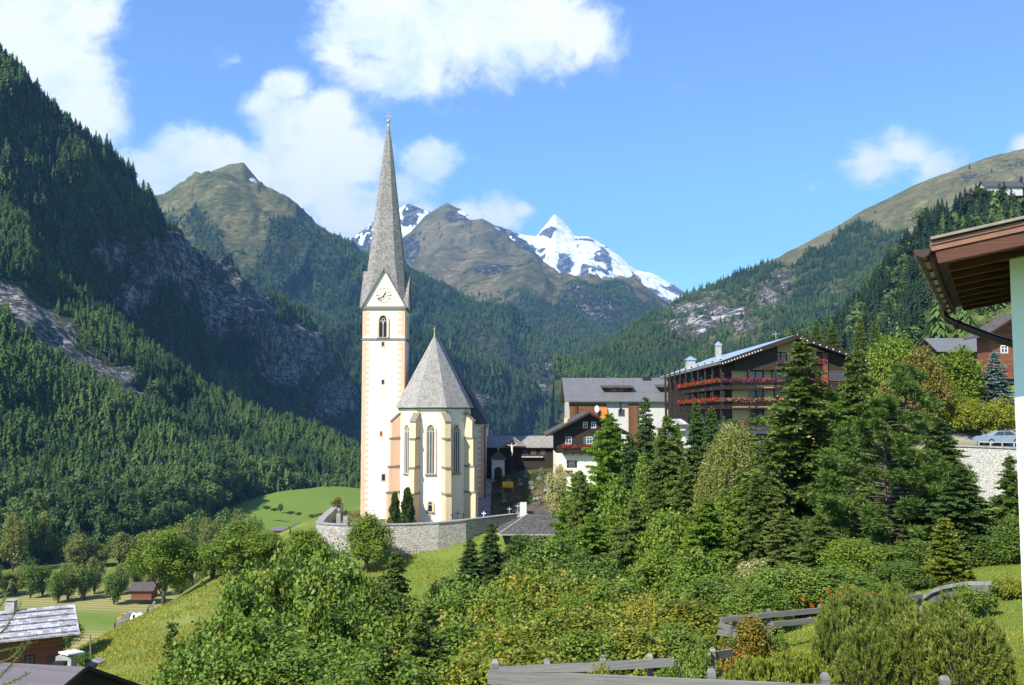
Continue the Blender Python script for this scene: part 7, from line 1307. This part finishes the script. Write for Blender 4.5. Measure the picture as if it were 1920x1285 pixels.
def where(kind, u, v):
    for (mu, mv, nm) in sorted(MARKS, key=lambda m: math.hypot(m[0] - u, (m[1] - v) * 1.3)):
        dx, dy = u - mu, v - mv; far = 'close ' if math.hypot(dx, dy) < 75 else ('' if math.hypot(dx, dy) < 170 else 'well ')
        if abs(dx) > abs(dy) * 2: rel = 'left of' if dx < 0 else 'right of'
        elif abs(dy) > abs(dx) * 2: rel = 'above' if dy < 0 else 'below'
        else: rel = ('above and ' if dy < 0 else 'below and ') + ('left of' if dx < 0 else 'right of')
        l = kind + ' ' + far + rel + ' ' + nm
        if l not in _seen: _seen.add(l); return l
def thicket():
    T = [ # key, u, vtop, Y, width, label
     ('thuja', 740.5, 926, 129, 20, 'small dark thuja in front of the choir, left of the pair', 'tree', 'thujas by the choir'), ('thuja', 764, 918, 129, 24, 'small dark thuja in front of the choir, right and taller of the pair', 'tree', 'thujas by the choir'),
     ('leafl0', 690, 962, 119, 92, 'round green tree growing against the churchyard wall'), ('spruce3', 742, 1030, 60, 100, 'bushy olive spruce standing below the churchyard wall'), ('spruce1', 882, 1006, 76, 86, 'dark pointed conifer left of the hip roof house'), ('spruce1', 921, 978, 80, 84, 'taller dark conifer touching the hip roof house eave'),
     ('pine2', 975, 1005, 84, 130, 'dark bushy pine in front of the hip roof house'), ('pine2', 1080, 935, 86, 120, 'dark clumpy pine covering the right end of the hip roof'), ('silver', 1046, 862, 128, 52, 'pale silvery weeping shrub beside the chalet'), ('blue', 1014, 938, 134, 22, 'tiny blue grey spruce between the graves'),
     ('larch0', 1142, 772, 88, 135, 'bright green larch covering the right half of the dark chalet'), ('larch0', 1085, 880, 84, 120, 'feathery light larch low beside the white chalet wall'), ('spruce1', 1210, 742, 98, 84, 'dark bushy spruce in front of the grey roofed guesthouse'), ('spruce3', 1252, 775, 82, 120, 'ragged brown green spruce left of the hotel pavilion'), ('spruce2', 1305, 748, 98, 58, 'narrow dark spruce by the hotel, left of two'), ('spruce2', 1333, 762, 97, 62, 'narrow dark spruce by the hotel, right of two'),
     ('birch', 1378, 788, 72, 170, 'drooping grey green birch in front of the hotel annex'), ('spruce0', 1503, 632, 66, 320, 'tall broad spruce in front of the flowered balconies'), ('spruce3', 1606, 650, 78, 150, 'ragged spruce right of the hotel timber wing'), ('leafl1', 1665, 612, 100, 110, 'fresh green round tree above the pines'), ('olive', 1722, 640, 98, 110, 'brownish olive tree behind the tall pine'), ('olive', 1660, 700, 88, 100, 'second olive brown tree lower between spruce and pine'),
     ('larch1', 1612, 592, 135, 52, 'grey green larch behind the hotel roof end'), ('larch1', 1560, 606, 175, 60, 'larch tree directly above the hotel ridge'), ('larch1', 1530, 598, 185, 50, 'larch tree left of the others behind the hotel ridge'), ('larch1', 1640, 600, 150, 46, 'slim larch between the green tree and the hotel'),
     ('leafl0', 1792, 652, 108, 140, 'bright green tree in front of the grey roofed house'), ('leafl1', 1760, 700, 104, 90, 'small green tree left of the white cottage'), ('blue', 1864, 655, 106, 76, 'blue grey spruce beside the white cottage'), ('hedge', 1786, 735, 99, 120, 'big yellow green rounded shrub, left of the pair above the car park'), ('hedge', 1850, 742, 97, 140, 'big yellow green rounded shrub, right of the pair above the car park'),
     ('pine0', 1655, 742, 52, 290, 'huge dark arolla pine in the middle of the right thicket'), ('pine1', 1697, 682, 60, 170, 'tall arolla pine with bare trunk rising behind the huge one'), ('spruce1', 1762, 780, 55, 170, 'dark spruce spreading right of the arolla pines'), ('spruce1', 1800, 870, 47, 150, 'lower dark spruce before the pale stone wall'), ('sprucey', 1771, 968, 38, 80, 'small yellow green spruce on the lawn edge'),
     ('spruce3', 1892, 850, 47, 90, 'dark spruce at the edge of the mint white wall'), ('leafd0', 1905, 960, 42, 90, 'dark leafy tree low beside the white wall'), ('spruce0', 1415, 880, 60, 120, 'grey green spruce right of the birch'), ('larch0', 1455, 800, 70, 110, 'light larch squeezed left of the tall broad spruce'),
     ('ash', 310, 985, 128, 140, 'large open ash tree with visible trunk at the knoll edge'), ('leafl0', 452, 978, 124, 135, 'bright green round tree on the knoll below the far meadow'), ('leafl1', 500, 992, 122, 90, 'second bright green tree right beside the round one'), ('leafd1', 400, 1010, 130, 90, 'darker tree left behind the bright round one'), ('leafl1', 575, 985, 121, 84, 'loose leafy tree just left of the churchyard wall'), ('leafd0', 625, 1010, 60, 110, 'leafy tree partly hiding the left churchyard wall'),
     ('thin', 324, 1162, 30, 80, 'small thin spruce alone on the grassy knoll slope'), ('thin', 800, 1125, 22, 150, 'young spruce with long bare leader shoot in the thicket'), ('thin', 721, 1203, 20, 110, 'second young spruce leader poking out of the bushes'),
     ('rowan', 1588, 1092, 27, 90, 'rowan shrub carrying red berries behind the mountain pines'), ('redbush', 1402, 1160, 22, 130, 'reddish bush growing over the grey log fence'), ('bushs', 1290, 1205, 18.5, 110, 'low leafy bush between the two plank fences'), ('bushs', 1445, 1185, 22, 90, 'green low bush right of the reddish one'), ('juniper', 1500, 1232, 16, 170, 'flat bright juniper on the lawn before the nearest fence'), ('juniper', 1420, 1240, 15.5, 150, 'flat juniper left of the brighter one on the lawn'), ('yg', 1130, 1225, 17, 60, 'yellow green tuft between planks of the second fence'),
     ('mugo0', 1562, 1135, 20, 84, 'upright mountain pine, first at the left of the front row'), ('mugo1', 1622, 1172, 18, 110, 'mountain pine low before the rowan shrub'), ('mugo0', 1676, 1108, 21, 92, 'tallest mountain pine behind the front row'), ('mugo1', 1716, 1150, 18.5, 130, 'broad mountain pine in the centre of the front row'), ('mugo0', 1778, 1122, 23, 90, 'mountain pine touching the curved garden wall'), ('mugo1', 1800, 1160, 18, 150, 'broad mountain pine at the right of the front row'), ('mugo0', 1850, 1170, 19, 90, 'small mountain pine nearest the open lawn'), ('mugo1', 1600, 1110, 26, 110, 'mountain pine behind the log fence end'),
     ('bushs', 1865, 1085, 33, 90, 'leafy bush right behind the curved garden wall'), ('yg', 1890, 1075, 32, 80, 'yellow green bush next to the white wall on the lawn'), ('bushs', 1826, 1092, 30, 84, 'ivy like bush leaning on the garden wall end'),
     ('yellow', 1222, 1095, 33, 130, 'yellow leaved shrub in the right of the thicket'), ('yellow', 1170, 1150, 29, 80, 'small yellow leaved shrub below the larger yellow one')]
    for t in T: plant(t[0], t[1], t[2], t[3], t[4], t[5], t[6] if len(t) > 6 else ('shrub' if t[0][:4] in ('mugo', 'bush', 'juni', 'redb', 'yg', 'yell', 'rowa', 'silv', 'hedg') else 'tree'), t[7] if len(t) > 7 else None)
    # leafy shrubs that cannot be told apart
    A = [('maple0', 400, 1150, 27, 170), ('maple1', 450, 1078, 32, 140), ('maple2', 505, 1042, 34, 150), ('maple0', 562, 1022, 38, 140), ('maple1', 622, 1040, 36, 150), ('maple2', 372, 1190, 24, 140), ('maple1', 480, 1150, 27, 210), ('maple0', 560, 1120, 30, 220), ('leafd1', 650, 1112, 31, 130), ('maple0', 440, 1215, 22, 190), ('maple1', 540, 1200, 23, 230), ('maple2', 640, 1190, 24, 230), ('leafd0', 690, 1075, 42, 150), ('maple1', 720, 1140, 30, 150), ('maple0', 330, 1245, 21, 110),
         ('maple2', 820, 1110, 36, 150), ('maple0', 770, 1160, 30, 150), ('leafd1', 850, 1070, 48, 150), ('leafd0', 800, 1150, 34, 130), ('maple1', 720, 1225, 20, 200), ('maple2', 830, 1215, 22, 200), ('maple0', 880, 1150, 29, 180), ('maple1', 640, 1245, 19, 180)]
    A += [('sapling', 475, 1030, 35, 60), ('sapling', 600, 988, 42, 60), ('sapling', 540, 1015, 37, 50), ('sapling', 410, 1100, 28, 60), ('sapling', 680, 1050, 36, 60), ('sapling', 585, 1085, 29, 70), ('sapling', 355, 1165, 26, 50), ('thin', 520, 1150, 24, 80), ('spruce3', 700, 1100, 40, 80), ('sapling', 760, 1110, 30, 60), ('spruce3', 815, 1090, 44, 80), ('sapling', 665, 1180, 21, 80), ('sapling', 465, 1170, 23, 80)]
    for t in A: plant(*t, where('young spruce' if t[0][:2] in ('th', 'sp') else 'slender leafy sapling' if t[0][:2] == 'sa' else 'dark leafy tree' if t[0][:5] == 'leafd' else 'leafy green shrub', t[1], t[2] + t[4] * .3), 'shrub', 'green shrubs in the left thicket')
    C0 = [('spruce3', 1238, 800, 90, 60), ('larch0', 1270, 790, 96, 50), ('larch0', 1150, 800, 91, 100), ('spruce2', 1180, 812, 86, 70), ('larcho', 1275, 842, 84, 80), ('larcho', 1345, 812, 84, 80), ('larch0', 1470, 752, 71, 120), ('larch0', 1562, 728, 74, 120), ('spruce3', 1440, 850, 62, 100), ('spruce0', 1600, 800, 66, 110), ('spruce3', 1225, 900, 72, 90), ('larcho', 1090, 880, 80, 90), ('larch0', 1390, 900, 66, 90)]
    B2 = [('mapley0', 940, 1085, 33, 190), ('mapley1', 1010, 1060, 36, 190), ('mapley0', 1080, 1085, 34, 200), ('mapley1', 960, 1150, 27, 200), ('mapley0', 1050, 1140, 28, 220), ('mapley1', 1130, 1130, 29, 180), ('maple0', 1150, 1080, 38, 170), ('maple1', 900, 1090, 37, 160), ('mapley1', 1000, 1200, 22, 200), ('maple2', 1090, 1185, 23, 190), ('mapley0', 1190, 1165, 24, 190), ('mapley0', 1290, 1120, 29, 170), ('maple2', 1270, 1170, 24, 140), ('mapley1', 910, 1215, 21, 170), ('leafd0', 1330, 1080, 36, 130)]
    B2 += [('sapling', 905, 1070, 38, 60), ('sapling', 985, 1045, 37, 60), ('sapling', 1060, 1062, 35, 60), ('sapling', 1120, 1075, 33, 60), ('sapling', 1010, 1120, 28, 70), ('sapling', 1150, 1110, 30, 60), ('leafl1', 1075, 1100, 31, 110), ('sapling', 1250, 1085, 32, 60), ('leafl0', 955, 1115, 30, 110), ('sapling', 1100, 1160, 23, 80), ('sapling', 930, 1180, 22, 80)]
    for t in B2: plant(*t, where('slender leafy sapling' if t[0][:2] == 'sa' else 'leafy green shrub' if t[0][:2] in ('le', 'ma') and t[0][:6] != 'mapley' else 'yellowing leafy shrub', t[1], t[2] + t[4] * .3), 'shrub', 'yellowing shrubs in the middle thicket')
    C2 = [('leafd0', 1040, 1000, 62, 160), ('larch0', 1110, 960, 66, 130), ('leafl0', 1160, 900, 74, 130), ('larcho', 1190, 930, 64, 120), ('spruce1', 1160, 920, 76, 110), ('leafl1', 1260, 940, 62, 130), ('larch0', 1325, 930, 56, 130), ('larcho', 1285, 860, 78, 100), ('leafl0', 1240, 1020, 50, 130), ('silver', 1410, 1040, 44, 90), ('maple0', 1320, 1030, 42, 140), ('leafd1', 1120, 1045, 48, 150), ('larcho', 1470, 950, 52, 120), ('spruce3', 1535, 960, 46, 110), ('maple1', 1470, 1060, 37, 150), ('maple2', 1560, 1060, 36, 150), ('leafl1', 1600, 1000, 44, 120), ('spruce0', 1560, 880, 60, 150), ('larcho', 1440, 900, 60, 100), ('leafl0', 1350, 930, 64, 110),
          ('leafd1', 1720, 1010, 44, 160), ('leafd0', 1690, 1050, 38, 120), ('maple1', 1420, 1090, 33, 130), ('larch0', 1545, 820, 78, 110), ('larch0', 1590, 760, 84, 100), ('spruce1', 1700, 860, 56, 120), ('leafd0', 1840, 1000, 46, 110), ('leafd1', 1080, 1030, 56, 120), ('leafd0', 980, 1040, 60, 130), ('maple2', 1660, 1090, 32, 110), ('leafl0', 1210, 860, 82, 90)]
    for t in C0 + C2: plant(*t, where({'leafd': 'dark leafy tree', 'leafl': 'light green tree', 'spruc': 'dark spruce', 'maple': 'leafy green shrub', 'larch': 'feathery light larch', 'silve': 'silvery shrub'}[t[0][:5]], t[1], t[2] + t[4] * .3), 'tree', 'undergrowth between the big conifers')
    r = np.random.default_rng(5)
    for i in range(21):
        u = -40 + i * 25 + r.normal(0, 5); plant('vall%d' % (i % 2), u, 1052 + r.normal(0, 9) - (8 if u > 380 else 0), 335 + r.normal(0, 8), 44 + r.normal(0, 5), ORD[i] + ' tree from the left in the front row lining the valley field', 'tree', 'trees lining the valley field, front row')
    for i in range(20):
        u = -20 + i * 26 + r.normal(0, 6); vt = np.interp(u, [0, 60, 120, 200, 300, 400, 470], [985, 940, 985, 1010, 985, 950, 948]) + r.normal(0, 8); plant('vall%d' % ((i + 1) % 2), u, vt, 400 + r.normal(0, 10), 48 + r.normal(0, 6), ORD[i] + ' tree from the left in the taller back row beyond the valley field', 'tree', 'trees lining the valley field, back row')
    for i, (u, vt, Y, wd) in enumerate(((1838, 352, 548, 34), (1852, 357, 546, 22))): plant('leafd0', u, vt, Y, wd, ['dark round tree left of the skyline farmhouse', 'small round tree nearer the skyline farmhouse'][i], 'tree', None, 372)
    for i, (u, vt, Y, wd, bs) in enumerate(((526, 944, 600, 10, 960), (398, 915, 640, 12, 934), (438, 918, 640, 14, 940), (456, 925, 620, 10, 942), (500, 948, 560, 16, 956), (515, 952, 555, 14, 959), (545, 958, 545, 16, 965), (560, 960, 540, 14, 967), (600, 962, 520, 22, 974), (585, 964, 525, 16, 972), (630, 930, 150, 24, 958))):
        plant('leafd1' if i != 10 else 'olive', u, vt, Y, wd, ['lone slim tree in the far green meadow', 'dark little tree at the far left meadow edge', 'second dark little tree at the meadow edge', 'third smallest tree at the meadow edge', 'leftmost bush of the meadow hedge', 'bush next to the leftmost in the meadow hedge', 'middle bush of the meadow hedge', 'hedge bush right of the middle one', 'widest bush at the right end of the meadow hedge', 'hedge bush just before the widest one', 'small olive tree standing behind the churchyard corner'][i], 'tree' if vt < 947 or i == 10 else 'bush', None, bs)
    # tractor side tree and dark bush behind the farmhouse
    plant('leafd0', 118, 1138, 104, 66, 'dark bush behind the stone slab farmhouse', 'bush'); plant('bushs', 160, 1222, 85, 40, 'green bush beside the farmyard pole', 'bush')
thicket()
def berries():
    o = [x for x in bpy.data.objects if x.name.startswith('rowan_shrub')][0]; r = np.random.default_rng(3); V, Fq = [], []
    mb = MB()
    for i in range(44):
        c = Vector((r.normal(0, .8), r.normal(-.3, .9), r.uniform(1.0, 4.0)))
        for j in range(14): mb.sphere(c + Vector(r.normal(0, .06, 3)), .028, 5, 3)
    x = mb.build('berries', M['berry'], o, False); x['kind'] = 'stuff'
berries()
def grass():
    r = np.random.default_rng(8); 
    M['blade'] = foliage2('grass_blades', [(.09, .13, .02), (.15, .20, .03), (.22, .26, .05), (.34, .34, .10)], .35, (.55, .50, .12), 1.0, clump=.2)
    for (nm, lab, n, us, vs, Ys, h, w_) in (('lawn_grass', 'short mown grass of the garden lawn at lower right', 60000, (1380, 2000), 0, (14, 46), .07, .02), ('meadow_grass', 'tufty meadow grass on the knoll below the church', 90000, (120, 900), 0, (66, 128), .26, .07)):
        Y = Ys[0] * (Ys[1] / Ys[0]) ** r.random(n); u = us[0] + (us[1] - us[0]) * r.random(n); x = (u - 960) / F * Y
        if nm == 'meadow_grass': k = (fbm(np.stack([x / 3, Y / 3, 0 * x], -1), 3, 4) + .5 * r.random(n)) > .66; x, Y = x[k], Y[k]
        z = ground_z(x, Y); c = np.stack([x, Y, z - .01], 1); k = z > -40; c = c[k]; m = len(c); ax = unit(r.normal(size=(m, 3)) * .45 + [0, 0, 1.]); L = LM(); L.kites(c, ax, unit(np.stack([r.normal(size=m) * .4, -np.ones(m), 0 * c[:, 0]], 1)), h * r.uniform(.5, 1.5, m), w_ * r.uniform(.6, 1.6, m), r)
        tag(obj(nm, L.mesh(nm, M['blade'])), lab, 'grass', kind='stuff')
grass()
def graveyard_plants():
    r = np.random.default_rng(12); k = 0
    for (u0, u1, v0, v1, Y0, Y1, n, mm, lab) in ((612, 678, 946, 974, 152, 132, 26, ('fl_yel', 'fl_red', 'planter'), 'flowers and small plants covering the graves left of the tower'), (925, 1040, 872, 955, 158, 140, 110, ('planter', 'planter', 'planter', 'planter', 'fl_mix', 'planter', 'planter', 'fl_yel'), 'dark plants and scattered flowers covering the cemetery slope')):
        for mk_ in sorted(set(mm)):
            L = LM()
            for i in range(n):
                if mm[i % len(mm)] != mk_: continue
                f = r.random(); u = u0 + (u1 - u0) * r.random(); Y = Y0 + (Y1 - Y0) * f; x = P(u, 900, Y).x; z = gz(x, Y); m = 70; h = r.uniform(.35, 1.1) if mk_ == 'planter' else .4; c = np.array([x, Y, z]) + r.normal(size=(m, 3)) * [.5, .4, 0] + np.stack([0 * np.arange(m), 0 * np.arange(m), r.random(m) * h], 1); ax = unit(r.normal(size=(m, 3)) + [0, 0, .7]); q_ = m if mk_ == 'planter' else 16; L.kites(c[:q_], ax[:q_], unit(np.cross(ax, r.normal(size=(m, 3))))[:q_], r.uniform(.14, .3, q_), r.uniform(.08, .16, q_), r)
            o = obj('grave_planting', L.mesh('grave_planting', M[mk_])); tag(o, lab + (' (blossoms)' if mk_ != 'planter' else ' (greenery)'), 'plants', kind='stuff')
graveyard_plants()
def twig():
    """sparse larch twigs hanging in from the left"""
    r = np.random.default_rng(21); o = empty('larch_branch', tuple(P(-30, 1240, 9))); o0 = Vector(o.location); L = LM(); paths = []
    for (a, b, c) in (((-60, 1270), (20, 1235), (58, 1200)), ((-60, 1300), (0, 1270), (50, 1215)), ((-50, 1180), (5, 1130), (22, 1085)), ((-60, 1230), (10, 1180), (40, 1130)), ((-60, 1215), (0, 1222), (66, 1205)), ((-40, 1310), (20, 1280), (56, 1262))):
        pp = [P(q[0], q[1], 9 + i * .1) - o0 for i, q in enumerate((a, b, c))]; paths.append((pp, [.012, .008, .003]))
        for i in range(130): f = r.random() * 2; s = int(f); q = pp[s].lerp(pp[min(s + 1, 2)], f - s); d = unit(r.normal(size=(1, 3)) + [[.3, 0, .3]]); L.kites(np.array([q]), d, unit(np.cross(d, r.normal(size=(1, 3)))), [.045], [.006], r)
    obj('branch', tube_mesh('branch', paths, M['bark']), o); obj('needles', L.mesh('needles', M['larch']), o); tag(o, 'sparse larch twigs reaching in over the farm roofs at far left', 'branch')
twig()
# ------------------------------------------------------------------ the air
def build_haze():
    m, t = mat('valley_air')
    pv = t.n('ShaderNodeVolumePrincipled'); pv.inputs['Color'].default_value = (.24, .55, 1.0, 1); pv.inputs['Density'].default_value = HAZE; pv.inputs['Anisotropy'].default_value = 0.1
    t.n('ShaderNodeOutputMaterial', ins={'Volume': pv.outputs[0]})
    b = MB(); b.box(-9000, -400, -130, 9000, 16000, 2900); o = b.build('haze', m); tag(o, 'thin bluish haze filling the valley air between the mountains', 'haze', kind='stuff')
HAZE = 5.5e-5
build_haze()
